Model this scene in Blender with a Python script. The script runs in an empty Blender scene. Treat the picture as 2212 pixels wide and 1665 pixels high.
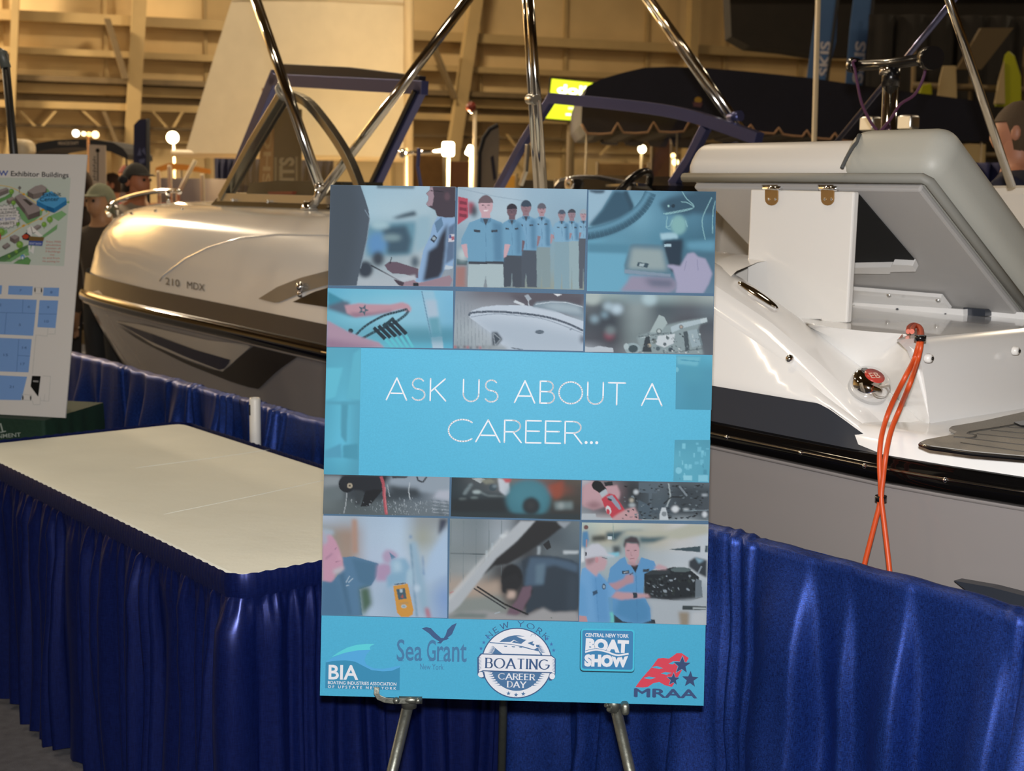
import bpy, bmesh, math, random
import numpy as np
from mathutils import Vector, Matrix
random.seed(7)
SC = bpy.context.scene
COL = SC.collection
# ------------------------------------------------------------------ camera
W, H, F = 2212.0, 1665.0, 2890.0
PITCH, ROLL = math.radians(8.4), math.radians(0.84)
CAM = Vector((0, 0, 1.6))
_f = Vector((0, math.cos(PITCH), -math.sin(PITCH)))
_r0 = Vector((1, 0, 0)); _u0 = Vector((0, math.sin(PITCH), math.cos(PITCH)))
_r = _r0*math.cos(ROLL) + _u0*math.sin(ROLL)
_u = _u0*math.cos(ROLL) - _r0*math.sin(ROLL)
cd = bpy.data.cameras.new('camera'); cam = bpy.data.objects.new('camera', cd); COL.objects.link(cam)
m = Matrix((_r, _u, -_f)).transposed().to_4x4(); m.translation = CAM
cam.matrix_world = m
cd.sensor_fit = 'HORIZONTAL'; cd.sensor_width = 36; cd.lens = F/W*36; cd.clip_start = .05; cd.clip_end = 200
cd.dof.use_dof = True; cd.dof.focus_distance = 2.75; cd.dof.aperture_fstop = 6.3
SC.camera = cam
# ------------------------------------------------------------------ world, exposure, big lights
wd = bpy.data.worlds.new('hall_air'); SC.world = wd; wd.use_nodes = True
wd.node_tree.nodes['Background'].inputs[0].default_value = (1, .78, .5, 1)
wd.node_tree.nodes['Background'].inputs[1].default_value = .05
vs = SC.view_settings; vs.view_transform = 'Standard'; vs.look = 'None'; vs.exposure = 0; vs.gamma = 1; vs.use_curve_mapping = False
SC.cycles.transparent_max_bounces = 24
def light(name, kind, loc, energy, color, size=.1, target=None, size_y=None):
    l = bpy.data.lights.new(name, kind); l.energy = energy; l.color = color
    if kind == 'AREA':
        l.size = size
        if size_y: l.shape = 'RECTANGLE'; l.size_y = size_y
    elif kind in ('POINT', 'SPOT'): l.shadow_soft_size = size
    o = bpy.data.objects.new(name, l); COL.objects.link(o); o.location = loc
    if target is not None: o.rotation_euler = (Vector(target)-Vector(loc)).to_track_quat('-Z', 'Y').to_euler()
    return o
# the photographer's flash, just above the lens
fl = light('camera_flash', 'SPOT', (0.0, 0.0, 1.72), 430, (1, .975, .96), .03, (0, 3, 1.28))
fl.data.spot_size = math.radians(75); fl.data.spot_blend = .6
# high bay lamps under the hall roof
HB = [(x, y, 8.4) for y in (2.5, 11, 20) for x in (-13, -2, 10)]
for i, p in enumerate(HB):
    a = light('high_bay_light', 'AREA', (p[0], p[1], 8.1), (200, 80, 60, 620, 330, 200, 3800, 560, 220)[i], (1, .80, .55), 1.2)
# ------------------------------------------------------------------ projection helpers (photo pixel -> ray)
def ray(px, py): return _f + _r*((px-W/2)/F) - _u*((py-H/2)/F)
def onz(px, py, z): d = ray(px, py); return CAM + d*((z-CAM.z)/d.z)
def ony(px, py, y): d = ray(px, py); return CAM + d*(y/d.y)
def atd(px, py, dep): return CAM + ray(px, py)*dep
def onplane(px, py, p0, n): d = ray(px, py); return CAM + d*((p0-CAM).dot(n)/d.dot(n))
def proj(p):
    q = Vector(p)-CAM; d = q.dot(_f); return (W/2+F*q.dot(_r)/d, H/2-F*q.dot(_u)/d)
# ------------------------------------------------------------------ colours, materials
def lin(h):
    h = h.lstrip('#'); out = []
    for i in (0, 2, 4):
        c = int(h[i:i+2], 16)/255; out.append(c/12.92 if c <= .04045 else ((c+.055)/1.055)**2.4)
    return tuple(out)
MATS = {}
def mat(name, color, rough=.5, metal=0, bump=0, bscale=40, var=0, vscale=6, spec=.5, coat=0, emit=None, estr=0, stretch=(1, 1, 1), sheen=0, alpha=None, trans=0):
    if name in MATS: return MATS[name]
    mt = bpy.data.materials.new(name); mt.use_nodes = True; nt = mt.node_tree; b = nt.nodes['Principled BSDF']
    c = lin(color) if isinstance(color, str) else color
    b.inputs['Base Color'].default_value = (*c, 1); b.inputs['Roughness'].default_value = rough; b.inputs['Metallic'].default_value = metal
    b.inputs['Specular IOR Level'].default_value = spec; b.inputs['Coat Weight'].default_value = coat; b.inputs['Coat Roughness'].default_value = .04
    b.inputs['Sheen Weight'].default_value = sheen; b.inputs['Transmission Weight'].default_value = trans
    if emit: b.inputs['Emission Color'].default_value = (*lin(emit), 1); b.inputs['Emission Strength'].default_value = estr
    if bump or var:
        tc = nt.nodes.new('ShaderNodeTexCoord'); mp = nt.nodes.new('ShaderNodeMapping'); nt.links.new(tc.outputs['Object'], mp.inputs[0]); mp.inputs['Scale'].default_value = stretch
    if var:
        n = nt.nodes.new('ShaderNodeTexNoise'); n.inputs['Scale'].default_value = vscale; n.inputs['Detail'].default_value = 4; nt.links.new(mp.outputs[0], n.inputs[0])
        rp = nt.nodes.new('ShaderNodeValToRGB'); rp.color_ramp.elements[0].position = .3; rp.color_ramp.elements[1].position = .7
        rp.color_ramp.elements[0].color = (*[k*(1-var) for k in c], 1); rp.color_ramp.elements[1].color = (*[min(1, k*(1+var)) for k in c], 1)
        nt.links.new(n.outputs[0], rp.inputs[0]); nt.links.new(rp.outputs[0], b.inputs['Base Color'])
    if bump:
        n2 = nt.nodes.new('ShaderNodeTexNoise'); n2.inputs['Scale'].default_value = bscale; n2.inputs['Detail'].default_value = 5; nt.links.new(mp.outputs[0], n2.inputs[0])
        bp = nt.nodes.new('ShaderNodeBump'); bp.inputs['Strength'].default_value = bump; bp.inputs['Distance'].default_value = .01
        nt.links.new(n2.outputs[0], bp.inputs['Height']); nt.links.new(bp.outputs[0], b.inputs['Normal'])
    MATS[name] = mt; return mt
def print_mat(name='printed_ink', rough=.55):
    if name in MATS: return MATS[name]
    mt = bpy.data.materials.new(name); mt.use_nodes = True; nt = mt.node_tree; b = nt.nodes['Principled BSDF']
    a = nt.nodes.new('ShaderNodeVertexColor'); a.layer_name = 'Col'
    n = nt.nodes.new('ShaderNodeTexNoise'); n.inputs['Scale'].default_value = 260; n.inputs['Detail'].default_value = 2
    mx = nt.nodes.new('ShaderNodeMix'); mx.data_type = 'RGBA'; mx.blend_type = 'OVERLAY'; mx.inputs['Factor'].default_value = .10
    nt.links.new(a.outputs['Color'], mx.inputs['A']); nt.links.new(n.outputs['Fac'], mx.inputs['B']); nt.links.new(mx.outputs['Result'], b.inputs['Base Color'])
    nt.links.new(a.outputs['Alpha'], b.inputs['Alpha']); b.inputs['Roughness'].default_value = rough; b.inputs['Specular IOR Level'].default_value = .08
    MATS[name] = mt; return mt
def glass_mat(name='clear_glass', tint=(.95, .96, .95), refl=.1):
    if name in MATS: return MATS[name]
    mt = bpy.data.materials.new(name); mt.use_nodes = True; nt = mt.node_tree; nt.nodes.clear()
    o = nt.nodes.new('ShaderNodeOutputMaterial'); mx = nt.nodes.new('ShaderNodeMixShader'); t = nt.nodes.new('ShaderNodeBsdfTransparent'); g = nt.nodes.new('ShaderNodeBsdfGlossy')
    lw = nt.nodes.new('ShaderNodeLayerWeight'); lw.inputs[0].default_value = .5
    pw = nt.nodes.new('ShaderNodeMath'); pw.operation = 'POWER'; pw.inputs[1].default_value = 4; ml = nt.nodes.new('ShaderNodeMath'); ml.operation = 'MULTIPLY_ADD'; ml.inputs[1].default_value = .6; ml.inputs[2].default_value = .03
    t.inputs[0].default_value = (*tint, 1); g.inputs['Roughness'].default_value = .03
    nt.links.new(lw.outputs['Facing'], pw.inputs[0]); nt.links.new(pw.outputs[0], ml.inputs[0])
    nt.links.new(ml.outputs[0], mx.inputs[0]); nt.links.new(t.outputs[0], mx.inputs[1]); nt.links.new(g.outputs[0], mx.inputs[2]); nt.links.new(mx.outputs[0], o.inputs[0])
    MATS[name] = mt; return mt
# ------------------------------------------------------------------ objects
def tag(o, label=None, cat=None, group=None, kind=None):
    if label: o['label'] = label
    if cat: o['category'] = cat
    if group: o['group'] = group
    if kind: o['kind'] = kind
    return o
def thing(name, label, cat, loc, group=None):
    o = bpy.data.objects.new(name, None); COL.objects.link(o); o.location = loc; o.empty_display_size = .1
    return tag(o, label, cat, group)
def wloc(o):
    l = Vector((0, 0, 0))
    while o is not None: l += o.location; o = o.parent
    return l
class MB:
    def __init__(s): s.v = []; s.f = []; s.sm = []
    def add(s, vs_, fs, smooth=False):
        k = len(s.v); s.v += [Vector(p) for p in vs_]; s.f += [tuple(i+k for i in f) for f in fs]; s.sm += [smooth]*len(fs); return s
    def box(s, c, size, R=None):
        x, y, z = [q/2 for q in size]; c = Vector(c)
        vs_ = [Vector((a*x, b*y, d*z)) for d in (-1, 1) for b in (-1, 1) for a in (-1, 1)]
        if R: vs_ = [R @ p for p in vs_]
        return s.add([c+p for p in vs_], [(0, 2, 3, 1), (4, 5, 7, 6), (0, 1, 5, 4), (2, 6, 7, 3), (0, 4, 6, 2), (1, 3, 7, 5)])
    def rbox(s, M, size, r, seg=3):
        bm = bmesh.new(); bmesh.ops.create_cube(bm, size=1)
        for v in bm.verts: v.co = Vector((v.co.x*size[0], v.co.y*size[1], v.co.z*size[2]))
        bmesh.ops.bevel(bm, geom=bm.edges[:]+bm.verts[:], offset=r, segments=seg, profile=.5, affect='EDGES')
        bm.verts.index_update(); s.add([M @ v.co for v in bm.verts], [tuple(v.index for v in f.verts) for f in bm.faces], True); bm.free(); return s
    def prism(s, pts, off):
        pts = [Vector(p) for p in pts]; n = len(pts); off = Vector(off)
        return s.add(pts+[p+off for p in pts], [tuple(range(n))[::-1], tuple(range(n, 2*n))]+[(i, (i+1) % n, n+(i+1) % n, n+i) for i in range(n)])
    def tube(s, path, r, seg=10, cap=True, closed=False):
        P = [Vector(p) for p in path]; n = len(P); R = r if isinstance(r, (list, tuple)) else [r]*n
        vs_ = []; up = None
        for i in range(n):
            t = (P[(i+1) % n]-P[i-1]) if closed else (P[min(i+1, n-1)]-P[max(i-1, 0)])
            t.normalize()
            if up is None: up = t.orthogonal().normalized()
            up = (up-t*up.dot(t))
            if up.length < 1e-5: up = t.orthogonal()
            up.normalize(); bn = t.cross(up)
            for k in range(seg):
                a = 2*math.pi*k/seg; vs_.append(P[i]+(up*math.cos(a)+bn*math.sin(a))*R[i])
        fs = []
        for i in range(n if closed else n-1):
            j = (i+1) % n
            for k in range(seg): fs.append((i*seg+k, i*seg+(k+1) % seg, j*seg+(k+1) % seg, j*seg+k))
        k0 = len(s.v); s.add(vs_, fs, True)
        if cap and not closed:
            s.f += [tuple(k0+k for k in range(seg))[::-1], tuple(k0+(n-1)*seg+k for k in range(seg))]; s.sm += [False, False]
        return s
    def loft(s, rows, smooth=True, closed=False):
        n = len(rows[0]); vs_ = [p for r in rows for p in r]; fs = []
        for i in range(len(rows)-1):
            for k in range(n if closed else n-1): fs.append((i*n+k, i*n+(k+1) % n, (i+1)*n+(k+1) % n, (i+1)*n+k))
        return s.add(vs_, fs, smooth)
    def lathe(s, c, prof, axis=(0, 0, 1), seg=20):
        c = Vector(c); a = Vector(axis).normalized(); x = a.orthogonal().normalized(); y = a.cross(x)
        return s.loft([[c+a*h+(x*math.cos(2*math.pi*k/seg)+y*math.sin(2*math.pi*k/seg))*r for k in range(seg)] for r, h in prof], True, True)
    def sphere(s, c, r, seg=14, sc=(1, 1, 1), R=None):
        rows = []
        for i in range(seg//2+1):
            t = math.pi*i/(seg//2); row = []
            for k in range(seg):
                p = Vector((math.sin(t)*math.cos(2*math.pi*k/seg)*sc[0], math.sin(t)*math.sin(2*math.pi*k/seg)*sc[1], math.cos(t)*sc[2]))*r
                row.append(Vector(c)+(R @ p if R else p))
            rows.append(row)
        return s.loft(rows, True, True)
    def build(s, name, mt, parent=None, bevel=0, solid=0, subsurf=0):
        off = wloc(parent) if parent else Vector((0, 0, 0))
        me = bpy.data.meshes.new(name); me.from_pydata([p-off for p in s.v], [], s.f)
        me.polygons.foreach_set('use_smooth', s.sm); me.validate(); me.update()
        o = bpy.data.objects.new(name, me); COL.objects.link(o); o.parent = parent
        if mt: me.materials.append(mt)
        if solid: q = o.modifiers.new('s', 'SOLIDIFY'); q.thickness = solid; q.offset = 0
        if bevel: q = o.modifiers.new('b', 'BEVEL'); q.width = bevel; q.segments = 2; q.limit_method = 'ANGLE'
        if subsurf: q = o.modifiers.new('u', 'SUBSURF'); q.levels = subsurf; q.render_levels = subsurf
        return o
def single(o, label, cat, group=None, kind=None): return tag(o, label, cat, group, kind)
def resample(pts, n):
    P = [Vector(p) for p in pts]; L = [0]
    for a, b in zip(P, P[1:]): L.append(L[-1]+(b-a).length)
    out = []
    for i in range(n):
        t = L[-1]*i/(n-1); k = 0
        while k < len(P)-2 and L[k+1] < t: k += 1
        d = (t-L[k])/max(1e-9, L[k+1]-L[k]); out.append(P[k].lerp(P[k+1], d))
    return out
def smoothline(pts, n=24):
    P = [Vector(p) for p in pts]; out = []
    for i in range(len(P)-1):
        p0 = P[max(i-1, 0)]; p1 = P[i]; p2 = P[i+1]; p3 = P[min(i+2, len(P)-1)]
        q = max(2, n//(len(P)-1))
        for k in range(q):
            t = k/q; out.append(.5*((2*p1)+(p2-p0)*t+(2*p0-5*p1+4*p2-p3)*t*t+(3*p1-p0-3*p2+p3)*t**3))
    out.append(P[-1]); return out
def interp(tab, x):
    if x <= tab[0][0]: return tab[0][1]
    for (a, b), (c, d) in zip(tab, tab[1:]):
        if x <= c:
            t = (x-a)/(c-a); t2 = t*t*(3-2*t)*.0+t; return b+(d-b)*t2
    return tab[-1][1]
# text outlines from the built-in font, cached as flat meshes
TXT = {}
def text_mesh(s, bold=0.0):
    k = (s, bold)
    if k in TXT: return TXT[k]
    cu = bpy.data.curves.new('t', 'FONT'); cu.body = s; cu.offset = bold; cu.resolution_u = 3; cu.fill_mode = 'FRONT' if hasattr(cu, 'fill_mode') else cu.fill_mode
    o = bpy.data.objects.new('t', cu); COL.objects.link(o)
    dg = bpy.context.evaluated_depsgraph_get(); dg.update(); me = bpy.data.meshes.new_from_object(o.evaluated_get(dg))
    vs_ = [(v.co.x, v.co.y) for v in me.vertices]; fs = [tuple(p.vertices) for p in me.polygons]
    bpy.data.objects.remove(o); bpy.data.curves.remove(cu); bpy.data.meshes.remove(me)
    TXT[k] = (vs_, fs); return TXT[k]
# flat print: coloured ink polygons laid on a plane, given in photo pixels
class Art:
    def __init__(s, p0, n, step=1.2e-5):
        s.p0, s.n, s.step = p0, n, step; s.T = (0, 0, 1); s.lay = 1; s.base = 4; s.k = 1.0; s.ds = 0; s.reset()
    def reset(s): s.v = []; s.f = []; s.c = []
    def P(s, q): return (s.T[0]+q[0]/s.T[2], s.T[1]+q[1]/s.T[2])
    def raw(s, pts, faces, cols):
        k = len(s.v); off = s.n*(s.step*s.lay)
        s.v += [onplane(x, y, s.p0, s.n)+off for x, y in pts]; s.f += [tuple(i+k for i in f) for f in faces]; s.c += [(c[0]*s.k, c[1]*s.k, c[2]*s.k, c[3]) for c in cols]
    def poly(s, pts, col, soft=0, keep=False):
        pts = [s.P(p) for p in pts]; c = lin(col) if isinstance(col, str) else col
        if not keep: s.lay += 1
        soft = soft or (0 if keep else s.ds)
        n = len(pts)
        ar = sum(pts[i][0]*pts[(i+1) % n][1]-pts[(i+1) % n][0]*pts[i][1] for i in range(n))
        if ar < 0: pts = pts[::-1]
        if not soft: s.raw(pts, [tuple(range(n))[::-1]], [(*c, 1)]*n); return
        inn, out = [], []
        for i in range(n):
            a, b, d = pts[i-1], pts[i], pts[(i+1) % n]
            e1 = Vector((b[0]-a[0], b[1]-a[1])); e2 = Vector((d[0]-b[0], d[1]-b[1]))
            if e1.length < 1e-6: e1 = e2
            if e2.length < 1e-6: e2 = e1
            t = e1.normalized()+e2.normalized()
            if t.length < .3: t = e1
            t.normalize(); nn = Vector((t.y, -t.x))
            inn.append((b[0]-nn.x*soft*.4, b[1]-nn.y*soft*.4)); out.append((b[0]+nn.x*soft*.6, b[1]+nn.y*soft*.6))
        s.raw(inn+out, [tuple(range(n))[::-1]]+[(n+i, n+(i+1) % n, (i+1) % n, i)[::-1] for i in range(n)], [(*c, 1)]*n+[(*c, 0)]*n)
    def ell(s, cx, cy, rx, ry, col, rot=0, soft=0, n=22, a0=0, a1=360):
        full = a1-a0 >= 360; c, d = math.cos(math.radians(rot)), math.sin(math.radians(rot)); pts = []
        for i in range(n if full else n+1):
            a = math.radians(a0+(a1-a0)*i/n); x, y = rx*math.cos(a), ry*math.sin(a); pts.append((cx+x*c-y*d, cy+x*d+y*c))
        s.poly(pts, col, soft)
    def rect(s, x0, y0, x1, y1, col, soft=0): s.poly([(x0, y0), (x1, y0), (x1, y1), (x0, y1)], col, soft)
    def grid(s, q, rows, clip=None):
        # q: TL, TR, BR, BL ; rows of colours, smoothly blended
        q = [s.P(p) for p in q]; s.lay += 1; m_, n_ = len(rows), len(rows[0]); pts, cols, fs = [], [], []
        for i in range(m_):
            for j in range(n_):
                u, v = j/(n_-1), i/(m_-1)
                pts.append(tuple((q[0][k]*(1-u)+q[1][k]*u)*(1-v)+(q[3][k]*(1-u)+q[2][k]*u)*v for k in (0, 1))); cols.append((*lin(rows[i][j]), 1))
        for i in range(m_-1):
            for j in range(n_-1): fs.append((i*n_+j, (i+1)*n_+j, (i+1)*n_+j+1, i*n_+j+1))
        s.raw(pts, fs, cols)
    def line(s, pts, w, col, round_=True, nib=None, soft=0):
        # w in crop units
        pts = [Vector(p) for p in pts]; k = 0
        s.lay += 1
        for a, b in zip(pts, pts[1:]):
            d = b-a
            if d.length < 1e-6: continue
            d.normalize(); ww = w if nib is None else math.sqrt((nib[0]*d.y)**2+(nib[1]*d.x)**2)
            n = Vector((-d.y, d.x))*ww/2; s.poly([a+n, b+n, b-n, a-n], col, soft, keep=True)
        if round_ and not soft:
            for p in pts: s.dot(p, w/2, col)
    def dot(s, p, r, col, n=10):
        s.poly([(p[0]+r*math.cos(2*math.pi*i/n), p[1]+r*math.sin(2*math.pi*i/n)) for i in range(n)], col, keep=True)
    def star(s, x, y, r, col, rot=0):
        s.poly([(x+(r if i % 2 == 0 else r*.42)*math.sin(math.pi*i/5+math.radians(rot)), y-(r if i % 2 == 0 else r*.42)*math.cos(math.pi*i/5+math.radians(rot))) for i in range(10)], col)
    def text(s, t, bl, br, h, col, bold=0.0, skew=0):
        # baseline from bl to br, cap height h, all in crop units
        vs_, fs = text_mesh(t, bold); x0 = min(v[0] for v in vs_); x1 = max(v[0] for v in vs_); y0 = 0; y1 = .729
        bl, br = Vector(bl), Vector(br); ex = (br-bl)/(x1-x0); up = Vector((ex.y, -ex.x)).normalized()*h/y1
        s.lay += 1; s.raw([s.P(bl+ex*(v[0]-x0)+up*v[1]) for v in vs_], fs, [(*lin(col), 1)]*len(vs_))
    def out(s, name, parent, mt=None):
        off = wloc(parent); me = bpy.data.meshes.new(name); me.from_pydata([p-off for p in s.v], [], s.f)
        at = me.color_attributes.new('Col', 'FLOAT_COLOR', 'POINT')
        for i, c in enumerate(s.c): at.data[i].color = c
        o = bpy.data.objects.new(name, me); COL.objects.link(o); o.parent = parent; me.materials.append(mt or print_mat()); s.reset(); s.lay = s.base; return o
# printed picture: the same shapes blended into one fine coloured sheet (a halftone print has no edges of its own)
class Picture(Art):
    def reset(s): s.ops = []; s.q = None; s.v = []; s.f = []; s.c = []
    def grid(s, q, rows, clip=None):
        q = [s.P(p) for p in q]
        if s.q is None: s.q = q
        s.ops.append(('g', q, np.array([[lin(c) for c in r] for r in rows])))
    def poly(s, pts, col, soft=0, keep=False):
        s.ops.append(('p', np.array([s.P(p) for p in pts]), np.array(lin(col) if isinstance(col, str) else col), soft or s.ds))
    def out(s, name, parent, mt=None, step=1.5):
        q = np.array(s.q); nx = int(np.hypot(*(q[1]-q[0]))/step)+2; ny = int(np.hypot(*(q[3]-q[0]))/step)+2
        U, V = np.meshgrid(np.linspace(0, 1, nx), np.linspace(0, 1, ny))
        def quad(q_): q_ = np.array(q_); return [(q_[0][k]*(1-U)+q_[1][k]*U)*(1-V)+(q_[3][k]*(1-U)+q_[2][k]*U)*V for k in (0, 1)]
        X, Yp = quad(s.q); img = np.zeros((ny, nx, 3))
        for op in s.ops:
            if op[0] == 'g':
                R_ = op[2]; m_, n_ = R_.shape[:2]; fu, fv = U*(n_-1), V*(m_-1); i0 = np.minimum(fv.astype(int), m_-2); j0 = np.minimum(fu.astype(int), n_-2); a = (fu-j0)[..., None]; b = (fv-i0)[..., None]
                a = a*a*(3-2*a); b = b*b*(3-2*b)
                img = (R_[i0, j0]*(1-a)+R_[i0, j0+1]*a)*(1-b)+(R_[i0+1, j0]*(1-a)+R_[i0+1, j0+1]*a)*b; continue
            _, P_, c_, soft = op; pad = soft+3
            x0, x1, y0, y1 = P_[:, 0].min()-pad, P_[:, 0].max()+pad, P_[:, 1].min()-pad, P_[:, 1].max()+pad
            rows_ = np.where(((Yp >= y0) & (Yp <= y1)).any(1))[0]; cols_ = np.where(((X >= x0) & (X <= x1)).any(0))[0]
            if not len(rows_) or not len(cols_): continue
            sl = (slice(rows_[0], rows_[-1]+1), slice(cols_[0], cols_[-1]+1)); xs, ys = X[sl], Yp[sl]; cov = np.zeros(xs.shape)
            for dx, dy in ((-.37, -.37), (.37, -.37), (-.37, .37), (.37, .37)):
                ins = np.zeros(xs.shape, bool); xx, yy = xs+dx*step, ys+dy*step
                for k in range(len(P_)):
                    ax, ay = P_[k-1]; bx_, by_ = P_[k]
                    if ay == by_: continue
                    ins ^= ((ay > yy) != (by_ > yy)) & (xx < (bx_-ax)*(yy-ay)/(by_-ay)+ax)
                cov += ins*.25
            r = int(round(soft*.8/step))
            if r > 0:
                for _ in range(2):
                    for axis in (0, 1):
                        pd = np.pad(cov, [(r, r) if axis == k else (0, 0) for k in (0, 1)], mode='edge'); cs = np.cumsum(pd, axis); z = np.zeros_like(np.take(cs, [0], axis)); cs = np.concatenate([z, cs], axis); n_ = cov.shape[axis]
                        cov = (np.take(cs, range(2*r+1, 2*r+1+n_), axis)-np.take(cs, range(n_), axis))/(2*r+1)
            img[sl] = img[sl]*(1-cov[..., None])+c_*cov[..., None]
        n = np.array(s.n); f_, r_, u_ = np.array(_f), np.array(_r), np.array(_u)
        D = f_+((X-W/2)/F)[..., None]*r_-((Yp-H/2)/F)[..., None]*u_; tt = float((s.p0-CAM).dot(s.n))/(D @ n)
        co = np.array(CAM)+D*tt[..., None]+n*(s.step*(s.base+2))-np.array(wloc(parent))
        idx = np.arange(nx*ny).reshape(ny, nx); F4 = np.stack([idx[:-1, :-1], idx[1:, :-1], idx[1:, 1:], idx[:-1, 1:]], -1).reshape(-1, 4)
        me = bpy.data.meshes.new(name); me.vertices.add(nx*ny); me.vertices.foreach_set('co', co.reshape(-1).astype(np.float32))
        me.loops.add(F4.size); me.polygons.add(len(F4)); me.loops.foreach_set('vertex_index', F4.reshape(-1).astype(np.int32)); me.polygons.foreach_set('loop_start', np.arange(0, F4.size, 4, dtype=np.int32)); me.update(calc_edges=True)
        at = me.color_attributes.new('Col', 'FLOAT_COLOR', 'POINT'); at.data.foreach_set('color', np.concatenate([img*s.k, np.ones((ny, nx, 1))], -1).reshape(-1).astype(np.float32))
        o = bpy.data.objects.new(name, me); COL.objects.link(o); o.parent = parent; me.materials.append(mt or print_mat()); s.reset(); return o
# single-stroke capital letters on a unit box, used for thin, bold and serif lettering
def arc(cx, cy, rx, ry, a0, a1, n=14): return [(cx+rx*math.cos(math.radians(a0+(a1-a0)*i/n)), cy+ry*math.sin(math.radians(a0+(a1-a0)*i/n))) for i in range(n+1)]
GL = {
 'A': (.86, [[(0, 0), (.43, 1)], [(.43, 1), (.86, 0)], [(.15, .3), (.71, .3)]]),
 'B': (.66, [[(.04, 0), (.04, 1)], [(.04, 1), (.34, 1)]+arc(.36, .765, .23, .235, 90, -90)+[(.04, .53)], [(.04, .53), (.38, .53)]+arc(.38, .265, .27, .265, 90, -90)+[(.04, 0)]]),
 'C': (.86, [arc(.5, .5, .5, .5, 48, 312, 24)]),
 'D': (.78, [[(.04, 0), (.04, 1)], [(.04, 1), (.28, 1)]+arc(.28, .5, .48, .5, 90, -90, 20)+[(.04, 0)]]),
 'E': (.58, [[(.04, 0), (.04, 1)], [(.04, 1), (.58, 1)], [(.04, .53), (.52, .53)], [(.04, 0), (.58, 0)]]),
 'G': (.9, [arc(.5, .5, .5, .5, 48, 345, 24)+[(.98, .46)], [(.98, .46), (.62, .46)]]),
 'I': (.08, [[(.04, 0), (.04, 1)]]),
 'K': (.7, [[(.04, 0), (.04, 1)], [(.66, 1), (.06, .42)], [(.22, .56), (.7, 0)]]),
 'N': (.74, [[(.04, 0), (.04, 1)], [(.04, 1), (.7, 0)], [(.7, 0), (.7, 1)]]),
 'O': (1.0, [arc(.5, .5, .5, .5, 0, 360, 30)]),
 'R': (.64, [[(.04, 0), (.04, 1)], [(.04, 1), (.34, 1)]+arc(.34, .74, .26, .26, 90, -90)+[(.04, .48)], [(.34, .48), (.64, 0)]]),
 'S': (.6, [arc(.31, .755, .25, .245, 35, 250, 12)+arc(.31, .255, .28, .255, 78, -150, 14)]),
 'T': (.72, [[(0, 1), (.72, 1)], [(.36, 1), (.36, 0)]]),
 'U': (.74, [[(.04, 1), (.04, .36)]+arc(.37, .34, .33, .34, 180, 360, 14)+[(.7, 1)]]),
 'W': (1.1, [[(0, 1), (.28, 0)], [(.28, 0), (.55, 1)], [(.55, 1), (.82, 0)], [(.82, 0), (1.1, 1)]]),
 'Y': (.76, [[(0, 1), (.38, .45)], [(.76, 1), (.38, .45)], [(.38, .45), (.38, 0)]]),
 '.': (.07, [[(.035, .05), (.036, .05)]]), ' ': (.34, [])}
def strokes(art, s, x0, y0, x1, y1, h, w, col, gap=.16, nib=None, serif=0, arcc=None):
    """letters of cap height h from (x0,y0) to (x1,y1) in crop units; nib=(vertical,horizontal) stroke widths; arcc=(cx,cy,r) lays them on a circle"""
    tot = sum(GL[c][0]+gap for c in s)-gap; L = math.hypot(x1-x0, y1-y0); kx = L/tot; cur = 0
    ex = Vector(((x1-x0)/L, (y1-y0)/L)); ey = Vector((ex.y, -ex.x))
    for c in s:
        wd_, st = GL[c]
        def M(p):
            if arcc:
                cx, cy, r, a0, a1 = arcc; a = math.radians(a0+(a1-a0)*((cur+wd_/2)/tot)); rad = Vector((math.cos(a), -math.sin(a))); tg = Vector((math.sin(a), math.cos(a)))
                return Vector((cx, cy))+rad*(r+p[1]*h)+tg*((p[0]-wd_/2)*kx)
            return Vector((x0, y0))+ex*((cur+p[0])*kx)+ey*(p[1]*h)
        if c == '.': art.lay += 1; art.dot(M((.035, .06)), w*1.05, col, 14); cur += wd_+gap; continue
        for q in st:
            pts = [M(p) for p in q]
            art.line(pts, w, col, round_=(nib is None), nib=nib)
            if nib is not None and len(q) > 2:
                for p in pts: art.dot(p, nib[1]/2, col, 6)
            if serif:
                for e in (q[0], q[-1]):
                    if (e[1] in (0, 1)) and len(q) == 2 and q[0][1] != q[1][1]:
                        art.line([M((e[0]-serif, e[1])), M((e[0]+serif, e[1]))], nib[1]*1.1, col, round_=False)
        cur += wd_+gap
# ================================================================== THE HALL
WN = Vector((math.sin(math.radians(18)), -math.cos(math.radians(18)), 0)); WP = Vector((0, 27, 0)); WT = Vector((math.cos(math.radians(18)), math.sin(math.radians(18)), 0))
def onwall(px, py, off=0): return onplane(px, py, WP+WN*off, WN)
M_wall = mat('hall_wall_paint', '#c8ad7c', .8, var=.12, vscale=.9, bump=.1, bscale=8)
M_beam = mat('beam_paint', '#a88f60', .6, var=.08, vscale=2)
M_steel = mat('dark_steel', '#6a583a', .6, var=.1)
M_ceil = mat('ceiling_deck', '#6d5a3c', .8, var=.15, vscale=.6)
M_floor = mat('grey_carpet', '#54545a', .95, var=.2, vscale=30, bump=.5, bscale=300)
tag(MB().box((0, 9, -.05), (52, 46, .1)).build('floor', M_floor), kind='structure')
tag(MB().box((0, 9, 9.05), (52, 46, .1)).build('ceiling', M_ceil), kind='structure')
tag(MB().prism([WP-WT*27, WP+WT*27, WP+WT*27-WN*.2, WP-WT*27-WN*.2], (0, 0, 9)).build('wall_back', M_wall), kind='structure')
tag(MB().box((-25, 9, 4.5), (.2, 46, 9)).build('wall_left', M_wall), kind='structure')
tag(MB().box((25, 9, 4.5), (.2, 46, 9)).build('wall_right', M_wall), kind='structure')
tag(MB().box((0, -13, 4.5), (52, .2, 9)).build('wall_rear', M_wall), kind='structure')
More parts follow.
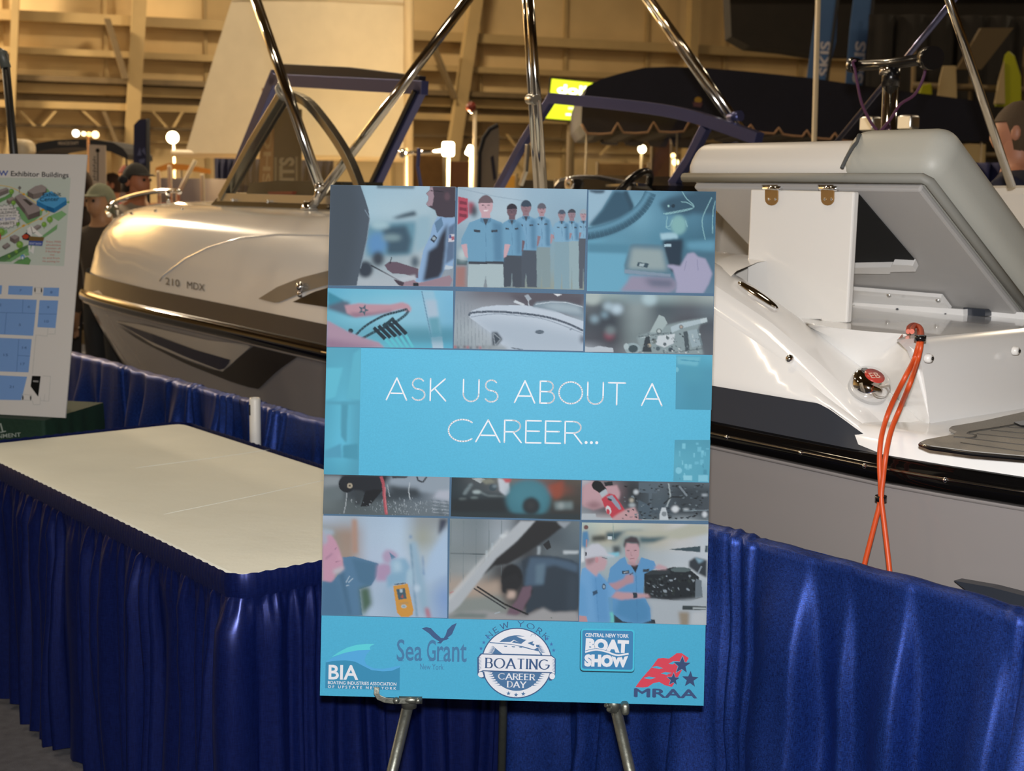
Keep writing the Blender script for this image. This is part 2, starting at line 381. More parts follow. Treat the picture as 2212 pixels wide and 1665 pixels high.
# horizontal girts, pipes and a painted shadow strip on the back wall
def girt(py0, py1, depth, mt, name='trim_1', px=150):
    a = onwall(px, py0, .1).z; b = onwall(px, py1, .1).z; c = WP+WN*(depth/2+.01); zc = (a+b)/2
    pts = [c-WT*26+Vector((0, 0, 0)), c+WT*26]
    R = Matrix.Rotation(math.radians(18), 3, 'Z')
    return tag(MB().box(Vector((c.x, c.y, zc)), (50, depth, abs(a-b)), R).build(name, mt), kind='structure')
for i, (a, b, d, mt) in enumerate([(30, 52, .3, M_beam), (108, 122, .3, M_beam), (168, 180, .45, M_steel), (183, 204, .25, M_beam), (208, 221, .12, M_steel), (222, 237, .4, M_beam), (270, 276, .2, M_steel), (300, 304, .1, M_beam)]):  # the shallow dark steel strip stands for the shadow below a beam
    girt(a, b, d, mt, 'trim_%d' % (i+1))
# thin vertical sheet joints
for i in range(16):
    p = WP+WT*(-13+i*1.75)+WN*.03
    tag(MB().box((p.x, p.y, 4.5), (.07, .07, 9), Matrix.Rotation(math.radians(18), 3, 'Z')).build('trim_%d' % (20+i), M_beam), kind='structure')
# leaning steel columns and braces
def wall_bar(x0, y0, x1, y1, wpx, mt, name, off=.6, thick=.25):
    # extend along the line so it runs from floor to roof
    p, q = onwall(x0, y0, off), onwall(x1, y1, off); d = (q-p).normalized()
    hi = p+d*((8.9-p.z)/d.z) if abs(d.z) > .3 and name != 'trim_60' else p; lo = q+d*((0-q.z)/d.z) if abs(d.z) > .3 and name != 'trim_60' else q
    s = (p-CAM).length/F*wpx; t = WT*(s/2)
    return tag(MB().prism([hi-t, hi+t, lo+t, lo-t], -WN*thick).build(name, mt), kind='structure')
wall_bar(297, 88, 283, 340, 28, M_beam, 'trim_40')
wall_bar(1018, 88, 985, 310, 26, M_beam, 'trim_41')
wall_bar(1500, 95, 1493, 300, 18, M_beam, 'trim_42')
wall_bar(30, 88, 22, 300, 14, M_beam, 'trim_43')
wall_bar(232, 40, 272, 170, 12, M_steel, 'trim_60', .75)
wall_bar(940, 100, 986, 212, 8, M_steel, 'trim_60', .75)
wall_bar(225, 240, 262, 330, 7, M_steel, 'trim_60', .7)
for (a, b, c, d) in [(45, 240, 75, 272), (120, 240, 92, 272), (180, 240, 215, 272), (330, 240, 360, 275), (395, 240, 375, 275), (1095, 290, 1125, 330), (1160, 300, 1130, 332), (1330, 300, 1300, 335)]:
    wall_bar(a, b, c, d, 6, M_beam, 'trim_60', .5, .1)
# roof trusses running across the hall
for k, y in enumerate((6.5, 13, 19.5)):
    t = MB(); t.box((0, y, 8.75), (50, .12, .12)); t.box((0, y, 7.95), (50, .12, .12))
    for i in range(40): t.tube([(-25+i*1.25, y, 8.75 if i % 2 else 7.95), (-23.75+i*1.25, y, 7.95 if i % 2 else 8.75)], .035, 6)
    tag(t.build('trim_%d' % (70+k), M_steel), kind='structure')
# lamp fixtures that carry the high bay lights
M_shade = mat('lamp_reflector', '#c9c6bb', .4, .6); M_bulb = mat('lamp_glow', '#ffe2b0', .5, emit='#ffdca0', estr=6)
for i, p in enumerate(HB):
    side = ('left', 'middle', 'right')[i % 3]; row = ('above the booth', 'above the boats', 'near the far wall')[i//3]
    t = thing('high_bay_lamp', 'round metal high bay lamp under the roof, %s of the row %s' % (side, row), 'lamp', p, 'high bay lamps under the roof')
    MB().lathe(p, [(.05, .45), (.12, .4), (.16, .15), (.55, -.15), (.6, -.2), (.58, -.2), (.15, .1)], seg=20).build('reflector', M_shade, t)
    MB().sphere((p[0], p[1], p[2]-.02), .12).build('bulb', M_bulb, t)
    MB().tube([(p[0], p[1], p[2]+.4), (p[0], p[1], 9.0)], .02, 6).build('hanger', M_steel, t)
# ================================================================== BOOTH DRAPE, TABLES
RA = Vector((0.42205, 2.67977))*1.09; RD = Vector((-math.sin(math.radians(39.3)), math.cos(math.radians(39.3)))); RN = Vector((-RD.y, RD.x))  # RN points to the camera side
if RN.y > 0: RN = -RN
RZ = .853
def rail(s, off=0, z=0): p = RA+RD*s+RN*off; return Vector((p.x, p.y, z))
def rail_s(px, py): p = onz(px, py, RZ); return (Vector((p.x, p.y))-RA).dot(RD)
def cloth_mat(name, base, hi, rough=.55, sheen=.3, weave=1, sc=1.0):
    if name in MATS: return MATS[name]
    mt = bpy.data.materials.new(name); mt.use_nodes = True; nt = mt.node_tree; b = nt.nodes['Principled BSDF']
    tc = nt.nodes.new('ShaderNodeTexCoord')
    def noise(scale, det=3):
        mp = nt.nodes.new('ShaderNodeMapping'); mp.inputs['Scale'].default_value = scale; nt.links.new(tc.outputs['Object'], mp.inputs[0])
        n = nt.nodes.new('ShaderNodeTexNoise'); n.inputs['Scale'].default_value = 1; n.inputs['Detail'].default_value = det; nt.links.new(mp.outputs[0], n.inputs[0]); return n
    a = noise((70*sc, 70*sc, 700*sc)); c = noise((480*sc, 480*sc, 45*sc))
    mx = nt.nodes.new('ShaderNodeMath'); mx.operation = 'ADD'; nt.links.new(a.outputs[0], mx.inputs[0]); nt.links.new(c.outputs[0], mx.inputs[1])
    rp = nt.nodes.new('ShaderNodeValToRGB'); rp.color_ramp.elements[0].position = .38; rp.color_ramp.elements[1].position = .64
    dv = nt.nodes.new('ShaderNodeMath'); dv.operation = 'MULTIPLY'; dv.inputs[1].default_value = .5; nt.links.new(mx.outputs[0], dv.inputs[0]); nt.links.new(dv.outputs[0], rp.inputs[0])
    rp.color_ramp.elements[0].color = (*lin(base), 1); rp.color_ramp.elements[1].color = (*lin(hi), 1); nt.links.new(rp.outputs[0], b.inputs['Base Color'])
    b.inputs['Roughness'].default_value = rough; b.inputs['Sheen Weight'].default_value = sheen; b.inputs['Sheen Tint'].default_value = (*lin(hi), 1); b.inputs['Sheen Roughness'].default_value = .4
    bp = nt.nodes.new('ShaderNodeBump'); bp.inputs['Strength'].default_value = .25*weave; bp.inputs['Distance'].default_value = .002; nt.links.new(dv.outputs[0], bp.inputs['Height']); nt.links.new(bp.outputs[0], b.inputs['Normal'])
    MATS[name] = mt; return mt
M_drape = cloth_mat('blue_banjo_cloth', '#0b1747', '#2549a2', .44, 0, 1, 2.2)
MATS['blue_banjo_cloth'].node_tree.nodes['Principled BSDF'].inputs['Metallic'].default_value = .6
M_satin = cloth_mat('blue_satin', '#0d184c', '#142462', .33, .1, .06)
MATS['blue_satin'].node_tree.nodes['Principled BSDF'].inputs['Metallic'].default_value = .55
M_chrome = mat('chrome', (.82, .82, .82), .07, 1)
M_alu = mat('aluminium', (.62, .62, .60), .32, 1, bump=.05, bscale=60)
M_whitepaint = mat('white_paint', '#d8d6d0', .4)
def hump(x, c, w): t = (x-c)/w; return math.exp(-t*t)
def drape(name, label, s0, s1, gathers, seed, mt):
    rnd = random.Random(seed); ph = [rnd.uniform(0, 6.28) for _ in range(8)]; n = int((s1-s0)/.008); rows = []
    waves = [(7, .012), (23, .006), (61, .003)]
    pl = []; q = s0
    while q < s1: wd_ = rnd.choice([.05, .07, .1, .14, .2, .26])*rnd.uniform(.8, 1.2); pl.append((q, wd_, rnd.uniform(.035, .075)*min(1, wd_/.12), rnd.choice([.15, .25, .8, .86]))); q += wd_
    def pleat(s, t):
        s += .01*math.sin(4*t+ph[6])
        for a_, w_, A_, pk in pl:
            if a_ <= s < a_+w_:
                x = (s-a_)/w_; y = x/pk if x < pk else (1-x)/(1-pk); return A_*(y*y*(3-2*y))
        return 0
    ts = [0, .006, .014, .024, .034, .045, .06, .08, .11, .15, .2, .27, .35, .45, .55, .65, .75, .85, .93, 1]
    def pt(i, t):
        s = s0+(s1-s0)*i/n; g = sum(hump(s, c, w_) for c, w_ in gathers)
        d = sum(a*math.sin(k*(s+.012*math.sin(9*t+ph[6]))+ph[j]) for j, (k, a) in enumerate(waves))*min(1, .12+t*2.2)*(1+.8*t)
        d += (pleat(s, t)-.012)*(lambda e_: .08+.92*e_*e_*(3-2*e_))(max(0, min(1, (t-.05)/.3)))*(1+.25*t)
        d += g*(.010*math.sin(s*150+ph[4]+2*t)+.006*math.sin(s*240+ph[5]))*(1-.4*t)
        d += .009*math.sin(6*s+15*t+3*math.sin(3*s)+ph[5])*t*(1-t)*3+.004*math.sin(17*s-26*t+ph[3])*t
        sag = .004*math.sin(s*9+ph[2])+.003*math.sin(s*43+ph[3])+g*.006*math.sin(s*170+1)
        if t < .06:   # the cloth wraps over the rod
            r = .020+g*.004
            return rail(s, -math.cos(math.pi*t/.06)*r+d*.25, RZ-.012+sag*.5+math.sin(math.pi*t/.06)*.020)
        return rail(s, .021+g*.004+d+.0*t, (RZ-.012)*(1-(t-.06)/.94)+.012)
    rows = [[pt(i, t) for i in range(n+1)] for t in ts]
    back = [[rail(s0+(s1-s0)*i/n, -.02-.004*math.sin(i*.11), (RZ-.012)*(1-t)+.012) for i in range(n+1)] for t in (0, .5, 1)]
    mb = MB().loft(rows); mb.loft(back)
    return single(mb.build(name, mt), label, 'curtain', 'blue drapes on the booth rail')
sp = rail_s(550, 860)
drape('booth_drape', 'blue curtain on the low rail left of the white post, behind the table', sp+.004, 3.9, [(3.2, .03), (2.75, .03), (sp+.35, .05), (sp+.10, .06)], 3, M_drape)
drape('booth_drape', 'blue curtain on the low rail right of the white post, in front of the boat', -1.35, sp-.004, [(sp-.12, .05), (sp-.28, .06), (rail_s(1600, 1152), .035), (rail_s(1640, 1162), .02), (-.75, .02)], 8, M_drape)
s_post = min((i*.002 for i in range(0, 2000)), key=lambda q: abs(proj(rail(q, .062, .85))[0]-551))
t = thing('rail_post', 'white slotted upright post holding the curtain rail behind the table', 'post', rail(s_post, .062, 0))
mb = MB(); mb.lathe(rail(s_post, .062, 0), [(.0, 0), (.019, 0), (.019, .882), (.017, .89), (.012, .89), (.012, .85)], seg=18); mb.build('tube', M_whitepaint, t)
mb = MB(); mb.box(rail(s_post, .0805, .85), (.006, .006, .035), Matrix.Rotation(math.radians(39), 3, 'Z')); mb.build('slot', mat('slot_black', '#101010', .8), t)
MB().lathe(rail(s_post, .062, 0), [(0, .012), (.16, .012), (.17, .006), (.17, 0), (0, 0)], seg=24).build('base_plate', M_steel, t)
rl = MB().tube([rail(-1.35, 0, RZ-.014), rail(3.9, 0, RZ-.014)], .008, 10).build('curtain_rail', M_alu); single(rl, 'thin metal rail running inside the top hem of the blue curtains', 'rail')
# ---- skirted table in front
TN = Vector((-.5933, 2.818)); TL = Vector((-math.sin(math.radians(39.55)), math.cos(math.radians(39.55)))); TD = Vector((TL.y, -TL.x))
if TD.x < 0: TD = -TD
def tab(a, b, z): p = TN+TL*a+TD*b; return Vector((p.x, p.y, z))
table = thing('skirted_table', 'folding table with a cream cloth top and gathered blue satin skirt', 'table', tab(.91, .38, 0))
LA, LB, CR = 1.83, .755, .045
def tloop(n, grow=0, r=CR):
    r = r+grow; seg = []
    cs = [(CR, CR, 180, 270), (LA-CR, CR, 270, 360), (LA-CR, LB-CR, 0, 90), (CR, LB-CR, 90, 180)]
    pts = []
    for cx, cy, a0, a1 in cs:
        for i in range(9): a = math.radians(a0+(a1-a0)*i/8); pts.append((cx+r*math.cos(a), cy+r*math.sin(a)))
    pts.append(pts[0]); P2 = [Vector(p) for p in pts]; return resample(P2, n+1)[:-1]
def tnorm(lp):
    n = len(lp); out = []
    for i in range(n):
        d = (lp[(i+1) % n]-lp[i-1]).normalized(); out.append(Vector((d.y, -d.x)))
    return out
M_cloth = mat('cream_tablecloth', '#d6dad2', .75, bump=.25, bscale=14, stretch=(1, 1, 1), var=.03, vscale=5)
lp = tloop(160); nn = tnorm(lp)
top = [tab(p.x, p.y, .75) for p in lp]
mb = MB()
ring0 = [tab(p.x-nq.x*.012, p.y-nq.y*.012, .752) for p, nq in zip(lp, nn)]; ring1 = [tab(p.x, p.y, .748) for p in lp]; ring2 = [tab(p.x+nq.x*.002, p.y+nq.y*.002, .70) for p, nq in zip(lp, nn)]
mb.loft([ring0, ring1, ring2], True, True); mb.add(ring0, [tuple(range(len(ring0)))])
ct = mb.build('tablecloth', M_cloth, table)
# fold creases pressed into the cloth
cr = MB()
for (a, b) in (((.62, .12), (.75, .76)), ((1.2, .3), (1.22, .77))):
    A, B = tab(*a, .7522), tab(*b, .7522); cr.tube(smoothline([A, A.lerp(B, .5)+Vector((.01, 0, 0)), B], 10), [.0002]+[.0009]*9+[.0002], 6)
cr.build('cloth_crease', M_cloth, table)
# skirt : clip band then gathered satin
n = 900; lp = tloop(n); nn = tnorm(lp)
per = sum((lp[(i+1) % n]-lp[i]).length for i in range(n)); rnd = random.Random(5)
folds = []; s = 0
while s < per: folds.append((s, rnd.uniform(.7, 1.3), rnd.uniform(-1, 1))); s += rnd.choice([.035, .045, .06, .085, .12])*rnd.uniform(.8, 1.2)
def fold(s):
    v = 0
    for k in range(len(folds)):
        a = folds[k][0]; b = folds[(k+1) % len(folds)][0] if k+1 < len(folds) else per
        if a <= s < b:
            x = (s-a)/(b-a); return folds[k][1]*(math.sin(math.pi*x)**1.5)*(.6+.4*x*(1 if folds[k][2] > 0 else -1)), k
    return 0, 0
rows = []
zs = [.758, .752, .735, .712, .703, .695, .68, .66, .63, .58, .5, .4, .3, .2, .1, .02]
ss = [per*i/n for i in range(n)]
fv = [fold(q) for q in ss]
# corner displacement so that folds hang slightly out
for z in zs:
    row = []
    for i in range(n):
        p, nq = lp[i], nn[i]; f, k = fv[i]; d = (.758-z)
        if z > .70: o_ = .008+.004*math.sin((z-.70)/.058*math.pi)+.0008*math.sin(ss[i]*420)
        else:
            e = min(1, (.70-z)/.08); o_ = .004+(.008+.034*e+.016*min(1, d/.7))*f+.004*math.sin(ss[i]*260+k)*(1-e)+.006*math.sin(ss[i]*23+z*9+folds[k][2]*3)*e
            o_ += .008*math.sin(ss[i]*7+z*5)*e+.005*math.sin(z*34+folds[k][2]*9+ss[i]*14)*e*max(0, min(1, (z-.25)/.3))*f
        row.append(tab(p.x+nq.x*o_, p.y+nq.y*o_, z+.0012*math.sin(ss[i]*180)))
    rows.append(row)
sk = MB().loft(rows[4:], True, True).build('skirt', M_satin, table)
MB().loft(rows[:5], True, True).build('skirt_band', M_satin, table)
mb = MB()
for a in (.25, LA-.25):
    for b in (.12, LB-.12): mb = MB().tube([tab(a, b, 0), tab(a, b, .72)], .014, 8); mb.build('leg', M_steel, table)
# ---- green covered table that carries the map board
GBR = onz(150, 905, .75); GDIR = Vector((-math.cos(math.radians(12)), math.sin(math.radians(12)), 0)); GB = Vector((math.sin(math.radians(12)), math.cos(math.radians(12)), 0))
gfr = onz(112, 903, .75)-GB*.05
M_green = mat('dark_green_cloth', '#0d3020', .8, bump=.3, bscale=60, var=.15)
gt = thing('green_covered_table', 'table under a dark green cloth with pale lettering, below the map board', 'table', Vector((gfr.x, gfr.y, 0))+GDIR*.6+GB*.2)
def gpt(a, b, z): q = gfr+GDIR*a+GB*b; return Vector((q.x, q.y, z))
rows = []
for z in (.75, .74, .6, .4, .2, .02):
    row = []
    for i in range(121):
        if i <= 80: a, b, na, nb = 1.3*(1-i/80), 0, 0, -1
        else: a, b, na, nb = 0, .42*(i-80)/40, -1, 0
        d = (.75-z)*.06*(.5+.5*math.sin(i*.55+math.sin(i*.13)*2))+ (.75-z)*.02
        row.append(gpt(a+na*d, b+nb*d, z))
    rows.append(row)
mb = MB().loft(rows); mb.add([gpt(1.3, 0, .75), gpt(0, 0, .75), gpt(0, .42, .75), gpt(1.3, .42, .75)], [(0, 1, 2, 3)]); mb.build('cloth', M_green, gt)
for a in (.1, 1.2):
    for b in (.06, .36): MB().tube([gpt(a, b, 0), gpt(a, b, .74)], .015, 8).build('leg', M_steel, gt)
ga = Art(gpt(0, -.062, .5), -GB); ga.T = (0, 840, 10.05)
ga.step = 1e-4; ga.text('ERNMENT', (-220, 1085), (455, 1030), 90, '#9aa59c', .01)
ga.line([(10, 745), (62, 930)], 30, '#9aa59c', False); ga.line([(0, 945), (130, 915)], 22, '#9aa59c', False)
ga.out('lettering', gt)
# ================================================================== POSTER ON ITS EASEL
D0 = 2.65
TLc, TRc, BRc, BLc = (714, 400), (1547, 414), (1520, 1524), (691, 1502)
pTL, pTR, pBL = atd(*TLc, D0*1.0013), atd(*TRc, D0*.9939), atd(*BLc, D0*1.0061)
PN = (pTR-pTL).cross(pBL-pTL).normalized()
if PN.y > 0: PN = -PN
pp = lambda x, y: onplane(x, y, pTL, PN)
pBR = pp(*BRc)
base = (pBL+pBR)/2
poster = thing('career_poster', 'large blue foam board poster reading ask us about a career, standing on the easel', 'poster', base)
MB().prism([pTL, pTR, pBR, pBL], -PN*.006).build('foam_board', mat('foam_board_white', '#dfe3e6', .6), poster)
A = Art(pTL, PN); A.k = .64
LB_ = '#5ab8dc'
A.grid([TLc, TRc, BRc, BLc], [['#58b2d6']*3, ['#5cbbe0', '#60bde2', '#5ab9dd'], ['#54b4da', '#52b2d8', '#4fafd4'], ['#4fb2da', '#4cb0d8', '#48abd2']]); A.out('blue_backing', poster)
DV = '#50708e'
A.poly([(714, 400), (1547, 414), (1540, 767), (705, 750)], DV); A.poly([(700.5, 1025), (1532.5, 1042), (1525, 1350), (694, 1329)], DV); A.base = 12; A.out('picture_divider', poster)
A0 = A; A = Picture(pTL, PN); A.k = .62; A.ds = .7; A.base = 12
# ---------- picture 1 : man with a clipboard beside a dark hull
A.T = (700, 390, 4.381)
A.grid([(62, 40), (1246, 58), (1222, 1003), (38, 992)], [['#8db3cb', '#9cbfd2', '#9fbfd2', '#a4c2d4', '#9fbacb'], ['#93b6cb', '#a2c3d5', '#a6c4d4', '#a3bfce', '#8fa9ba'], ['#7fa3b6', '#86adbf', '#88a9b8', '#98b3c0', '#8aa2b2'], ['#8ca4b2', '#93a9b6', '#9aaeb9', '#a7b8c2', '#8497a6'], ['#a4b2bd', '#a9b6c0', '#a8b5c0', '#a7b2bd', '#8a94a2']])
A.poly([(500, 44), (860, 52), (850, 80), (500, 74)], '#5f7684', 2)
A.poly([(400, 420), (880, 380), (880, 480), (830, 700), (400, 720)], '#6593a9', 6)
A.poly([(540, 440), (780, 420), (830, 560), (800, 690), (600, 700)], '#3e596c', 6)
A.poly([(640, 355), (760, 310), (860, 285), (880, 330), (700, 362)], '#3c5161', 3)
A.ell(500, 600, 90, 110, '#5d8fc0', soft=8); A.ell(390, 840, 75, 80, '#35404e', soft=4); A.ell(510, 740, 60, 70, '#3a4552', soft=5); A.ell(860, 770, 40, 60, '#4c5f6e', soft=5)
A.ell(530, 420, 90, 40, '#9fc0ce', soft=6); A.poly([(880, 340), (1010, 330), (1000, 600), (860, 690)], '#8fb2c4', 6); A.ell(640, 540, 90, 30, '#7d9aa4', soft=6)
A.poly([(62, 40), (345, 46), (385, 160), (420, 275), (432, 360), (405, 560), (370, 720), (330, 880), (308, 995), (38, 992)], '#4d5a68')
A.poly([(62, 40), (300, 46), (340, 300), (300, 700), (240, 990), (38, 992)], '#47535f', 14)
A.line([(385, 275), (432, 355), (405, 560), (345, 830)], 7, '#7f93a4', False)
A.poly([(1000, 56), (1246, 58), (1244, 345), (1140, 355), (1070, 335), (1050, 280), (985, 245), (965, 222), (985, 190), (990, 150), (965, 122), (1005, 85)], '#443d48')
A.poly([(1000, 60), (1030, 62), (1040, 150), (1025, 235), (985, 243), (966, 222), (986, 190), (990, 152), (968, 124), (1006, 88)], '#9a8794')
A.line([(1010, 95), (1130, 105)], 9, '#2c2b34', False); A.ell(1165, 150, 26, 40, '#5c4a55', soft=2)
A.poly([(1075, 340), (1165, 350), (1244, 350), (1228, 745), (1215, 830), (1140, 845), (1100, 930), (1000, 955), (862, 962), (905, 830), (940, 660), (1005, 520), (1030, 420)], '#86a9cf')
A.poly([(1100, 520), (1170, 400), (1150, 660), (1125, 860), (1090, 920), (935, 955), (960, 820), (985, 670), (1060, 620)], '#2b3140', 3)
A.poly([(1180, 440), (1240, 400), (1228, 740), (1150, 790)], '#59708e', 2); A.poly([(1150, 800), (1222, 812), (1216, 835), (1138, 842)], '#b4c4d2')
A.poly([(1045, 400), (1110, 345), (1130, 420), (1070, 500)], '#5d7f9f'); A.poly([(1040, 510), (1072, 540), (1040, 590), (1005, 560)], '#27313f'); A.ell(1040, 548, 16, 18, '#93a8b6')
A.poly([(1180, 512), (1238, 505), (1236, 575), (1176, 582)], '#c3c7d4'); A.poly([(1205, 530), (1236, 528), (1236, 560), (1205, 565)], '#a06070'); A.poly([(1182, 516), (1205, 513), (1205, 545), (1182, 548)], '#4a5f93')
A.poly([(572, 800), (620, 765), (690, 770), (800, 805), (895, 835), (890, 925), (760, 885), (650, 880), (600, 845)], '#625463'); A.line([(640, 725), (622, 790)], 9, '#2e3440', False)
A.poly([(436, 805), (450, 797), (745, 957), (730, 962)], '#2f3642'); A.poly([(470, 830), (700, 925), (862, 890), (868, 930), (735, 955)], '#b2bdc9', 1)
A.poly([(660, 935), (745, 962), (850, 940), (890, 970), (1000, 945), (1190, 895), (1216, 940), (1190, 1000), (720, 1000)], '#937f8d'); A.poly([(845, 965), (892, 965), (895, 998), (845, 998)], '#232833'); A.poly([(655, 930), (760, 965), (745, 1000), (700, 985)], '#433a47')
A.out('photo_print', poster)
# ---------- picture 2 : line of workers
A.grid([(1266, 60), (2490, 82), (2460, 1035), (1244, 1003)], [['#9db5c6', '#a7bccc', '#a3bdd0', '#93b2c8', '#8fb0c6', '#93b3c8'], ['#9cb5c8', '#a6bfcf', '#a9c1d0', '#92b2c6', '#8cabc0', '#86a8bd'], ['#8aa6b8', '#93b0c0', '#93b0bf', '#86a5b6', '#80a2b4', '#7c9fb2'], ['#7d94a2', '#7f98a6', '#7d98a6', '#7d9aa8', '#85a2ae', '#7a96a2'], ['#8c8a8e', '#7e8a94', '#7a8c94', '#86948f', '#8e9c98', '#8b9994']])
A.line([(1270, 70), (1620, 150), (1884, 190)], 6, '#8aa2b4', False)
A.poly([(1268, 150), (1362, 170), (1362, 350), (1262, 420)], '#ac4a5f'); A.poly([(1362, 200), (1420, 205), (1430, 300), (1362, 330)], '#a25468', 3)
for k in range(3): A.poly([(1280, 190+k*60), (1350, 200+k*60), (1350, 230+k*60), (1280, 222+k*60)], '#7a3548')
A.ell(1420, 290, 30, 60, '#2f4552', soft=5); A.poly([(1255, 740), (1360, 760), (1350, 800), (1255, 800)], '#4b6670'); A.poly([(1250, 810), (1345, 810), (1335, 1005), (1246, 1003)], '#9a7674', 4); A.ell(1310, 700, 40, 60, '#b3c6cc', soft=5)
def man(cx, hy, r, sw, belt, bot, skin, hair, shirt, pants, cap=None, sh='#5583a4'):
    sy = hy+r*1.5
    A.poly([(cx-r*.45, hy+r*.7), (cx+r*.45, hy+r*.7), (cx+r*.5, sy+8), (cx-r*.5, sy+8)], skin)
    A.poly([(cx-sw*.9, belt), (cx+sw*.9, belt), (cx+sw*.95, bot), (cx+sw*.08, bot), (cx, belt+(bot-belt)*.55), (cx-sw*.12, bot), (cx-sw*.95, bot)], pants)
    A.poly([(cx-r*.5, sy-r*.15), (cx+r*.5, sy-r*.15), (cx+sw*.85, sy+r*.35), (cx+sw*1.25, belt-(belt-sy)*.55), (cx+sw*1.3, belt-(belt-sy)*.38), (cx+sw*.95, belt-(belt-sy)*.42), (cx+sw*.92, belt+8), (cx-sw*.92, belt+8), (cx-sw*.95, belt-(belt-sy)*.42), (cx-sw*1.3, belt-(belt-sy)*.38), (cx-sw*1.25, belt-(belt-sy)*.55), (cx-sw*.85, sy+r*.35)], shirt)
    A.poly([(cx+sw*.35, sy+r*.2), (cx+sw*.85, sy+r*.5), (cx+sw*.9, belt), (cx+sw*.45, belt)], sh, r*.05)
    for q in (-1, 1): A.poly([(cx+q*sw*.98, belt-(belt-sy)*.42), (cx+q*sw*1.28, belt-(belt-sy)*.40), (cx+q*sw*1.08, belt-(belt-sy)*.12), (cx+q*sw*.93, belt-(belt-sy)*.08)], skin)
    A.poly([(cx-r*.35, sy-r*.1), (cx+r*.35, sy-r*.1), (cx, sy+r*.7)], '#3c4858')
    A.poly([(cx-r*.55, sy-r*.15), (cx-r*.25, sy-r*.05), (cx-r*.2, sy+r*.45), (cx-r*.6, sy+r*.2)], sh); A.poly([(cx+r*.55, sy-r*.15), (cx+r*.25, sy-r*.05), (cx+r*.2, sy+r*.45), (cx+r*.6, sy+r*.2)], sh)
    A.ell(cx, hy, r*.78, r*1.05, skin)
    A.ell(cx, hy-r*.12, r*.82, r*.98, cap or hair, a0=188, a1=352)
    if cap: A.ell(cx, hy-r*.22, r*.85, r*.14, cap)
    else: A.poly([(cx-r*.8, hy-r*.2), (cx-r*.55, hy-r*.55), (cx+r*.55, hy-r*.55), (cx+r*.8, hy-r*.2), (cx+r*.7, hy-r*.7), (cx-r*.7, hy-r*.7)], hair)
    for q in (-1, 1): A.ell(cx+q*r*.3, hy-r*.02, r*.13, r*.05, '#4c424c'); A.poly([(cx+q*sw*.28, sy+r*1.15), (cx+q*sw*.62, sy+r*1.1), (cx+q*sw*.62, sy+r*1.35), (cx+q*sw*.28, sy+r*1.4)], '#35414f')
    A.poly([(cx-r*.06, hy), (cx+r*.1, hy+r*.3), (cx-r*.1, hy+r*.3)], '#9b7f8a' if skin > '#9' else '#564650'); A.poly([(cx-r*.3, hy+r*.5), (cx+r*.3, hy+r*.48), (cx+r*.15, hy+r*.64), (cx-r*.15, hy+r*.65)], '#ddd6dc' if r > 70 else '#7d5f68')
    A.line([(cx, sy+r*.6), (cx+4, belt)], 3, sh, False)
man(2455, 318, 44, 62, 540, 1020, '#a9909a', '#5a5560', '#7ea9c6', '#525b68', '#93a4b2'); man(2345, 318, 46, 72, 565, 1025, '#8d7a86', '#3f4450', '#7fabc8', '#8fa9b2'); man(2250, 322, 44, 76, 570, 1025, '#97808a', '#4e515c', '#7ba8c6', '#7f9fae', '#46566a')
man(2060, 270, 52, 88, 620, 1010, '#a78a95', '#58555f', '#76a4c4', '#7f959c', '#5d5f6c'); man(1912, 252, 62, 108, 650, 1010, '#8a727d', '#3b4350', '#72a1c2', '#495462', '#36485a'); man(1778, 285, 62, 98, 700, 1005, '#6a5964', '#2f2d38', '#6a9cbd', '#434d5a')
man(1530, 235, 88, 182, 765, 1010, '#c0a2ad', '#6a5d66', '#6a9cbc', '#a3b8c0')
A.poly([(1365, 765), (1700, 765), (1700, 790), (1365, 790)], '#3b4450')
A.out('photo_print', poster)
# ---------- picture 3 : hands wiring a part under a steering wheel
A.T = (1120, 390, 4.382)
Q3 = [(664, 88), (1868, 106), (1848, 1068), (648, 1045)]
A.grid(Q3, [['#8db7d0', '#6f9fba', '#6796b0', '#5a8ba6', '#4a748c', '#41657a'], ['#7fb0ca', '#5f8ea8', '#6ea3bc', '#5b8ea8', '#4f7f98', '#43708a'], ['#62a0bc', '#5c93ad', '#598da6', '#4f86a0', '#3f6e86', '#3d687e'], ['#6aaac6', '#6aa8c3', '#629ab4', '#4d7c95', '#456e86', '#4d7088'], ['#6cabc8', '#68a4c0', '#5f93ad', '#597f98', '#6c8299', '#5a7c95']])
A.poly([(664, 88), (890, 92), (790, 270), (664, 430)], '#93b6cc'); A.poly([(664, 88), (820, 92), (810, 118), (740, 124), (680, 108)], '#3e5568', 2)
A.poly([(905, 95), (1020, 98), (1085, 230), (1080, 290), (960, 360), (720, 440), (664, 430), (680, 400), (790, 275)], '#33566c', 4)
A.line([(1010, 100), (1075, 260), (1070, 310)], 40, '#2d4c60', False, soft=2)
A.line(arc(520, 10, 745, 500, 12, 84, 22), 112, '#3d6880', False); A.line(arc(520, -8, 735, 490, 14, 84, 22), 26, '#6ea5c2', False, soft=4); A.line(arc(520, 40, 750, 512, 14, 84, 22), 30, '#2d4f64', False, soft=4)
A.poly([(655, 590), (1060, 600), (1040, 690), (655, 685)], '#4f86a0', 4); A.poly([(650, 690), (1020, 695), (1000, 900), (1060, 930), (960, 1045), (648, 1045)], '#66a5c2', 3)
A.poly([(1330, 215), (1420, 160), (1560, 130), (1700, 100), (1868, 108), (1866, 320), (1650, 310), (1600, 330), (1380, 310)], '#35566b', 5); A.ell(1465, 240, 18, 18, '#1f3444')
A.poly([(1590, 580), (1860, 560), (1858, 670), (1600, 650)], '#5f97b2', 6); A.poly([(1370, 560), (1560, 550), (1540, 870), (1360, 860)], '#24384a', 3)
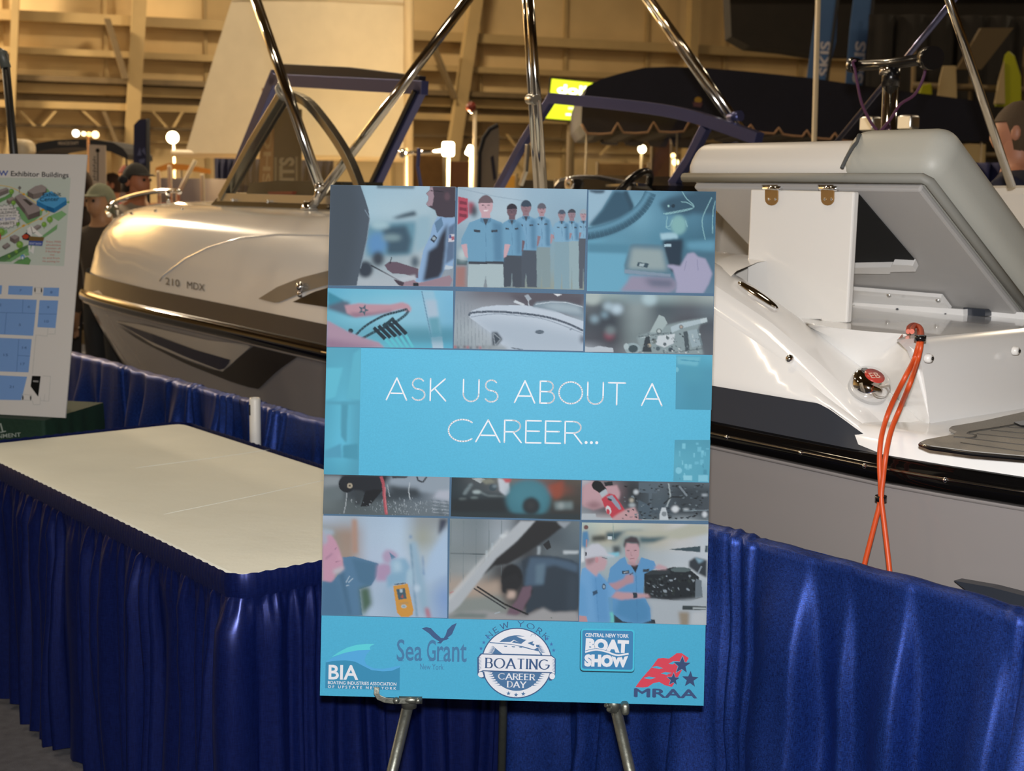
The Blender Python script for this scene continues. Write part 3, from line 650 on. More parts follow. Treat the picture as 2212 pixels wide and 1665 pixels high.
A.poly([(1060, 605), (1120, 598), (1370, 610), (1450, 880), (1440, 905), (1010, 880), (1000, 800)], '#54798e', 2); A.poly([(1075, 640), (1360, 650), (1400, 850), (1040, 835)], '#8fa3a8', 6)
A.poly([(1130, 770), (1235, 785), (1220, 825), (1120, 810)], '#39505e'); A.poly([(1150, 782), (1195, 788), (1180, 815), (1140, 808)], '#9fb4bd'); A.poly([(1005, 840), (1440, 885), (1436, 912), (1000, 876)], '#7c93a8')
A.poly([(1340, 500), (1500, 490), (1510, 545), (1350, 560)], '#9cc3d4', 2); A.poly([(1378, 602), (1448, 600), (1446, 625), (1380, 628)], '#a5c4d4')
A.ell(1515, 420, 75, 90, '#7fb0b4', soft=3); A.ell(1420, 240, 10, 10, '#9fd0d2')
for q in ([(1550, 105), (1590, 170), (1660, 240), (1600, 280), (1390, 320)], [(1540, 200), (1600, 210), (1665, 250)], [(1370, 315), (1500, 290), (1640, 262)], [(1410, 340), (1400, 440), (1440, 460)], [(1830, 160), (1750, 330), (1740, 420), (1768, 560)], [(1864, 190), (1840, 300), (1835, 500)], [(1460, 370), (1430, 430), (1390, 440)], [(1580, 380), (1600, 440)]):
    A.line([tuple(p) for p in [(v.x, v.y) for v in smoothline([(x, y, 0) for x, y in q], 16)]], 7, '#8fc0c8', False)
A.poly([(1060, 900), (1440, 915), (1500, 960), (1490, 1030), (1430, 1058), (960, 1048), (1030, 960)], '#8f8da6', 3); A.poly([(1180, 930), (1460, 940), (1470, 1010), (1260, 1000)], '#5f6880', 8)
A.poly([(1408, 800), (1450, 795), (1530, 810), (1570, 740), (1600, 690), (1660, 680), (1700, 720), (1770, 740), (1800, 800), (1835, 880), (1800, 980), (1750, 1064), (1490, 1060), (1500, 980), (1460, 840), (1410, 815)], '#9fa0bd', 2)
A.line([(1590, 760), (1570, 850)], 6, '#8386a6', False); A.line([(1690, 740), (1700, 850)], 6, '#8386a6', False)
A.out('photo_print', poster)
# ---------- picture 4 : tattooed forearm on a wheel
A.T = (700, 390, 4.381)
A.grid([(34, 1018), (1222, 1042), (1218, 1588), (24, 1572)], [['#62b0d0', '#6db8d6', '#73bcd8', '#79bad8', '#78b8da'], ['#66b2cf', '#78bcd6', '#83c0da', '#86bfda', '#74b4d6'], ['#6bb2cb', '#79bdd6', '#87c2d9', '#83bcd6', '#74b2d2'], ['#5fa0b8', '#68acc4', '#60a3ba', '#5d9ab0', '#5596b0'], ['#5a9bb4', '#62b0c8', '#5fb6d0', '#5cb0cc', '#5aaccc']])
A.poly([(920, 1042), (1040, 1046), (1130, 1588), (1030, 1586)], '#8fbdd6', 2); A.poly([(955, 1130), (1060, 1130), (1085, 1290), (985, 1300)], '#a5bdd2', 3); A.poly([(985, 1300), (1085, 1290), (1115, 1470), (1015, 1480)], '#639fb4', 3); A.poly([(1015, 1485), (1118, 1475), (1130, 1588), (1030, 1586)], '#a8c4d8')
A.line([(925, 1045), (1015, 1480)], 9, '#5f8ca8', False); A.poly([(700, 1450), (1218, 1440), (1218, 1520), (720, 1520)], '#4d8ea6', 12)
A.poly([(36, 1050), (185, 1130), (190, 1210), (36, 1190)], '#3f8aa4', 2); A.poly([(34, 1185), (190, 1135), (250, 1155), (230, 1200), (330, 1270), (250, 1285), (120, 1240), (34, 1215)], '#56687c', 3)
A.poly([(195, 1180), (330, 1160), (450, 1170), (640, 1170), (740, 1150), (800, 1170), (825, 1205), (820, 1240), (790, 1250), (740, 1215), (640, 1240), (450, 1270), (300, 1290), (215, 1255)], '#b593a2', 2); A.poly([(240, 1250), (450, 1250), (640, 1225), (640, 1245), (440, 1280), (280, 1292)], '#8f7388', 4)
A.star(372, 1225, 55, '#4a6272', 20); A.star(372, 1225, 22, '#b593a2', 56)
A.line([(v.x, v.y) for v in smoothline([(300, 1460, 0), (400, 1370, 0), (560, 1280, 0), (700, 1240, 0), (790, 1215, 0)], 20)], 22, '#2c4552', False); A.line([(v.x, v.y) for v in smoothline([(350, 1500, 0), (500, 1420, 0), (640, 1360, 0), (760, 1280, 0), (800, 1230, 0)], 20)], 26, '#30505e', False)
for k in range(5): A.line([(470+k*45, 1390-k*18), (580+k*50, 1500-k*12)], 34, '#22333f', False); A.line([(580+k*48, 1500-k*10), (650+k*48, 1580)], 24, '#5cc0d2', False)
A.ell(252, 1422, 24, 24, '#26424e'); A.line([(560, 1380), (660, 1300)], 30, '#25404c', False)
A.poly([(28, 1320), (100, 1360), (230, 1430), (380, 1490), (520, 1530), (570, 1578), (26, 1570)], '#a890a6', 2); A.poly([(26, 1500), (200, 1530), (420, 1560), (500, 1578), (26, 1572)], '#8d7590', 8)
A.out('photo_print', poster)
# ---------- picture 5 : white boat under a shed roof
A.grid([(1244, 1045), (2458, 1075), (2452, 1612), (1226, 1588)], [['#7b8694', '#6a6d78', '#5e5f6a', '#5a5560', '#5d626e'], ['#8e9aa6', '#8f98a3', '#858c98', '#7b808c', '#8595a2'], ['#97a6b0', '#a3afb8', '#b7c3d0', '#bac6d4', '#9fb0bf'], ['#8c9aa4', '#9aa8b2', '#b9c6d4', '#aebccb', '#98b0c2']])
for k in range(9): A.line([(1260+k*34, 1120+k*14), (1262+k*34, 1570)], 4, '#7a8894', False)
A.poly([(1750, 1075), (2100, 1060), (2455, 1090), (2450, 1250), (2100, 1230), (1900, 1190)], '#55545f', 6)
A.poly([(1374, 1262), (1400, 1230), (1500, 1195), (1650, 1178), (1900, 1180), (2150, 1215), (2300, 1280), (2455, 1330), (2452, 1612), (1800, 1600), (1720, 1590), (1600, 1460), (1440, 1340), (1380, 1298)], '#b9c8d8')
A.poly([(1400, 1290), (1900, 1330), (2452, 1460), (2452, 1612), (1800, 1600), (1640, 1500), (1440, 1350)], '#a6b7c8', 14)
A.line([(v.x, v.y) for v in smoothline([(1374, 1280, 0), (1400, 1250, 0), (1600, 1240, 0), (1850, 1255, 0), (2100, 1290, 0), (2300, 1350, 0), (2452, 1420, 0)], 24)], 20, '#4b5868', False); A.line([(v.x, v.y) for v in smoothline([(1385, 1292, 0), (1600, 1262, 0), (1850, 1278, 0), (2100, 1315, 0), (2452, 1445, 0)], 20)], 7, '#8494a4', False)
A.poly([(1970, 1195), (2010, 1150), (2150, 1140), (2300, 1150), (2452, 1190), (2452, 1300), (2250, 1250), (2080, 1215)], '#7f93a2', 2); A.poly([(2060, 1180), (2200, 1160), (2400, 1190), (2440, 1260), (2200, 1230)], '#99adba', 4); A.line([(2000, 1170), (2150, 1148), (2300, 1155), (2450, 1195)], 7, '#c0d0dc', False)
A.poly([(1790, 1150), (1810, 1130), (1900, 1170), (1884, 1185)], '#c3ced8'); A.poly([(1895, 1090), (1930, 1075), (1965, 1120), (1930, 1140)], '#9aa7b4'); A.line([(1930, 1125), (1940, 1190)], 8, '#b8c5d0', False); A.poly([(2170, 1070), (2260, 1075), (2210, 1095)], '#d3dae2')
A.ell(2040, 1432, 42, 20, '#5a6a7a'); A.line([(2325, 1412), (2350, 1398)], 10, '#6c7c8c', False); A.ell(2440, 1500, 20, 40, '#6b7686', soft=3)
A.poly([(1590, 1430), (1640, 1435), (1690, 1500), (1640, 1560), (1590, 1570)], '#3e4b58', 2); A.line([(1600, 1440), (1670, 1500), (1620, 1560), (1600, 1450)], 9, '#8a97a2', False)
for k in range(12): A.ell(1240+k*30, 1575+3*(k % 3), 12, 12, ['#a8525e', '#4b5864', '#8e9aa4', '#5c4a54'][k % 4], soft=1)
A.poly([(1500, 1560), (1720, 1570), (1740, 1600), (1500, 1594)], '#8f9ba2', 4); A.line([(1770, 1582), (1884, 1600)], 8, '#4f5c6a', False)
A.out('photo_print', poster)
# ---------- picture 6 : engine casting
A.T = (1120, 390, 4.382)
A.grid([(640, 1070), (1848, 1094), (1840, 1648), (628, 1622)], [['#a2b3b4', '#8ca2a6', '#7f98a2', '#8ba3a8', '#8a9a9c', '#9aa9aa'], ['#5a646c', '#42505a', '#86969b', '#4c5a63', '#565e68', '#66757f'], ['#454e58', '#3a434e', '#7d8d92', '#59656d', '#4d5059', '#4e5761'], ['#4c525c', '#40444e', '#748489', '#5c676f', '#565e66', '#585f68'], ['#9aa5b0', '#5c626c', '#7b868c', '#79878e', '#6b7780', '#5a626b']])
for (x, y, r, c) in ((700, 1110, 75, '#a6b6b6'), (850, 1190, 48, '#9fb8c6'), (930, 1215, 58, '#b0c8d8'), (720, 1310, 42, '#86a2b2'), (1240, 1120, 70, '#a7c2cc'), (815, 1270, 34, '#7d9cae'), (860, 1465, 45, '#86495c'), (870, 1420, 50, '#6f7f86')): A.ell(x, y, r, r*.85, c, soft=5)
A.poly([(628, 1570), (700, 1580), (760, 1565), (895, 1585), (898, 1624), (628, 1620)], '#b3bfca')
A.poly([(1120, 1480), (1280, 1420), (1340, 1380), (1560, 1330), (1780, 1298), (1785, 1335), (1720, 1360), (1700, 1420), (1750, 1648), (1160, 1636)], '#86999f', 1)
A.poly([(1330, 1270), (1380, 1290), (1410, 1350), (1340, 1440), (1240, 1440)], '#9db0b4'); A.poly([(1440, 1385), (1530, 1350), (1780, 1300), (1785, 1335), (1560, 1395), (1450, 1440)], '#a8bcc6'); A.poly([(1720, 1310), (1782, 1298), (1785, 1334), (1725, 1352)], '#b5c6ce')
A.poly([(1200, 1480), (1240, 1470), (1260, 1620), (1170, 1620)], '#343f47'); A.poly([(1320, 1470), (1480, 1450), (1470, 1540), (1380, 1580), (1300, 1550)], '#c0ccd4'); A.poly([(1560, 1430), (1600, 1425), (1620, 1600), (1580, 1620)], '#47555d'); A.poly([(1600, 1420), (1690, 1405), (1730, 1560), (1640, 1580)], '#93a8b2'); A.poly([(1690, 1410), (1705, 1405), (1745, 1560), (1730, 1565)], '#6c8089')
for (x, y, r, c) in ((1540, 1385, 20, '#5b6a72'), (1540, 1385, 13, '#a59d95'), (1330, 1425, 26, '#5d6c72'), (1330, 1425, 17, '#b0bfc2'), (1412, 1490, 15, '#66747a'), (1280, 1520, 24, '#6b7879'), (1385, 1548, 16, '#59666e'), (1240, 1560, 18, '#a39d8e'), (1320, 1590, 20, '#4f5f68'), (1440, 1600, 22, '#3f4e58')): A.ell(x, y, r, r, c)
A.ell(1080, 1590, 75, 55, '#8fa5ad'); A.ell(1085, 1592, 45, 36, '#3d5058'); A.ell(1020, 1570, 25, 30, '#a6b9c0')
rq = random.Random(4)
for k in range(70):
    x, y = rq.uniform(1140, 1720), rq.uniform(1440, 1630); A.ell(x, y, rq.uniform(4, 12), rq.uniform(3, 9), rq.choice(['#4b5a62', '#a9bac0', '#6d7d84', '#3a464e', '#c2ced2']), rot=rq.uniform(0, 90), n=8)
A.line([(1130, 1480), (1420, 1440)], 6, '#55636a', False); A.line([(1480, 1625), (1740, 1590)], 6, '#4f5d64', False)
A.out('photo_print', poster)
# ---------- headline panel with its ghosted side pictures
A.T = (690, 740, 2.572); A.ds = .6
A.grid([(40, 26), (232, 28), (218, 735), (24, 730)], [['#5aa9c4', '#58a8c4', '#56a4c0'], ['#55a9c6', '#5bb0cc', '#54a3bf'], ['#56abc9', '#5fb8d6', '#55a5c2'], ['#59b0ce', '#60bbdc', '#54a4c0'], ['#50a3c2', '#55a9c6', '#519fbc']])
for q, c in (([(36, 140), (130, 140), (90, 300), (36, 320)], '#62bdd8'), ([(120, 330), (160, 330), (150, 560), (120, 520)], '#4f9bb6'), ([(190, 60), (232, 30), (225, 320), (150, 310)], '#5eb4cf'), ([(130, 570), (215, 560), (215, 650), (130, 640)], '#4b98b4'), ([(30, 600), (120, 560), (125, 640), (30, 640)], '#539fbf'), ([(36, 325), (222, 330), (222, 345), (36, 340)], '#54a2be')): A.poly(q, c, 2)
A.out('ghosted_picture', poster); A.T = (690, 740, 2.572)
A.grid([(1982, 70), (2184, 72), (2178, 374), (1978, 370)], [['#57a9c6', '#55a6c2', '#5aadca'], ['#4f9bb7', '#509cb6', '#4e98b4'], ['#4d9ab8', '#4a94b0', '#4b96b2'], ['#4b98b6', '#4894b0', '#4a94b0']])
A.poly([(1985, 78), (2120, 78), (2100, 130), (1990, 118)], '#6bb5cc', 2); A.ell(1986, 150, 10, 14, '#72bbd2'); A.line([(2005, 95), (2110, 105)], 6, '#4d9ab6', False)
A.out('ghosted_picture', poster)
A.grid([(1974, 540), (2172, 540), (2166, 776), (1966, 770)], [['#4f9cb8', '#519eb8', '#4f9ab4'], ['#5aaac4', '#58a6c0', '#56a3bd'], ['#54a2be', '#58a8c2', '#54a2bc']])
for k in range(26):
    x, y = rq.uniform(1985, 2150), rq.uniform(555, 755); A.rect(x, y, x+rq.uniform(4, 22), y+rq.uniform(4, 34), rq.choice(['#69b6d0', '#4a93ae', '#76c0d8', '#4f9ab4']))
A.ell(1996, 710, 18, 18, '#7cc3dc'); A.rect(2022, 738, 2070, 765, '#86c8de'); A.rect(2105, 735, 2160, 772, '#7dc2da')
A.out('ghosted_picture', poster)
A.T = (690, 740, 2.572); WH = '#eef3fb'
A1 = A; A = A0; A.T = (690, 740, 2.572); A.ds = 0
_hl = 'ASK US ABOUT A'; _tot = sum(GL[c][0]+.185 for c in _hl)-.185; _cur = 0
for wd_ in _hl.split(' '):
    L_ = sum(GL[c][0]+.185 for c in wd_)-.185; f0, f1 = _cur/_tot, (_cur+L_)/_tot
    strokes(A, wd_, 372+1530*f0, 316+34*f0, 372+1530*f1, 316+34*f1, 121, 8, WH, gap=.185); A.out('headline_word', poster); _cur += L_+.185+GL[' '][0]+.185
strokes(A, 'CAREER...', 716, 547, 1546, 563, 122, 8, WH, gap=.12); A.out('headline_word', poster); A = A1
# ---------- pictures 7 to 12
A.T = (680, 1010, 4.758)
A.grid([(95, 68), (1386, 97), (1380, 500), (82, 474)], [['#4b5058', '#39424b', '#4a545e', '#8595a3', '#8b9aa8'], ['#7f8a93', '#3c454e', '#6b7984', '#8c9cab', '#98a7b6'], ['#6f7a80', '#3b444b', '#39424a', '#5b6975', '#9aa7b6'], ['#687478', '#525d62', '#57636a', '#65727c', '#6f7d88'], ['#5f6a6e', '#566166', '#5a666c', '#66737c', '#64717b']])
A.poly([(95, 80), (280, 85), (245, 180), (95, 190)], '#87939b', 3); A.poly([(92, 200), (300, 200), (290, 330), (90, 340)], '#667379', 6)
A.ell(330, 170, 85, 85, '#23282e'); A.poly([(245, 160), (280, 90), (400, 80), (740, 85), (700, 240), (560, 270), (300, 200)], '#262b32', 2); A.ell(360, 185, 28, 28, '#a79f8e'); A.ell(360, 185, 12, 12, '#4a453d')
A.poly([(470, 400), (520, 240), (620, 220), (700, 230), (560, 395)], '#1f2328'); A.poly([(420, 230), (500, 240), (470, 380), (410, 380)], '#3a4248', 2)
A.poly([(780, 100), (1060, 88), (1386, 100), (1384, 225), (1200, 250), (900, 200), (760, 170)], '#8d9dac', 3); A.line([(1050, 90), (1060, 130), (1110, 150), (1150, 95)], 16, '#363e47', False); A.poly([(790, 85), (960, 86), (940, 105), (800, 110)], '#3d4249')
A.poly([(1270, 235), (1384, 235), (1382, 330), (1220, 310)], '#a9b2c2', 3); A.poly([(760, 190), (1060, 210), (1090, 310), (820, 320)], '#39434b', 6)
for k in range(230):
    x, y = rq.gauss(900, 250), rq.gauss(400, 55)
    if 110 < x < 1370 and 210 < y < 490: A.poly([(x, y), (x+rq.uniform(2, 6), y+rq.uniform(-3, 3)), (x+rq.uniform(-4, 8), y+rq.uniform(10, 34))], rq.choice(['#a9b6c0', '#8b99a4', '#c0ccd6', '#76858f']))
for k in range(9): A.line([(1200+rq.uniform(-10, 10), 330+k*18), (1378, 350+k*17)], 3, '#a4b0bd' if k % 2 else '#4b5862', False)
A.line([(330, 260), (318, 380), (298, 470)], 6, '#b4bfc6', False); A.line([(975, 150), (965, 240), (980, 330)], 8, '#b9c5ce', False); A.line([(745, 170), (770, 300)], 8, '#9aa8b2', False)
A.line([(v.x, v.y) for v in smoothline([(680, 90, 0), (705, 170, 0), (715, 300, 0), (735, 480, 0)], 16)], 30, '#ab5560', False); A.line([(725, 200), (722, 300), (742, 470)], 6, '#cf8890', False)
A.out('photo_print', poster)
A.grid([(1408, 98), (2738, 130), (2728, 535), (1398, 500)], [['#2e3940', '#4d555a', '#6b6f6c', '#7a5a56', '#4e4a48', '#54514c'], ['#2f3b42', '#454f55', '#596065', '#4a7684', '#7a4a40', '#4a4745'], ['#2d3940', '#38444b', '#3c484f', '#447282', '#47453f', '#44423f'], ['#2a353b', '#2d383f', '#2c373d', '#3c606c', '#393b3c', '#3a3c3d'], ['#2c3a40', '#2d393f', '#2b363c', '#33474f', '#33383a', '#34393b']])
A.poly([(1610, 110), (1700, 105), (1760, 120), (1700, 160)], '#a5b0b4'); A.poly([(1700, 130), (1800, 110), (1860, 150), (1760, 170)], '#7c8177', 2); A.poly([(1880, 110), (1990, 120), (2010, 260), (1960, 290), (1900, 240)], '#b9c3cf', 2); A.poly([(1930, 112), (2020, 112), (2010, 150), (1960, 155)], '#b4545c', 2)
for (x, y) in ((1600, 180), (1580, 210), (1560, 235), (1545, 260)): A.ell(x, y, 26, 16, '#6f7f86', rot=-30, soft=2)
A.ell(1665, 250, 45, 18, '#9fb0b4', soft=2); A.ell(1520, 325, 40, 14, '#7d8d90', soft=2); A.ell(1640, 312, 40, 14, '#7f9194', soft=2); A.ell(1830, 205, 40, 35, '#3d4d56'); A.ell(1850, 190, 26, 18, '#6b7c86', soft=2); A.line([(1700, 250), (1780, 290), (1980, 300)], 12, '#7b8b90', False, soft=2)
A.poly([(1400, 320), (1960, 300), (1990, 450), (1400, 480)], '#2a3136', 6)
A.poly([(2410, 170), (2560, 130), (2540, 290), (2480, 330), (2380, 240)], '#8c4b3d', 6); A.poly([(2200, 112), (2500, 118), (2440, 160), (2240, 150)], '#6b5653', 5)
A.ell(2196, 330, 222, 205, '#3f7484', soft=5); A.ell(2190, 290, 195, 150, '#467f90', soft=14); A.ell(2224, 395, 92, 92, '#2b3238', soft=4); A.ell(2218, 385, 40, 40, '#3a3f43', soft=8)
A.poly([(2460, 350), (2650, 350), (2650, 425), (2470, 430)], '#6f8084', 4); A.ell(2530, 390, 30, 30, '#8f9c9f', soft=3); A.poly([(1398, 455), (2726, 480), (2726, 535), (1398, 500)], '#303b40', 4)
A.out('photo_print', poster)
A.T = (1110, 1010, 4.757)
A.grid([(702, 130), (2008, 155), (2000, 545), (694, 535)], [['#a9adb7', '#6f6a70', '#3b4248', '#596570', '#4e5a62', '#56626b'], ['#a88e97', '#8a737b', '#2e353b', '#4f5c66', '#38424a', '#3f4a52'], ['#9a8088', '#6f5a62', '#343c42', '#4a5862', '#3a444c', '#454f58'], ['#7d8790', '#5e5960', '#48525a', '#465561', '#3b454d', '#465059'], ['#a3aeb6', '#a9a6ac', '#7f8a90', '#4f5c64', '#8a97a0', '#56626a']])
A.poly([(705, 240), (740, 170), (820, 135), (900, 200), (960, 190), (1060, 180), (1092, 260), (1080, 330), (980, 260), (930, 400), (820, 430), (720, 400), (702, 370)], '#b5969f', 2); A.poly([(720, 380), (830, 340), (930, 390), (820, 432)], '#8d6f78', 5)
A.ell(850, 180, 48, 50, '#17191d'); A.poly([(830, 140), (890, 140), (955, 220), (930, 270), (880, 260), (820, 220)], '#1a1c20'); A.poly([(880, 260), (945, 215), (965, 260), (905, 305)], '#a7b4bf'); A.poly([(925, 150), (1010, 140), (1020, 180), (940, 190)], '#23272c')
A.poly([(900, 320), (980, 265), (1040, 280), (1145, 440), (1100, 500), (1010, 520), (930, 400)], '#b4404f'); A.poly([(950, 300), (1010, 280), (1080, 370), (1105, 425), (1080, 432), (1000, 340)], '#8a95a8'); A.poly([(970, 310), (1010, 330), (1000, 345), (960, 325)], '#2c3038'); A.ell(972, 435, 26, 45, '#c7cdd4', rot=-15); A.ell(968, 450, 18, 28, '#b4404f', rot=-15)
A.poly([(1010, 520), (1060, 480), (1150, 430), (1240, 400), (1260, 450), (1320, 500), (1326, 540), (1010, 536)], '#b8969c', 2); A.poly([(700, 470), (840, 475), (846, 510), (1010, 520), (1010, 537), (696, 534)], '#a8b3bc')
A.poly([(1282, 150), (1480, 152), (1470, 260), (1420, 262), (1410, 470), (1380, 470), (1390, 260), (1284, 255)], '#54636f'); A.poly([(1280, 330), (1400, 390), (1410, 535), (1280, 535)], '#4a5b68')
for k in range(140):
    x, y = rq.uniform(1110, 1990), rq.uniform(165, 520); A.poly([(x, y), (x+rq.uniform(8, 44), y+rq.uniform(-4, 4)), (x+rq.uniform(6, 30), y+rq.uniform(5, 22)), (x-3, y+10)], rq.choice(['#23292e', '#2d353b', '#56646e', '#39444c', '#6d7c86', '#1b2024']))
for (x, y, rx, ry, c) in ((1255, 250, 26, 24, '#b9c4cc'), (1210, 335, 22, 24, '#a8a79c'), (1215, 385, 34, 22, '#9aa7ae'), (1658, 425, 38, 34, '#c9d2da'), (1540, 475, 30, 38, '#c2ccd4'), (1770, 430, 30, 14, '#aab6be'), (1960, 480, 26, 30, '#c4cdd6'), (1960, 280, 30, 12, '#aab7c2')): A.ell(x, y, rx, ry, c, soft=1)
A.poly([(1500, 470), (1520, 410), (1560, 410), (1590, 540), (1496, 540)], '#b9c4cc'); A.ell(1545, 475, 26, 26, '#7b868e'); A.line([(1590, 160), (1610, 300), (1570, 400)], 14, '#9aa8ae', False); A.line([(1540, 370), (1620, 300), (1740, 300)], 12, '#22282c', False); A.line([(1700, 190), (1780, 290)], 20, '#76848e', False); A.line([(1740, 445), (2000, 435)], 8, '#7d8f9a', False)
A.poly([(1320, 530), (2000, 540), (2000, 546), (1320, 546)], '#9fb0b8')
A.out('photo_print', poster)
A.T = (680, 1010, 4.758)
A.grid([(82, 492), (1366, 520), (1360, 1545), (68, 1512)], [['#a7b7cb', '#9fb0c0', '#a4bbd2', '#a6bfd8', '#8d979c', '#8a949c'], ['#8a8f8c', '#9a8a80', '#a9bfd6', '#adc5dc', '#98a19c', '#a3b4c4'], ['#8f9490', '#9c8e84', '#acc0d8', '#b0c6de', '#a7b8c4', '#a7bfd6'], ['#8b9a9c', '#93979a', '#a6b9d2', '#9fb9d4', '#a5bcd2', '#93aed0'], ['#6d93ac', '#6c8f9c', '#a3bad2', '#97b2cc', '#9db6ce', '#7f9fce'], ['#6a9fc0', '#6b938c', '#a9c0d8', '#9db5cd', '#a2b9d2', '#88a7d0']])
A.poly([(378, 530), (435, 530), (440, 880), (385, 880)], '#a98d80', 4); A.poly([(1280, 525), (1366, 530), (1340, 620), (1270, 700)], '#3f4758', 3); A.poly([(1180, 900), (1366, 600), (1362, 1100), (1100, 1200)], '#a4bfdc', 8); A.poly([(970, 760), (1040, 760), (1120, 1100), (1180, 1500), (1100, 1500), (1010, 1050)], '#8fb0c8', 5); A.line([(985, 780), (1000, 950), (1020, 1250), (1050, 1530)], 16, '#6d92ac', False, soft=2); A.line([(1110, 900), (1120, 1100)], 10, '#6388b4', False, soft=2)
A.poly([(1130, 1440), (1170, 1440), (1195, 1540), (1150, 1540)], '#b07080', 3); A.ell(985, 710, 16, 20, '#7a96b4', soft=2)
A.poly([(285, 920), (400, 910), (655, 985), (640, 1110), (580, 1210), (460, 1250), (490, 1520), (68, 1512), (76, 1160), (180, 1170), (290, 1040)], '#567d9f'); A.poly([(380, 930), (650, 990), (640, 1110), (560, 1220), (450, 1170)], '#4d7493', 4); A.poly([(240, 1080), (300, 1070), (380, 1510), (340, 1515)], '#4a6f8e', 3); A.poly([(460, 1240), (560, 1220), (590, 1400), (490, 1520)], '#4e6a5c', 5); A.poly([(76, 1180), (230, 1130), (330, 1515), (70, 1512)], '#4f7698', 8)
A.line([(320, 1180), (360, 1110)], 8, '#a9c0d2', False); A.line([(345, 1180), (395, 1135)], 9, '#a9c0d2', False); A.line([(320, 1215), (352, 1205)], 8, '#a9c0d2', False)
A.poly([(82, 640), (150, 660), (220, 760), (260, 860), (285, 960), (296, 1040), (220, 1080), (200, 1140), (170, 1175), (78, 1160)], '#bf96ae', 2); A.poly([(82, 620), (190, 640), (200, 690), (120, 690), (130, 760), (84, 800)], '#9fb1c2', 3); A.poly([(190, 1050), (296, 1010), (300, 1040), (250, 1085), (190, 1085)], '#b6b8c4', 3); A.line([(110, 940), (180, 880)], 10, '#8a6f8c', False, soft=2); A.line([(205, 840), (225, 820)], 8, '#8a6f8c', False); A.line([(210, 970), (270, 955)], 8, '#94708a', False); A.poly([(230, 860), (285, 950), (250, 960)], '#cba3b8', 3)
A.poly([(640, 1000), (720, 980), (790, 1000), (790, 1080), (740, 1165), (630, 1165)], '#a893b4', 3); A.poly([(690, 900), (730, 840), (800, 850), (860, 900), (820, 960), (760, 990), (710, 970)], '#a99cba', 3); A.poly([(765, 868), (832, 920), (790, 945)], '#5d7fa0')
A.poly([(780, 940), (930, 930), (980, 1010), (940, 1180), (830, 1195), (745, 1240), (740, 1120), (790, 1080)], '#82abc8', 3); A.poly([(790, 960), (880, 950), (900, 1060), (810, 1080)], '#a3c3da', 5); A.poly([(945, 1060), (1010, 1040), (1000, 1230), (950, 1160)], '#9fbfd4', 4)
A.poly([(805, 1215), (955, 1190), (1015, 1460), (1005, 1510), (960, 1535), (890, 1535), (845, 1490)], '#c99548'); A.poly([(838, 1250), (925, 1235), (945, 1345), (860, 1358)], '#47606e'); A.poly([(870, 1250), (905, 1245), (900, 1280), (875, 1285)], '#a9bcc8'); A.poly([(880, 1330), (905, 1300), (912, 1345)], '#a45a50'); A.ell(915, 1425, 28, 20, '#a8bcc4'); A.ell(915, 1425, 14, 10, '#8aa0b0'); A.poly([(865, 1390), (960, 1375), (965, 1395), (870, 1410)], '#b5905a'); A.line([(820, 1200), (935, 1185)], 10, '#3a4a58', False)
A.ell(1050, 1240, 32, 40, '#b3cadf', soft=4)
A.out('photo_print', poster)
A.grid([(1390, 522), (2722, 552), (2708, 1574), (1374, 1550)], [['#7c8a90', '#738189', '#8d99a3', '#3b3f45', '#56616a', '#66747c'], ['#808d95', '#79868e', '#96a3ae', '#3a3e43', '#4f5b64', '#5f6e78'], ['#7d8a90', '#7b868c', '#8e9aa2', '#42474c', '#5f6b73', '#56646e'], ['#889296', '#8f999e', '#4a4e52', '#3d4d5c', '#445666', '#3e4f60'], ['#a39a92', '#9f968e', '#5b5654', '#2e3338', '#313941', '#34404b'], ['#8c9290', '#8a8f8e', '#6b6866', '#313336', '#33383e', '#3c4248'], ['#98a0a0', '#9aa1a0', '#8f8f90', '#86868a', '#8c8d92', '#93949a']])
for k in range(5): A.line([(1400+k*130, 540), (1395+k*130, 1180)], 5, '#6b7a80', False)
A.line([(1390, 880), (1760, 890)], 10, '#4e5a60', False); A.poly([(1385, 1290), (1900, 1150), (1910, 1330), (1400, 1420)], '#a4978c', 8); A.line([(1390, 1290), (1430, 1270)], 14, '#a85a5a', False); A.poly([(1390, 1340), (1900, 1310), (2000, 1500), (1400, 1530)], '#828b8a', 8)
A.ell(1945, 705, 45, 22, '#c3d0da', soft=1); A.poly([(1815, 770), (1835, 770), (1840, 850), (1812, 850)], '#98a8b2'); A.rect(1755, 850, 1775, 960, '#98a8b0')
A.T = (1110, 1010, 4.757)
A.poly([(70, 545), (230, 545), (100, 690), (-270, 1050), (-560, 1420), (-715, 1560), (-720, 1400), (-560, 1230), (-300, 960), (-100, 720)], '#a9b2ba', 1); A.line([(-60, 650), (-300, 930), (-700, 1380)], 26, '#c0c7cc', False, soft=4)
A.poly([(225, 545), (470, 552), (510, 600), (360, 720), (60, 920), (-60, 990), (-200, 1010), (-330, 1120), (-180, 930), (40, 750)], '#2c2e31', 1); A.poly([(300, 790), (360, 740), (385, 820), (340, 845)], '#2c2f33'); A.poly([(440, 550), (590, 556), (520, 620), (470, 590)], '#8d98a2', 2)
A.poly([(510, 850), (665, 852), (660, 885), (508, 885)], '#b2bec6', 1); A.poly([(245, 810), (275, 805), (268, 890), (240, 895)], '#9aa7b0', 1)
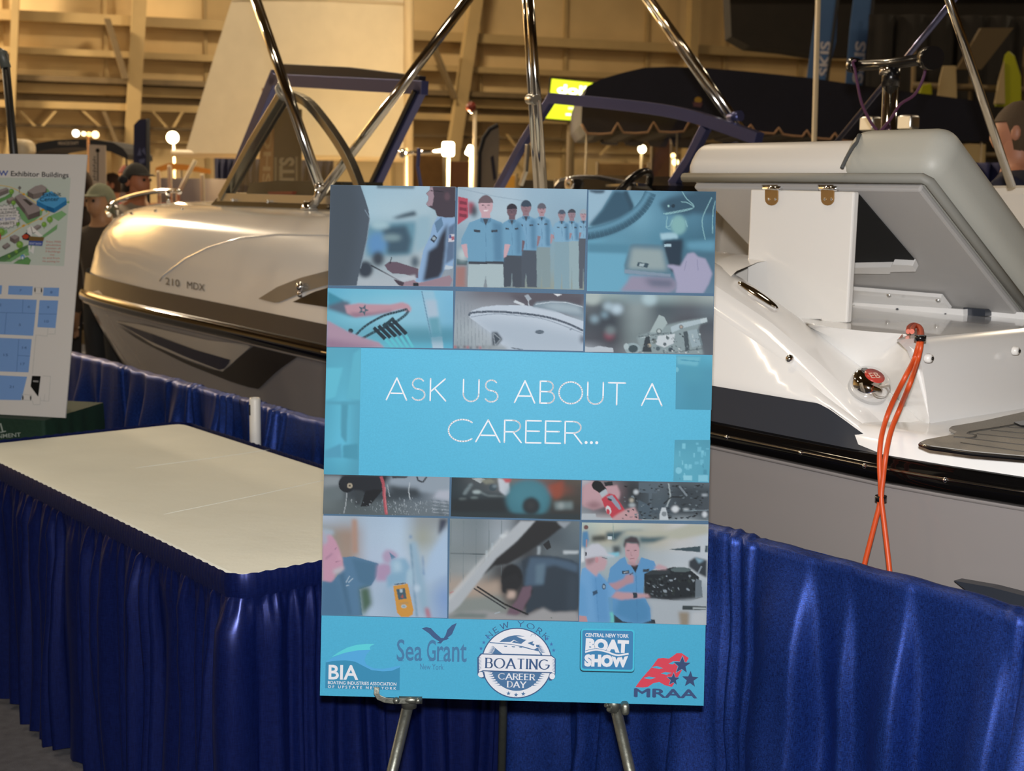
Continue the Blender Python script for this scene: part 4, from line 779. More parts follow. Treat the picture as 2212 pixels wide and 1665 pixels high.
A.poly([(80, 960), (160, 905), (300, 900), (450, 915), (600, 950), (662, 990), (650, 1470), (350, 1490), (240, 1440), (120, 1520), (130, 1400), (200, 1260), (110, 1220)], '#34404c', 1); A.poly([(170, 920), (380, 925), (560, 960), (660, 1000), (655, 1080), (420, 1000), (330, 1020), (300, 1200), (110, 1220), (130, 1050)], '#4a6076', 3); A.poly([(230, 1000), (320, 980), (300, 1195), (220, 1190)], '#5d7689', 3); A.poly([(560, 1100), (655, 1120), (650, 1460), (540, 1480)], '#3a4754', 8)
A.ell(-20, 1120, 110, 130, '#26292d', soft=2); A.poly([(-130, 1150), (30, 1080), (80, 1180), (20, 1280), (-60, 1300), (-120, 1280)], '#2a2d31', 2); A.poly([(-60, 1260), (20, 1270), (10, 1340), (-70, 1340)], '#b8a79e', 4)
A.poly([(90, 1225), (185, 1210), (170, 1320), (110, 1420), (90, 1470), (20, 1530), (-90, 1530), (-40, 1440), (30, 1360)], '#6b5968', 2); A.line([(-380, 1220), (-100, 1400), (150, 1510)], 18, '#26292c', False); A.line([(-410, 1240), (-80, 1450)], 14, '#30343a', False)
A.poly([(-740, 1560), (-720, 1500), (-300, 1470), (120, 1540), (300, 1440), (400, 1490), (650, 1480), (648, 1578), (-300, 1558)], '#979a9e', 3); A.poly([(-700, 1540), (-560, 1490), (-260, 1500), (-300, 1545)], '#6f7c7c', 4); A.line([(-200, 1500), (-140, 1480)], 8, '#a8b6c0', False); A.ell(385, 1542, 6, 6, '#5c6a60')
A.out('photo_print', poster)
A.grid([(700, 562), (2000, 582), (1978, 1616), (668, 1582)], [['#a9b9b4', '#b9c2b8', '#b3bdb8', '#b2b6ae', '#c0c3c4', '#b7c3cc'], ['#8d9fa4', '#a8aa9c', '#7f9296', '#aeb0a6', '#b9bdc0', '#b4c0ca'], ['#9aa6ae', '#9fb2bc', '#93a4ac', '#a6b2ba', '#b0bcc6', '#b6c1cb'], ['#93a8b4', '#98aab2', '#9daeb8', '#a9b6c0', '#b6c1ca', '#b2bec8'], ['#6a9bc4', '#6c9ab8', '#5c7d92', '#5a6972', '#59646c', '#9fadb8'], ['#649ac8', '#6398c0', '#5b8eb4', '#a6b2bc', '#abb6be', '#a3aeb4'], ['#6a9dca', '#67a0c4', '#5c92ba', '#a4b0ba', '#aab5be', '#a0aab0']])
A.poly([(950, 660), (1300, 645), (1360, 650), (1120, 670), (1040, 760), (940, 720)], '#3f5864', 3); A.poly([(800, 700), (940, 690), (960, 750), (800, 760)], '#474c4a', 4); A.poly([(1160, 650), (1560, 655), (1800, 580), (2000, 585), (1998, 680), (1700, 740), (1320, 700), (1130, 690)], '#aaafa4', 4); A.poly([(1290, 715), (1600, 710), (1440, 770), (1300, 770)], '#44606a', 4)
A.poly([(1580, 840), (1915, 805), (1918, 868)], '#3d4f58'); A.poly([(1965, 800), (1998, 800), (1996, 872), (1962, 870)], '#4d5c64'); A.poly([(1012, 800), (1090, 800), (1100, 880), (1020, 890)], '#4a5458', 3); A.poly([(960, 880), (1080, 868), (1085, 910), (960, 918)], '#79bcd2', 2); A.rect(965, 705, 1010, 735, '#c3d2da')
A.ell(742, 612, 24, 24, '#6a4f50'); A.poly([(705, 660), (760, 650), (772, 740), (740, 830), (702, 800)], '#4f82ac', 1); A.poly([(740, 740), (755, 735), (752, 820), (738, 820)], '#a4848a'); A.poly([(695, 830), (715, 820), (728, 960), (690, 975)], '#d0dae2', 2); A.line([(1020, 565), (1025, 740)], 5, '#7d9a9a', False)
A.poly([(1330, 1070), (1500, 1050), (1640, 1020), (1800, 1040), (1900, 1120), (1940, 1330), (1800, 1375), (1500, 1350), (1350, 1340)], '#262d33')
for k in range(90):
    x, y = rq.uniform(1370, 1860), rq.uniform(1080, 1330); A.ell(x, y, rq.uniform(4, 22), rq.uniform(3, 14), rq.choice(['#1a1f24', '#3d474e', '#57636b', '#2d353b', '#8795a0', '#303a3a']), rot=rq.uniform(0, 90), n=8)
A.ell(1715, 1048, 105, 26, '#56666a'); A.poly([(1360, 1055), (1600, 1045), (1610, 1090), (1360, 1100)], '#333c42'); A.poly([(1870, 1140), (1930, 1160), (1935, 1330), (1860, 1340)], '#66737e'); A.poly([(1800, 960), (1860, 920), (1985, 950), (1980, 1130), (1880, 1080), (1800, 1020)], '#353d45', 2); A.line([(1930, 1010), (1890, 1090)], 14, '#8896a2', False); A.poly([(1860, 920), (1960, 950), (1900, 985)], '#7ea0b4', 2)
A.poly([(1330, 1345), (1600, 1370), (1900, 1345), (1978, 1330), (1974, 1614), (1440, 1605), (1400, 1450)], '#a3afb9', 4); A.poly([(1735, 1418), (1978, 1425), (1976, 1462), (1730, 1458)], '#3a4449'); A.poly([(1838, 1432), (1976, 1436), (1974, 1454), (1836, 1452)], '#9aa6ac'); A.poly([(1690, 1480), (1800, 1482), (1800, 1614), (1710, 1612)], '#8c8578', 3); A.poly([(1830, 1490), (1976, 1470), (1972, 1614), (1820, 1612)], '#b3bcc4', 3)
A.poly([(1025, 1510), (1450, 1560), (1455, 1604), (1030, 1592)], '#303a44')
A.poly([(1090, 940), (1140, 915), (1170, 990), (1260, 1010), (1310, 920), (1440, 960), (1470, 1030), (1400, 1060), (1340, 1090), (1330, 1300), (1400, 1440), (1410, 1570), (1300, 1602), (1120, 1580), (1020, 1500), (1010, 1280), (960, 1190), (990, 1030)], '#5a92c2'); A.poly([(1100, 1300), (1330, 1330), (1400, 1450), (1390, 1570), (1260, 1600), (1030, 1500)], '#4c86b4', 6); A.poly([(1200, 1000), (1280, 1000), (1250, 1080)], '#2c3138'); A.line([(1255, 1080), (1270, 1590)], 5, '#447aa8', False)
A.poly([(1112, 1062), (1185, 1055), (1186, 1085), (1116, 1092)], '#232a34'); A.poly([(1325, 1045), (1390, 1038), (1392, 1066), (1328, 1074)], '#38434f'); A.line([(1126, 1076), (1176, 1071)], 8, '#aebcc8', False)
A.poly([(1140, 770), (1285, 780), (1290, 900), (1240, 990), (1190, 965), (1145, 900)], '#b697a0'); A.poly([(1170, 960), (1260, 985), (1280, 920), (1290, 980), (1240, 1010), (1175, 990)], '#a98992', 1); A.poly([(1125, 800), (1140, 735), (1200, 705), (1265, 715), (1292, 770), (1288, 820), (1270, 780), (1160, 770), (1140, 830)], '#433f46', 1); A.line([(1160, 850), (1190, 850)], 7, '#5c4850', False); A.line([(1230, 850), (1262, 848)], 7, '#5c4850', False); A.line([(1205, 860), (1200, 900), (1215, 902)], 5, '#8d707a', False); A.line([(1190, 935), (1240, 932)], 7, '#8a6670', False)
A.poly([(970, 1190), (1040, 1180), (1130, 1140), (1150, 1100), (1210, 1090), (1235, 1120), (1230, 1180), (1160, 1200), (1060, 1260), (1000, 1230)], '#a98a96', 1); A.line([(1190, 1100), (1225, 1080)], 9, '#3a3d40', False); A.poly([(1440, 1025), (1490, 990), (1575, 1020), (1570, 1045), (1480, 1050)], '#b59aa4', 1)
A.poly([(700, 1040), (740, 1020), (830, 1100), (880, 1085), (960, 1180), (1050, 1270), (1000, 1330), (965, 1330), (990, 1585), (750, 1582), (745, 1525), (668, 1520), (680, 1140)], '#6aa0d0'); A.poly([(800, 1120), (880, 1090), (960, 1190), (970, 1340), (985, 1585), (850, 1584)], '#5c94c6', 5); A.line([(840, 1130), (870, 1580)], 5, '#4f86b8', False); A.poly([(668, 1160), (740, 1240), (760, 1520), (668, 1515)], '#619acb', 5)
A.poly([(808, 1275), (855, 1255), (862, 1290), (815, 1315)], '#34506c'); A.ell(925, 1222, 20, 30, '#2f445c'); A.ell(925, 1222, 11, 18, '#8fa8bc')
A.poly([(668, 1520), (745, 1525), (758, 1582), (668, 1580)], '#b48f96'); A.poly([(1000, 1330), (1050, 1272), (1200, 1285), (1300, 1290), (1380, 1300), (1402, 1335), (1340, 1335), (1240, 1345), (1100, 1358)], '#b3939c', 1); A.poly([(1222, 1285), (1265, 1284), (1272, 1335), (1228, 1340)], '#2d3a48'); A.poly([(1000, 1540), (985, 1490), (1015, 1480), (1030, 1592), (992, 1590)], '#66c4c0', 2)
A.poly([(740, 930), (840, 915), (900, 905), (960, 950), (955, 990), (930, 1050), (870, 1065), (850, 1120), (740, 1030)], '#b59aa4', 1); A.poly([(742, 930), (840, 915), (836, 960), (770, 1000), (742, 990)], '#8a7880', 3); A.ell(852, 945, 18, 34, '#b88a94'); A.line([(905, 920), (960, 935)], 8, '#3c4450', False)
A.poly([(725, 900), (740, 830), (800, 785), (870, 780), (935, 830), (960, 880), (1040, 905), (1030, 920), (900, 905), (840, 912), (735, 935)], '#b9bfcc', 1); A.poly([(730, 870), (752, 868), (748, 905), (732, 908)], '#3a3f4a')
A.out('photo_print', poster)
# ---------- logo band
A = A0
NV = '#4f78a4'; NV2 = '#42608c'; LW = '#e9edf6'
A.T = (680, 1320, 5.027)
A.poly([(118, 555), (230, 535), (330, 530), (440, 545), (520, 590), (620, 640), (740, 650), (840, 640), (925, 600), (920, 858), (112, 835)], '#3e92bc')
A.poly([(118, 550), (200, 500), (330, 450), (460, 425), (605, 420), (560, 470), (540, 530), (560, 580), (640, 620), (740, 625), (860, 605), (925, 588), (925, 608), (840, 645), (740, 652), (620, 640), (530, 595), (440, 548), (330, 532), (230, 538)], '#57aee6')
A.poly([(180, 498), (250, 450), (350, 395), (450, 365), (560, 355), (652, 356), (610, 375), (595, 395), (606, 418), (460, 425), (330, 450)], '#5fd4e2')
A.text('BIA', (148, 735), (472, 742), 160, LW, .02)
A.text('BOATING INDUSTRIES ASSOCIATION', (142, 790), (885, 808), 36, LW, .012)
A.text('O F   U P S T A T E   N E W   Y O R K', (142, 832), (885, 852), 30, LW, .012)
A.out('logo_print', poster)
A.poly([(1160, 185), (1210, 172), (1260, 182), (1310, 235), (1370, 290), (1400, 290), (1420, 260), (1440, 200), (1490, 150), (1542, 127), (1520, 180), (1490, 250), (1440, 290), (1460, 292), (1430, 310), (1395, 320), (1370, 350), (1322, 345), (1355, 330), (1290, 290), (1240, 240)], NV2)
A.text('Sea', (888, 530), (1165, 536), 235, '#4a80ac', .012); A.text('G', (1215, 535), (1312, 537), 235, '#4a80ac', .012); A.text('rant', (1325, 540), (1648, 547), 250, '#4a80ac', .012)
for x in (905, 1235, 1345): A.line([(x, 538), (x+60, 539)], 8, '#4a80ac', False)
A.text('New York', (1142, 630), (1398, 636), 66, '#4a80ac')
A.out('logo_print', poster)
A.T = (1000, 1320, 8.325)
strokes(A, 'NEW YORK', 0, 0, 1040, 0, 92, 9, NV2, gap=.3, nib=(17, 7), serif=.09, arcc=(970, 925, 655, 140, 38))
for x, y in ((450, 465), (376, 560), (325, 668), (1514, 490), (1590, 592), (1632, 702)): A.star(x, y, 38, '#4677b4', 4)
def band(y0, y1): pass
A.ell(968, 930, 640, 635, NV2, n=64); A.ell(968, 930, 620, 615, LW, n=64); A.ell(968, 930, 482, 500, NV, n=56)
for k in range(14):
    y = 590+k*24 if k < 7 else 1090+(k-7)*40
    w_ = math.sqrt(max(0, 1-((y-930)/500)**2))*482
    for q in (-1, 1): A.poly([(968+q*(w_-10), y-11), (968+q*(w_+75), y), (968+q*(w_-10), y+11)], NV); A.poly([(968+q*(w_+4), y+2), (968+q*(w_-26), y+13), (968+q*(w_+4), y+24)], LW)
A.poly([(480, 565), (900, 600), (1240, 690), (1365, 720), (1395, 775), (710, 760), (620, 690), (520, 600)], LW); A.line([(478, 560), (900, 595), (1100, 640), (1280, 690)], 14, NV, False)
A.poly([(490, 548), (850, 550), (915, 510), (1050, 580), (1120, 600), (1180, 560), (1270, 540), (1400, 600), (1340, 650), (1280, 685), (1090, 630), (880, 590)], LW); A.poly([(880, 560), (920, 525), (1090, 590)], NV); A.poly([(960, 448), (1080, 452), (1300, 460), (1390, 495), (1250, 520), (1180, 520), (1080, 500)], LW); A.poly([(1160, 570), (1270, 535), (1250, 575), (1290, 590), (1270, 620)], NV); A.poly([(1310, 600), (1380, 600), (1370, 650), (1320, 640)], NV)
A.poly([(1130, 520), (1200, 500), (1270, 535), (1180, 560), (1120, 600), (1050, 580)], LW)
A.ell(1265, 450, 42, 42, LW, a0=180, a1=360); A.line(arc(1265, 450, 44, -44, 0, 180, 12), 7, NV, False)
for x in (730, 870, 1000): A.poly([(x, 618+(x-730)*.06), (x+70, 622+(x-730)*.06), (x+60, 638+(x-730)*.06), (x+20, 634+(x-730)*.06)], NV)
A.poly([(320, 755), (1600, 790), (1670, 850), (1665, 1110), (1650, 1200), (1590, 1245), (1540, 1240), (1570, 1110), (340, 1075), (385, 1205), (320, 1200), (262, 1140), (258, 830)], NV2)
A.poly([(340, 772), (1590, 806), (1650, 850), (1650, 1120), (1590, 1092), (360, 1058), (290, 1085), (285, 830)], LW); A.ell(330, 1135, 58, 50, LW); A.ell(1605, 1165, 50, 55, LW)
A.poly([(345, 1070), (385, 1090), (410, 1200), (385, 1200)], NV2)
for k in range(9):
    A.poly([(286, 830+k*26), (345, 815+k*26), (286, 842+k*26)], NV); A.poly([(1650, 880+k*26), (1590, 850+k*26), (1650, 868+k*26)], NV)
strokes(A, 'BOATING', 410, 1010, 1530, 1042, 172, 20, NV2, gap=.24, nib=(34, 12), serif=.13)
strokes(A, 'CAREER', 640, 1215, 1285, 1232, 104, 16, LW, gap=.2, nib=(24, 11), serif=.12)
strokes(A, 'DAY', 800, 1358, 1125, 1368, 104, 16, LW, gap=.2, nib=(24, 11), serif=.12)
for x, y in ((820, 1472), (955, 1496), (1085, 1480)): A.star(x, y, 42, NV, 3)
A.out('logo_print', poster)
A.T = (1100, 1320, 4.809)
def rrect(x0, y0, x1, y1, r, col, soft=0, k=.022):
    p = []
    for cx, cy, a in ((x1-r, y0+r, -90), (x1-r, y1-r, 0), (x0+r, y1-r, 90), (x0+r, y0+r, 180)):
        for i in range(6): t = math.radians(a+18*i); X, Y = cx+r*math.cos(t), cy+r*math.sin(t); p.append((X-(Y-400)*k*.6, Y+(X-1000)*k))
    A.poly(p, col, soft)
rrect(738, 190, 1300, 632, 34, '#1f3848', 2); rrect(742, 184, 1302, 622, 34, '#49bfe0'); rrect(758, 200, 1284, 602, 24, '#4287ba')
A.text('CENTRAL NEW YORK', (790, 264), (1242, 276), 40, LW, .02)
A.text('BOAT', (790, 400), (1238, 425), 118, LW, .07); A.text('SHOW', (780, 562), (1236, 572), 112, LW, .07)
A.line([(v.x, v.y) for v in smoothline([(785, 428, 0), (900, 402, 0), (1010, 425, 0), (1120, 462, 0), (1242, 445, 0)], 24)], 34, '#4287ba', False); A.line([(v.x, v.y) for v in smoothline([(788, 424, 0), (900, 400, 0), (1010, 420, 0), (1120, 456, 0), (1240, 440, 0)], 24)], 18, LW, False)
A.out('logo_print', poster)
RDc = '#d8495c'
A.poly([(1310, 788), (1370, 705), (1480, 580), (1545, 490), (1600, 485), (1660, 492), (1700, 465), (1740, 435), (1790, 435), (1865, 485), (1840, 530), (1800, 600), (1760, 670), (1720, 740), (1690, 785), (1620, 770), (1560, 735), (1500, 745), (1440, 785), (1390, 792)], RDc)
for q in ([(1480, 582), (1530, 568), (1600, 590), (1560, 600), (1510, 590)], [(1395, 692), (1450, 678), (1525, 690), (1470, 706), (1420, 700)], [(1655, 545), (1700, 520), (1760, 520), (1720, 535), (1700, 552)], [(1575, 645), (1620, 632), (1690, 640), (1640, 655), (1650, 665)]): A.poly(q, '#4aaed4')
for x, y, r in ((1795, 560, 92), (1705, 708, 66), (1880, 708, 90)): A.star(x, y, r*1.14, '#4aaed4', 3); A.star(x, y, r, '#3b4f78', 3)
A.text('MRAA', (1302, 888), (1945, 902), 92, '#3f5580', 0)
for dx, dy in ((4, 0), (-4, 0), (0, 4), (0, -4), (8, 1), (-8, -1)): A.text('MRAA', (1302+dx, 888+dy), (1945+dx, 902+dy), 92, '#3f5580', 0)
A.out('logo_print', poster)
# ================================================================== EASEL
def behind(px, py, off): return onplane(px, py, pTL-PN*off, PN)
M_easel = mat('worn_aluminium', '#73756d', .42, .85, bump=.15, bscale=40, var=.12, vscale=30)
M_dkalu = mat('dull_steel', '#5a5e58', .45, .8, bump=.15, bscale=60)
eb = (pBL+pBR)/2; easel = thing('display_easel', 'silver tripod easel with hook clips holding the blue poster', 'easel', (eb.x, eb.y+.2, 0))
apex = behind(1112, 560, .04)
for nm, (x, y), (x2, y2) in (('leg', (884, 1512), (868, 1567)), ('leg', (1328, 1520), (1350, 1567))):
    p = behind(x, y, .022); q = behind(x2, y2, .022); d = (p-apex).normalized()
    foot = apex+d*((0.008-apex.z)/d.z); mid = p-d*.02
    mb = MB().tube([apex, mid], .008, 12); mb.build('upper_tube', M_easel, easel)
    lg = MB().tube([mid, foot], .0115, 14).build('leg', M_easel, easel)
    MB().tube([foot+Vector((0, 0, .03)), foot-d*.0], .016, 12).build('rubber_foot', mat('black_rubber', '#151515', .8), lg)
# rear leg
rp = behind(1087, 1530, .34); d = (rp-apex).normalized(); rf = apex+d*((.008-apex.z)/d.z)
MB().tube([apex, rf], .0095, 12).build('leg', M_dkalu, easel)
MB().sphere(apex, .03, 14).build('apex_joint', M_dkalu, easel)
# left clip : collar, rivets, arm and upturned hook
c = behind(884, 1512, .022)
MB().tube([c+Vector((0, 0, .014)), c-Vector((0, 0, .014))], .016, 14).build('clip_collar', M_easel, easel)
hk = MB()
def strip(pts, off, w, th, mtl, nm):
    P = [behind(x, y, o) for (x, y, o) in pts]; mb = MB(); rows = []
    for i, p in enumerate(P):
        t = (P[min(i+1, len(P)-1)]-P[max(i-1, 0)]).normalized(); side = t.cross(PN)
        if side.length < .2: side = t.cross(Vector((0, 0, 1)))
        side = side.normalized()*w/2; nn_ = t.cross(side).normalized()*th/2
        rows.append([p+side+nn_, p-side+nn_, p-side-nn_, p+side-nn_])
    mb.loft(rows, False, True); k = len(rows); mb.f += [(0, 1, 2, 3), (4*k-4, 4*k-3, 4*k-2, 4*k-1)]; mb.sm += [False]*2
    return mb.build(nm, mtl, easel, bevel=.001)
strip([(905, 1513, .002), (875, 1514, -.006), (850, 1514, -.012), (832, 1512, -.016), (818, 1506, -.017), (813, 1498, -.017), (814, 1484, -.016)], 0, .011, .0025, M_easel, 'hook')
for (x, y) in ((856, 1513), (903, 1513)): MB().sphere(behind(x, y, -.014), .007, 12).build('rivet', M_easel, easel)
MB().tube([behind(862, 1511, 0), behind(912, 1512, .0)], .0075, 12).build('clip_bar', M_easel, easel)
# right clip seen end on
c = behind(1326, 1522, .022)
MB().tube([c+Vector((0, 0, .016)), c-Vector((0, 0, .012))], .015, 14).build('clip_collar', M_easel, easel)
mb = MB(); R0 = Matrix((_r, _f, _u)).transposed()
mb.rbox(Matrix.Translation(behind(1350, 1529, -.010)) @ R0.to_4x4(), (.016, .03, .024), .006); mb.build('hook', M_easel, easel)
MB().tube([behind(1308, 1523, .005), behind(1318, 1524, .015)], .004, 8).build('clip_bar', M_easel, easel)
MB().tube([behind(1314, 1532, .005), behind(1320, 1534, .015)], .004, 8).build('clip_bar', M_easel, easel)
# ================================================================== MAP BOARD (left)
mBR = onz(141, 902.5, .752); mdep = (mBR-CAM).dot(_f)
mTR = atd(188, 334, mdep+.20)
mdir = GDIR.copy(); mBL = mBR+mdir*.74; mTL = mTR+mdir*.74+Vector((0, 0, .0))
MN = (mTR-mBR).cross(mBL-mBR).normalized()
if MN.y > 0: MN = -MN
board = thing('map_board', 'white foam board with exhibitor map and blue floor plan, standing on the green table', 'sign', (mBR+mBL)/2)
MB().prism([mTL, mTR, mBR, mBL], -MN*.006).build('foam_board', mat('foam_board_grey_white', '#c9c8c6', .6), board)
B_ = Art(mBR, MN, 2e-5)
B_.T = (0, 340, 5.547)
B_.poly([(-900, 240), (848, 243), (768, 1302), (-980, 1240)], '#b4bfb8')
gr = ['#6f9e6c', '#7aa876', '#5f9158']
B_.line([(-300, 640), (0, 560), (560, 230)], 60, '#b9c4bd', False) if False else None
for q in ([(-200, 560), (60, 470), (160, 400), (140, 470), (0, 540)], [(190, 600), (330, 560), (510, 640), (500, 690), (340, 810), (260, 740)], [(500, 600), (600, 590), (560, 660)], [(600, 700), (740, 640), (800, 680), (700, 760)], [(-100, 1240), (60, 1250), (330, 1070), (480, 960), (690, 800), (680, 860), (530, 960), (360, 1110), (130, 1250)], [(160, 1270), (220, 1230), (330, 1190), (370, 1230), (350, 1285)], [(-60, 930), (80, 860), (90, 900), (40, 940)], [(280, 1140), (340, 1130), (350, 1170), (310, 1180)], [(310, 440), (340, 410), (380, 450), (340, 480)], [(560, 370), (600, 410), (560, 450)], [(780, 540), (830, 520), (830, 550)]): B_.poly(q, gr[len(q) % 3], 1)
for q in ([(-300, 870), (-50, 960), (60, 960), (230, 850), (560, 690), (570, 640), (450, 560), (270, 430), (100, 350), (-200, 320)],): B_.line([(v.x, v.y) for v in smoothline([(x, y, 0) for x, y in q], 40)], 9, '#c9ae5e', False)
for (x, y) in ((280, 820), (490, 740), (510, 630), (280, 445)): B_.poly([(x-25, y), (x+10, y-20), (x+25, y-4), (x+2, y+16)], '#c9992f')
def bldg(pts, roof, wall, dk, h=60):
    B_.poly([(x, y+h) for x, y in pts], wall, 1); n_ = len(pts)
    for i in range(n_):
        a_, b_ = pts[i], pts[(i+1) % n_]; B_.poly([a_, b_, (b_[0], b_[1]+h), (a_[0], a_[1]+h)], dk if i % 2 else wall)
    B_.poly(pts, roof)
bldg([(330, 405), (420, 345), (500, 325), (560, 360), (540, 410), (400, 440)], '#8f8786', '#726a68', '#5f5856', 60)
bldg([(180, 470), (250, 430), (470, 590), (480, 640), (340, 690), (300, 620)], '#8d8484', '#6f6664', '#5c5452', 60); B_.poly([(270, 500), (320, 500), (400, 560), (360, 580)], '#46423f')
bldg([(80, 500), (150, 470), (180, 490), (110, 525)], '#938b88', '#746c68', '#6b625e', 40); bldg([(-40, 400), (80, 360), (105, 380), (-20, 430)], '#8c8584', '#6f6866', '#5f5856', 45)
B_.poly([(235, 340), (260, 365), (235, 390), (215, 365)], '#6b6866'); B_.line([(236, 380), (232, 430)], 7, '#5c5856', False)
bldg([(440, 520), (540, 430), (620, 405), (680, 450), (720, 480), (790, 480), (800, 510), (650, 610), (560, 580)], '#4a93c6', '#2a6da0', '#1f5c8c', 55)
B_.text('Exhibit', (515, 470), (735, 462), 50, '#1b2d3c', .01); B_.text('Center', (480, 528), (710, 520), 50, '#1b2d3c', .01)
bldg([(390, 840), (450, 805), (495, 815), (430, 860)], '#8d8686', '#77706e', '#6a6260', 25); bldg([(120, 950), (180, 925), (235, 950), (180, 985)], '#8d8686', '#6e6664', '#625a58', 50); bldg([(30, 1060), (90, 1020), (125, 1045), (65, 1085)], '#857e7e', '#6f6868', '#625a58', 20)
for (x, y, r) in ((140, 410, 30), (600, 745, 36), (532, 805, 30), (240, 1045, 40), (215, 795, 26), (165, 545, 26), (20, 890, 40), (200, 1130, 20), (115, 1185, 18)): B_.ell(x, y, r, r*1.05, '#6f9d45', soft=1); B_.ell(x-6, y-8, r*.6, r*.6, '#83ad52', soft=2); B_.poly([(x-4, y+r), (x+4, y+r), (x+3, y+r+22), (x-3, y+r+22)], '#5c6a40')
p = []
for i in range(40): a_ = 2*math.pi*i/40; r_ = (1.0 if i % 2 else .86); p.append((80+175*r_*math.cos(a_), 710+150*r_*math.sin(a_)))
B_.poly(p, '#3c3c3c'); B_.poly([(80+(x-80)*.96, 710+(y-710)*.96) for x, y in p], '#c9c9c8')
for t_, y_, c_, h_ in (('here to visit', 640, '#2f3236', 26), ('3 BUILDINGS', 685, '#23262a', 34), ('exhibits all at the', 715, '#3a3d42', 20), ('BOAT SHOW', 765, '#31499a', 36), ('EXHIBITS', 815, '#23262a', 34)): B_.text(t_, (-60, y_), (205-abs(y_-715)*.25, y_-14), h_, c_, .01)
B_.poly([(325, 860), (380, 820), (520, 945), (470, 950)], '#d6d6d4'); B_.line([(330, 870), (330, 930), (380, 960)], 10, '#3d3d3d', False); B_.poly([(330, 860), (390, 900), (380, 960), (330, 930)], '#cfcfce'); B_.line([(375, 830), (395, 910), (430, 900)], 7, '#4a4a4a', False)
B_.poly([(262, 945), (320, 900), (372, 940), (360, 1000), (280, 985)], '#1e2330'); B_.ell(310, 950, 38, 28, '#a8442e'); B_.poly([(355, 945), (535, 960), (522, 1005), (350, 1000)], '#6f5a34'); B_.poly([(350, 1000), (520, 1005), (508, 1062), (346, 1052)], '#3a4f94'); B_.text('BOAT SHOW', (360, 1042), (500, 1050), 26, '#b9c0d6', .01); B_.poly([(340, 1055), (370, 1055), (372, 1130), (350, 1130)], '#cdd0d0'); B_.poly([(385, 1058), (420, 1060), (405, 1160), (370, 1130)], '#d0d2d2')
for i, t_ in enumerate(('Enjoy FREE', 'shuttles', 'between all', '3 buildings', 'and', 'to and from', 'the parking lot')): B_.text(t_, (560-i*4-(25 if i > 4 else 0)+(60 if i == 4 else 0), 1020+i*39), (735-i*3-(70 if i == 4 else 0), 1025+i*39), 24, '#b5645a')
B_.ell(275, 1195, 24, 28, '#5d8fc0'); B_.ell(275, 1205, 12, 18, '#c9d0d4'); B_.text('Parking', (175, 1232), (262, 1236), 16, '#60666a'); B_.ell(-10, 955, 26, 55, '#a03a36')
B_.out('map_print', board)
B_.T = (0, 340, 5.547)
B_.text('SHOW', (-215, 215), (100, 219), 62, '#4a5a9e', .03); B_.text('Exhibitor Buildings', (130, 222), (822, 240), 62, '#2c2c30', .015)
B_.out('title_lettering', board)
B_.T = (0, 300, 2.5625); BL2 = '#7196cc'
for q in ([(-200, 805), (12, 810), (8, 860), (-200, 856)], [(48, 812), (182, 816), (178, 866), (44, 861)], [(242, 822), (328, 824), (324, 872), (238, 868)], [(-200, 878), (204, 890), (184, 1090), (-200, 1072)], [(219, 892), (323, 894), (307, 1047), (207, 1042)], [(-200, 1092), (176, 1108), (158, 1292), (-200, 1280)], [(-200, 1298), (150, 1316), (118, 1446), (-200, 1440)]): B_.poly(q, BL2)
LG = '#4f6fa3'
for q in ([(128, 888), (124, 962)], [(-200, 955), (198, 966)], [(36, 962), (26, 1082)], [(214, 968), (315, 970)], [(104, 1108), (92, 1288)], [(98, 1198), (168, 1202)]): B_.line(q, 2.5, LG, False)
for t_, x, y in (('7', 113, 845), ('8', 284, 855), ('6', 160, 935), ('5', 110, 1035), ('9', 266, 938), ('10', 258, 1016), ('14', 135, 1162), ('15', 32, 1202), ('17', 126, 1252), ('21', 64, 1378), ('2', 2, 925)): B_.text(t_, (x-6*len(t_), y), (x+6*len(t_), y+.5), 14, '#3d5580')
GY = '#9aa09f'
for q in ([(200, 1085), (180, 1300)], [(200, 1085), (262, 1092), (266, 1045)], [(266, 1080), (305, 1080), (308, 1048)], [(235, 1312), (280, 1314), (270, 1452), (226, 1448)], [(120, 1412), (178, 1418), (172, 1448), (118, 1444), (120, 1412)], [(178, 1445), (186, 1470), (222, 1470), (224, 1430)], [(248, 1412), (244, 1450)], [(192, 822), (240, 824)], [(192, 855), (236, 858)]): B_.line(q, 1.6, GY, False)
B_.poly([(178, 1311), (226, 1313), (212, 1427), (170, 1370)], '#121414'); B_.poly([(184, 1336), (214, 1338), (213, 1347), (183, 1345)], '#8a8a8a')
for x, y in ((194, 836), (230, 838), (127, 1432), (170, 1434)): B_.ell(x, y-9, 3.4, 3.4, '#1c1c1c', n=8); B_.poly([(x-4, y-5), (x+4, y-5), (x+2.5, y+12), (x-2.5, y+12)], '#1c1c1c')
B_.out('floor_plan_print', board)
# clip shining at the bottom edge and the black stand behind the board
st = ony(30, 330, 5.32); tp = ony(10, 118, 5.32); ft = Vector((st.x+.03, 5.32, 0))
stand = thing('board_stand', 'black upright pole with grey top joint standing behind the map board', 'stand', (ft.x, ft.y, 0))
MB().tube([ft, st, tp], [.016, .016, .016], 12).build('pole', mat('black_powder_coat', '#1a1816', .45), stand)
MB().tube([tp-(tp-st).normalized()*.05, tp+Vector((-.008, 0, .005)), tp+Vector((-.03, 0, .012))], .02, 12).build('top_joint', mat('grey_plastic', '#5c5f58', .4), stand)
MB().lathe(ft, [(0, .02), (.14, .02), (.16, .008), (.16, 0), (0, 0)], seg=20).build('base_plate', mat('black_powder_coat', '#1a1816', .45), stand)
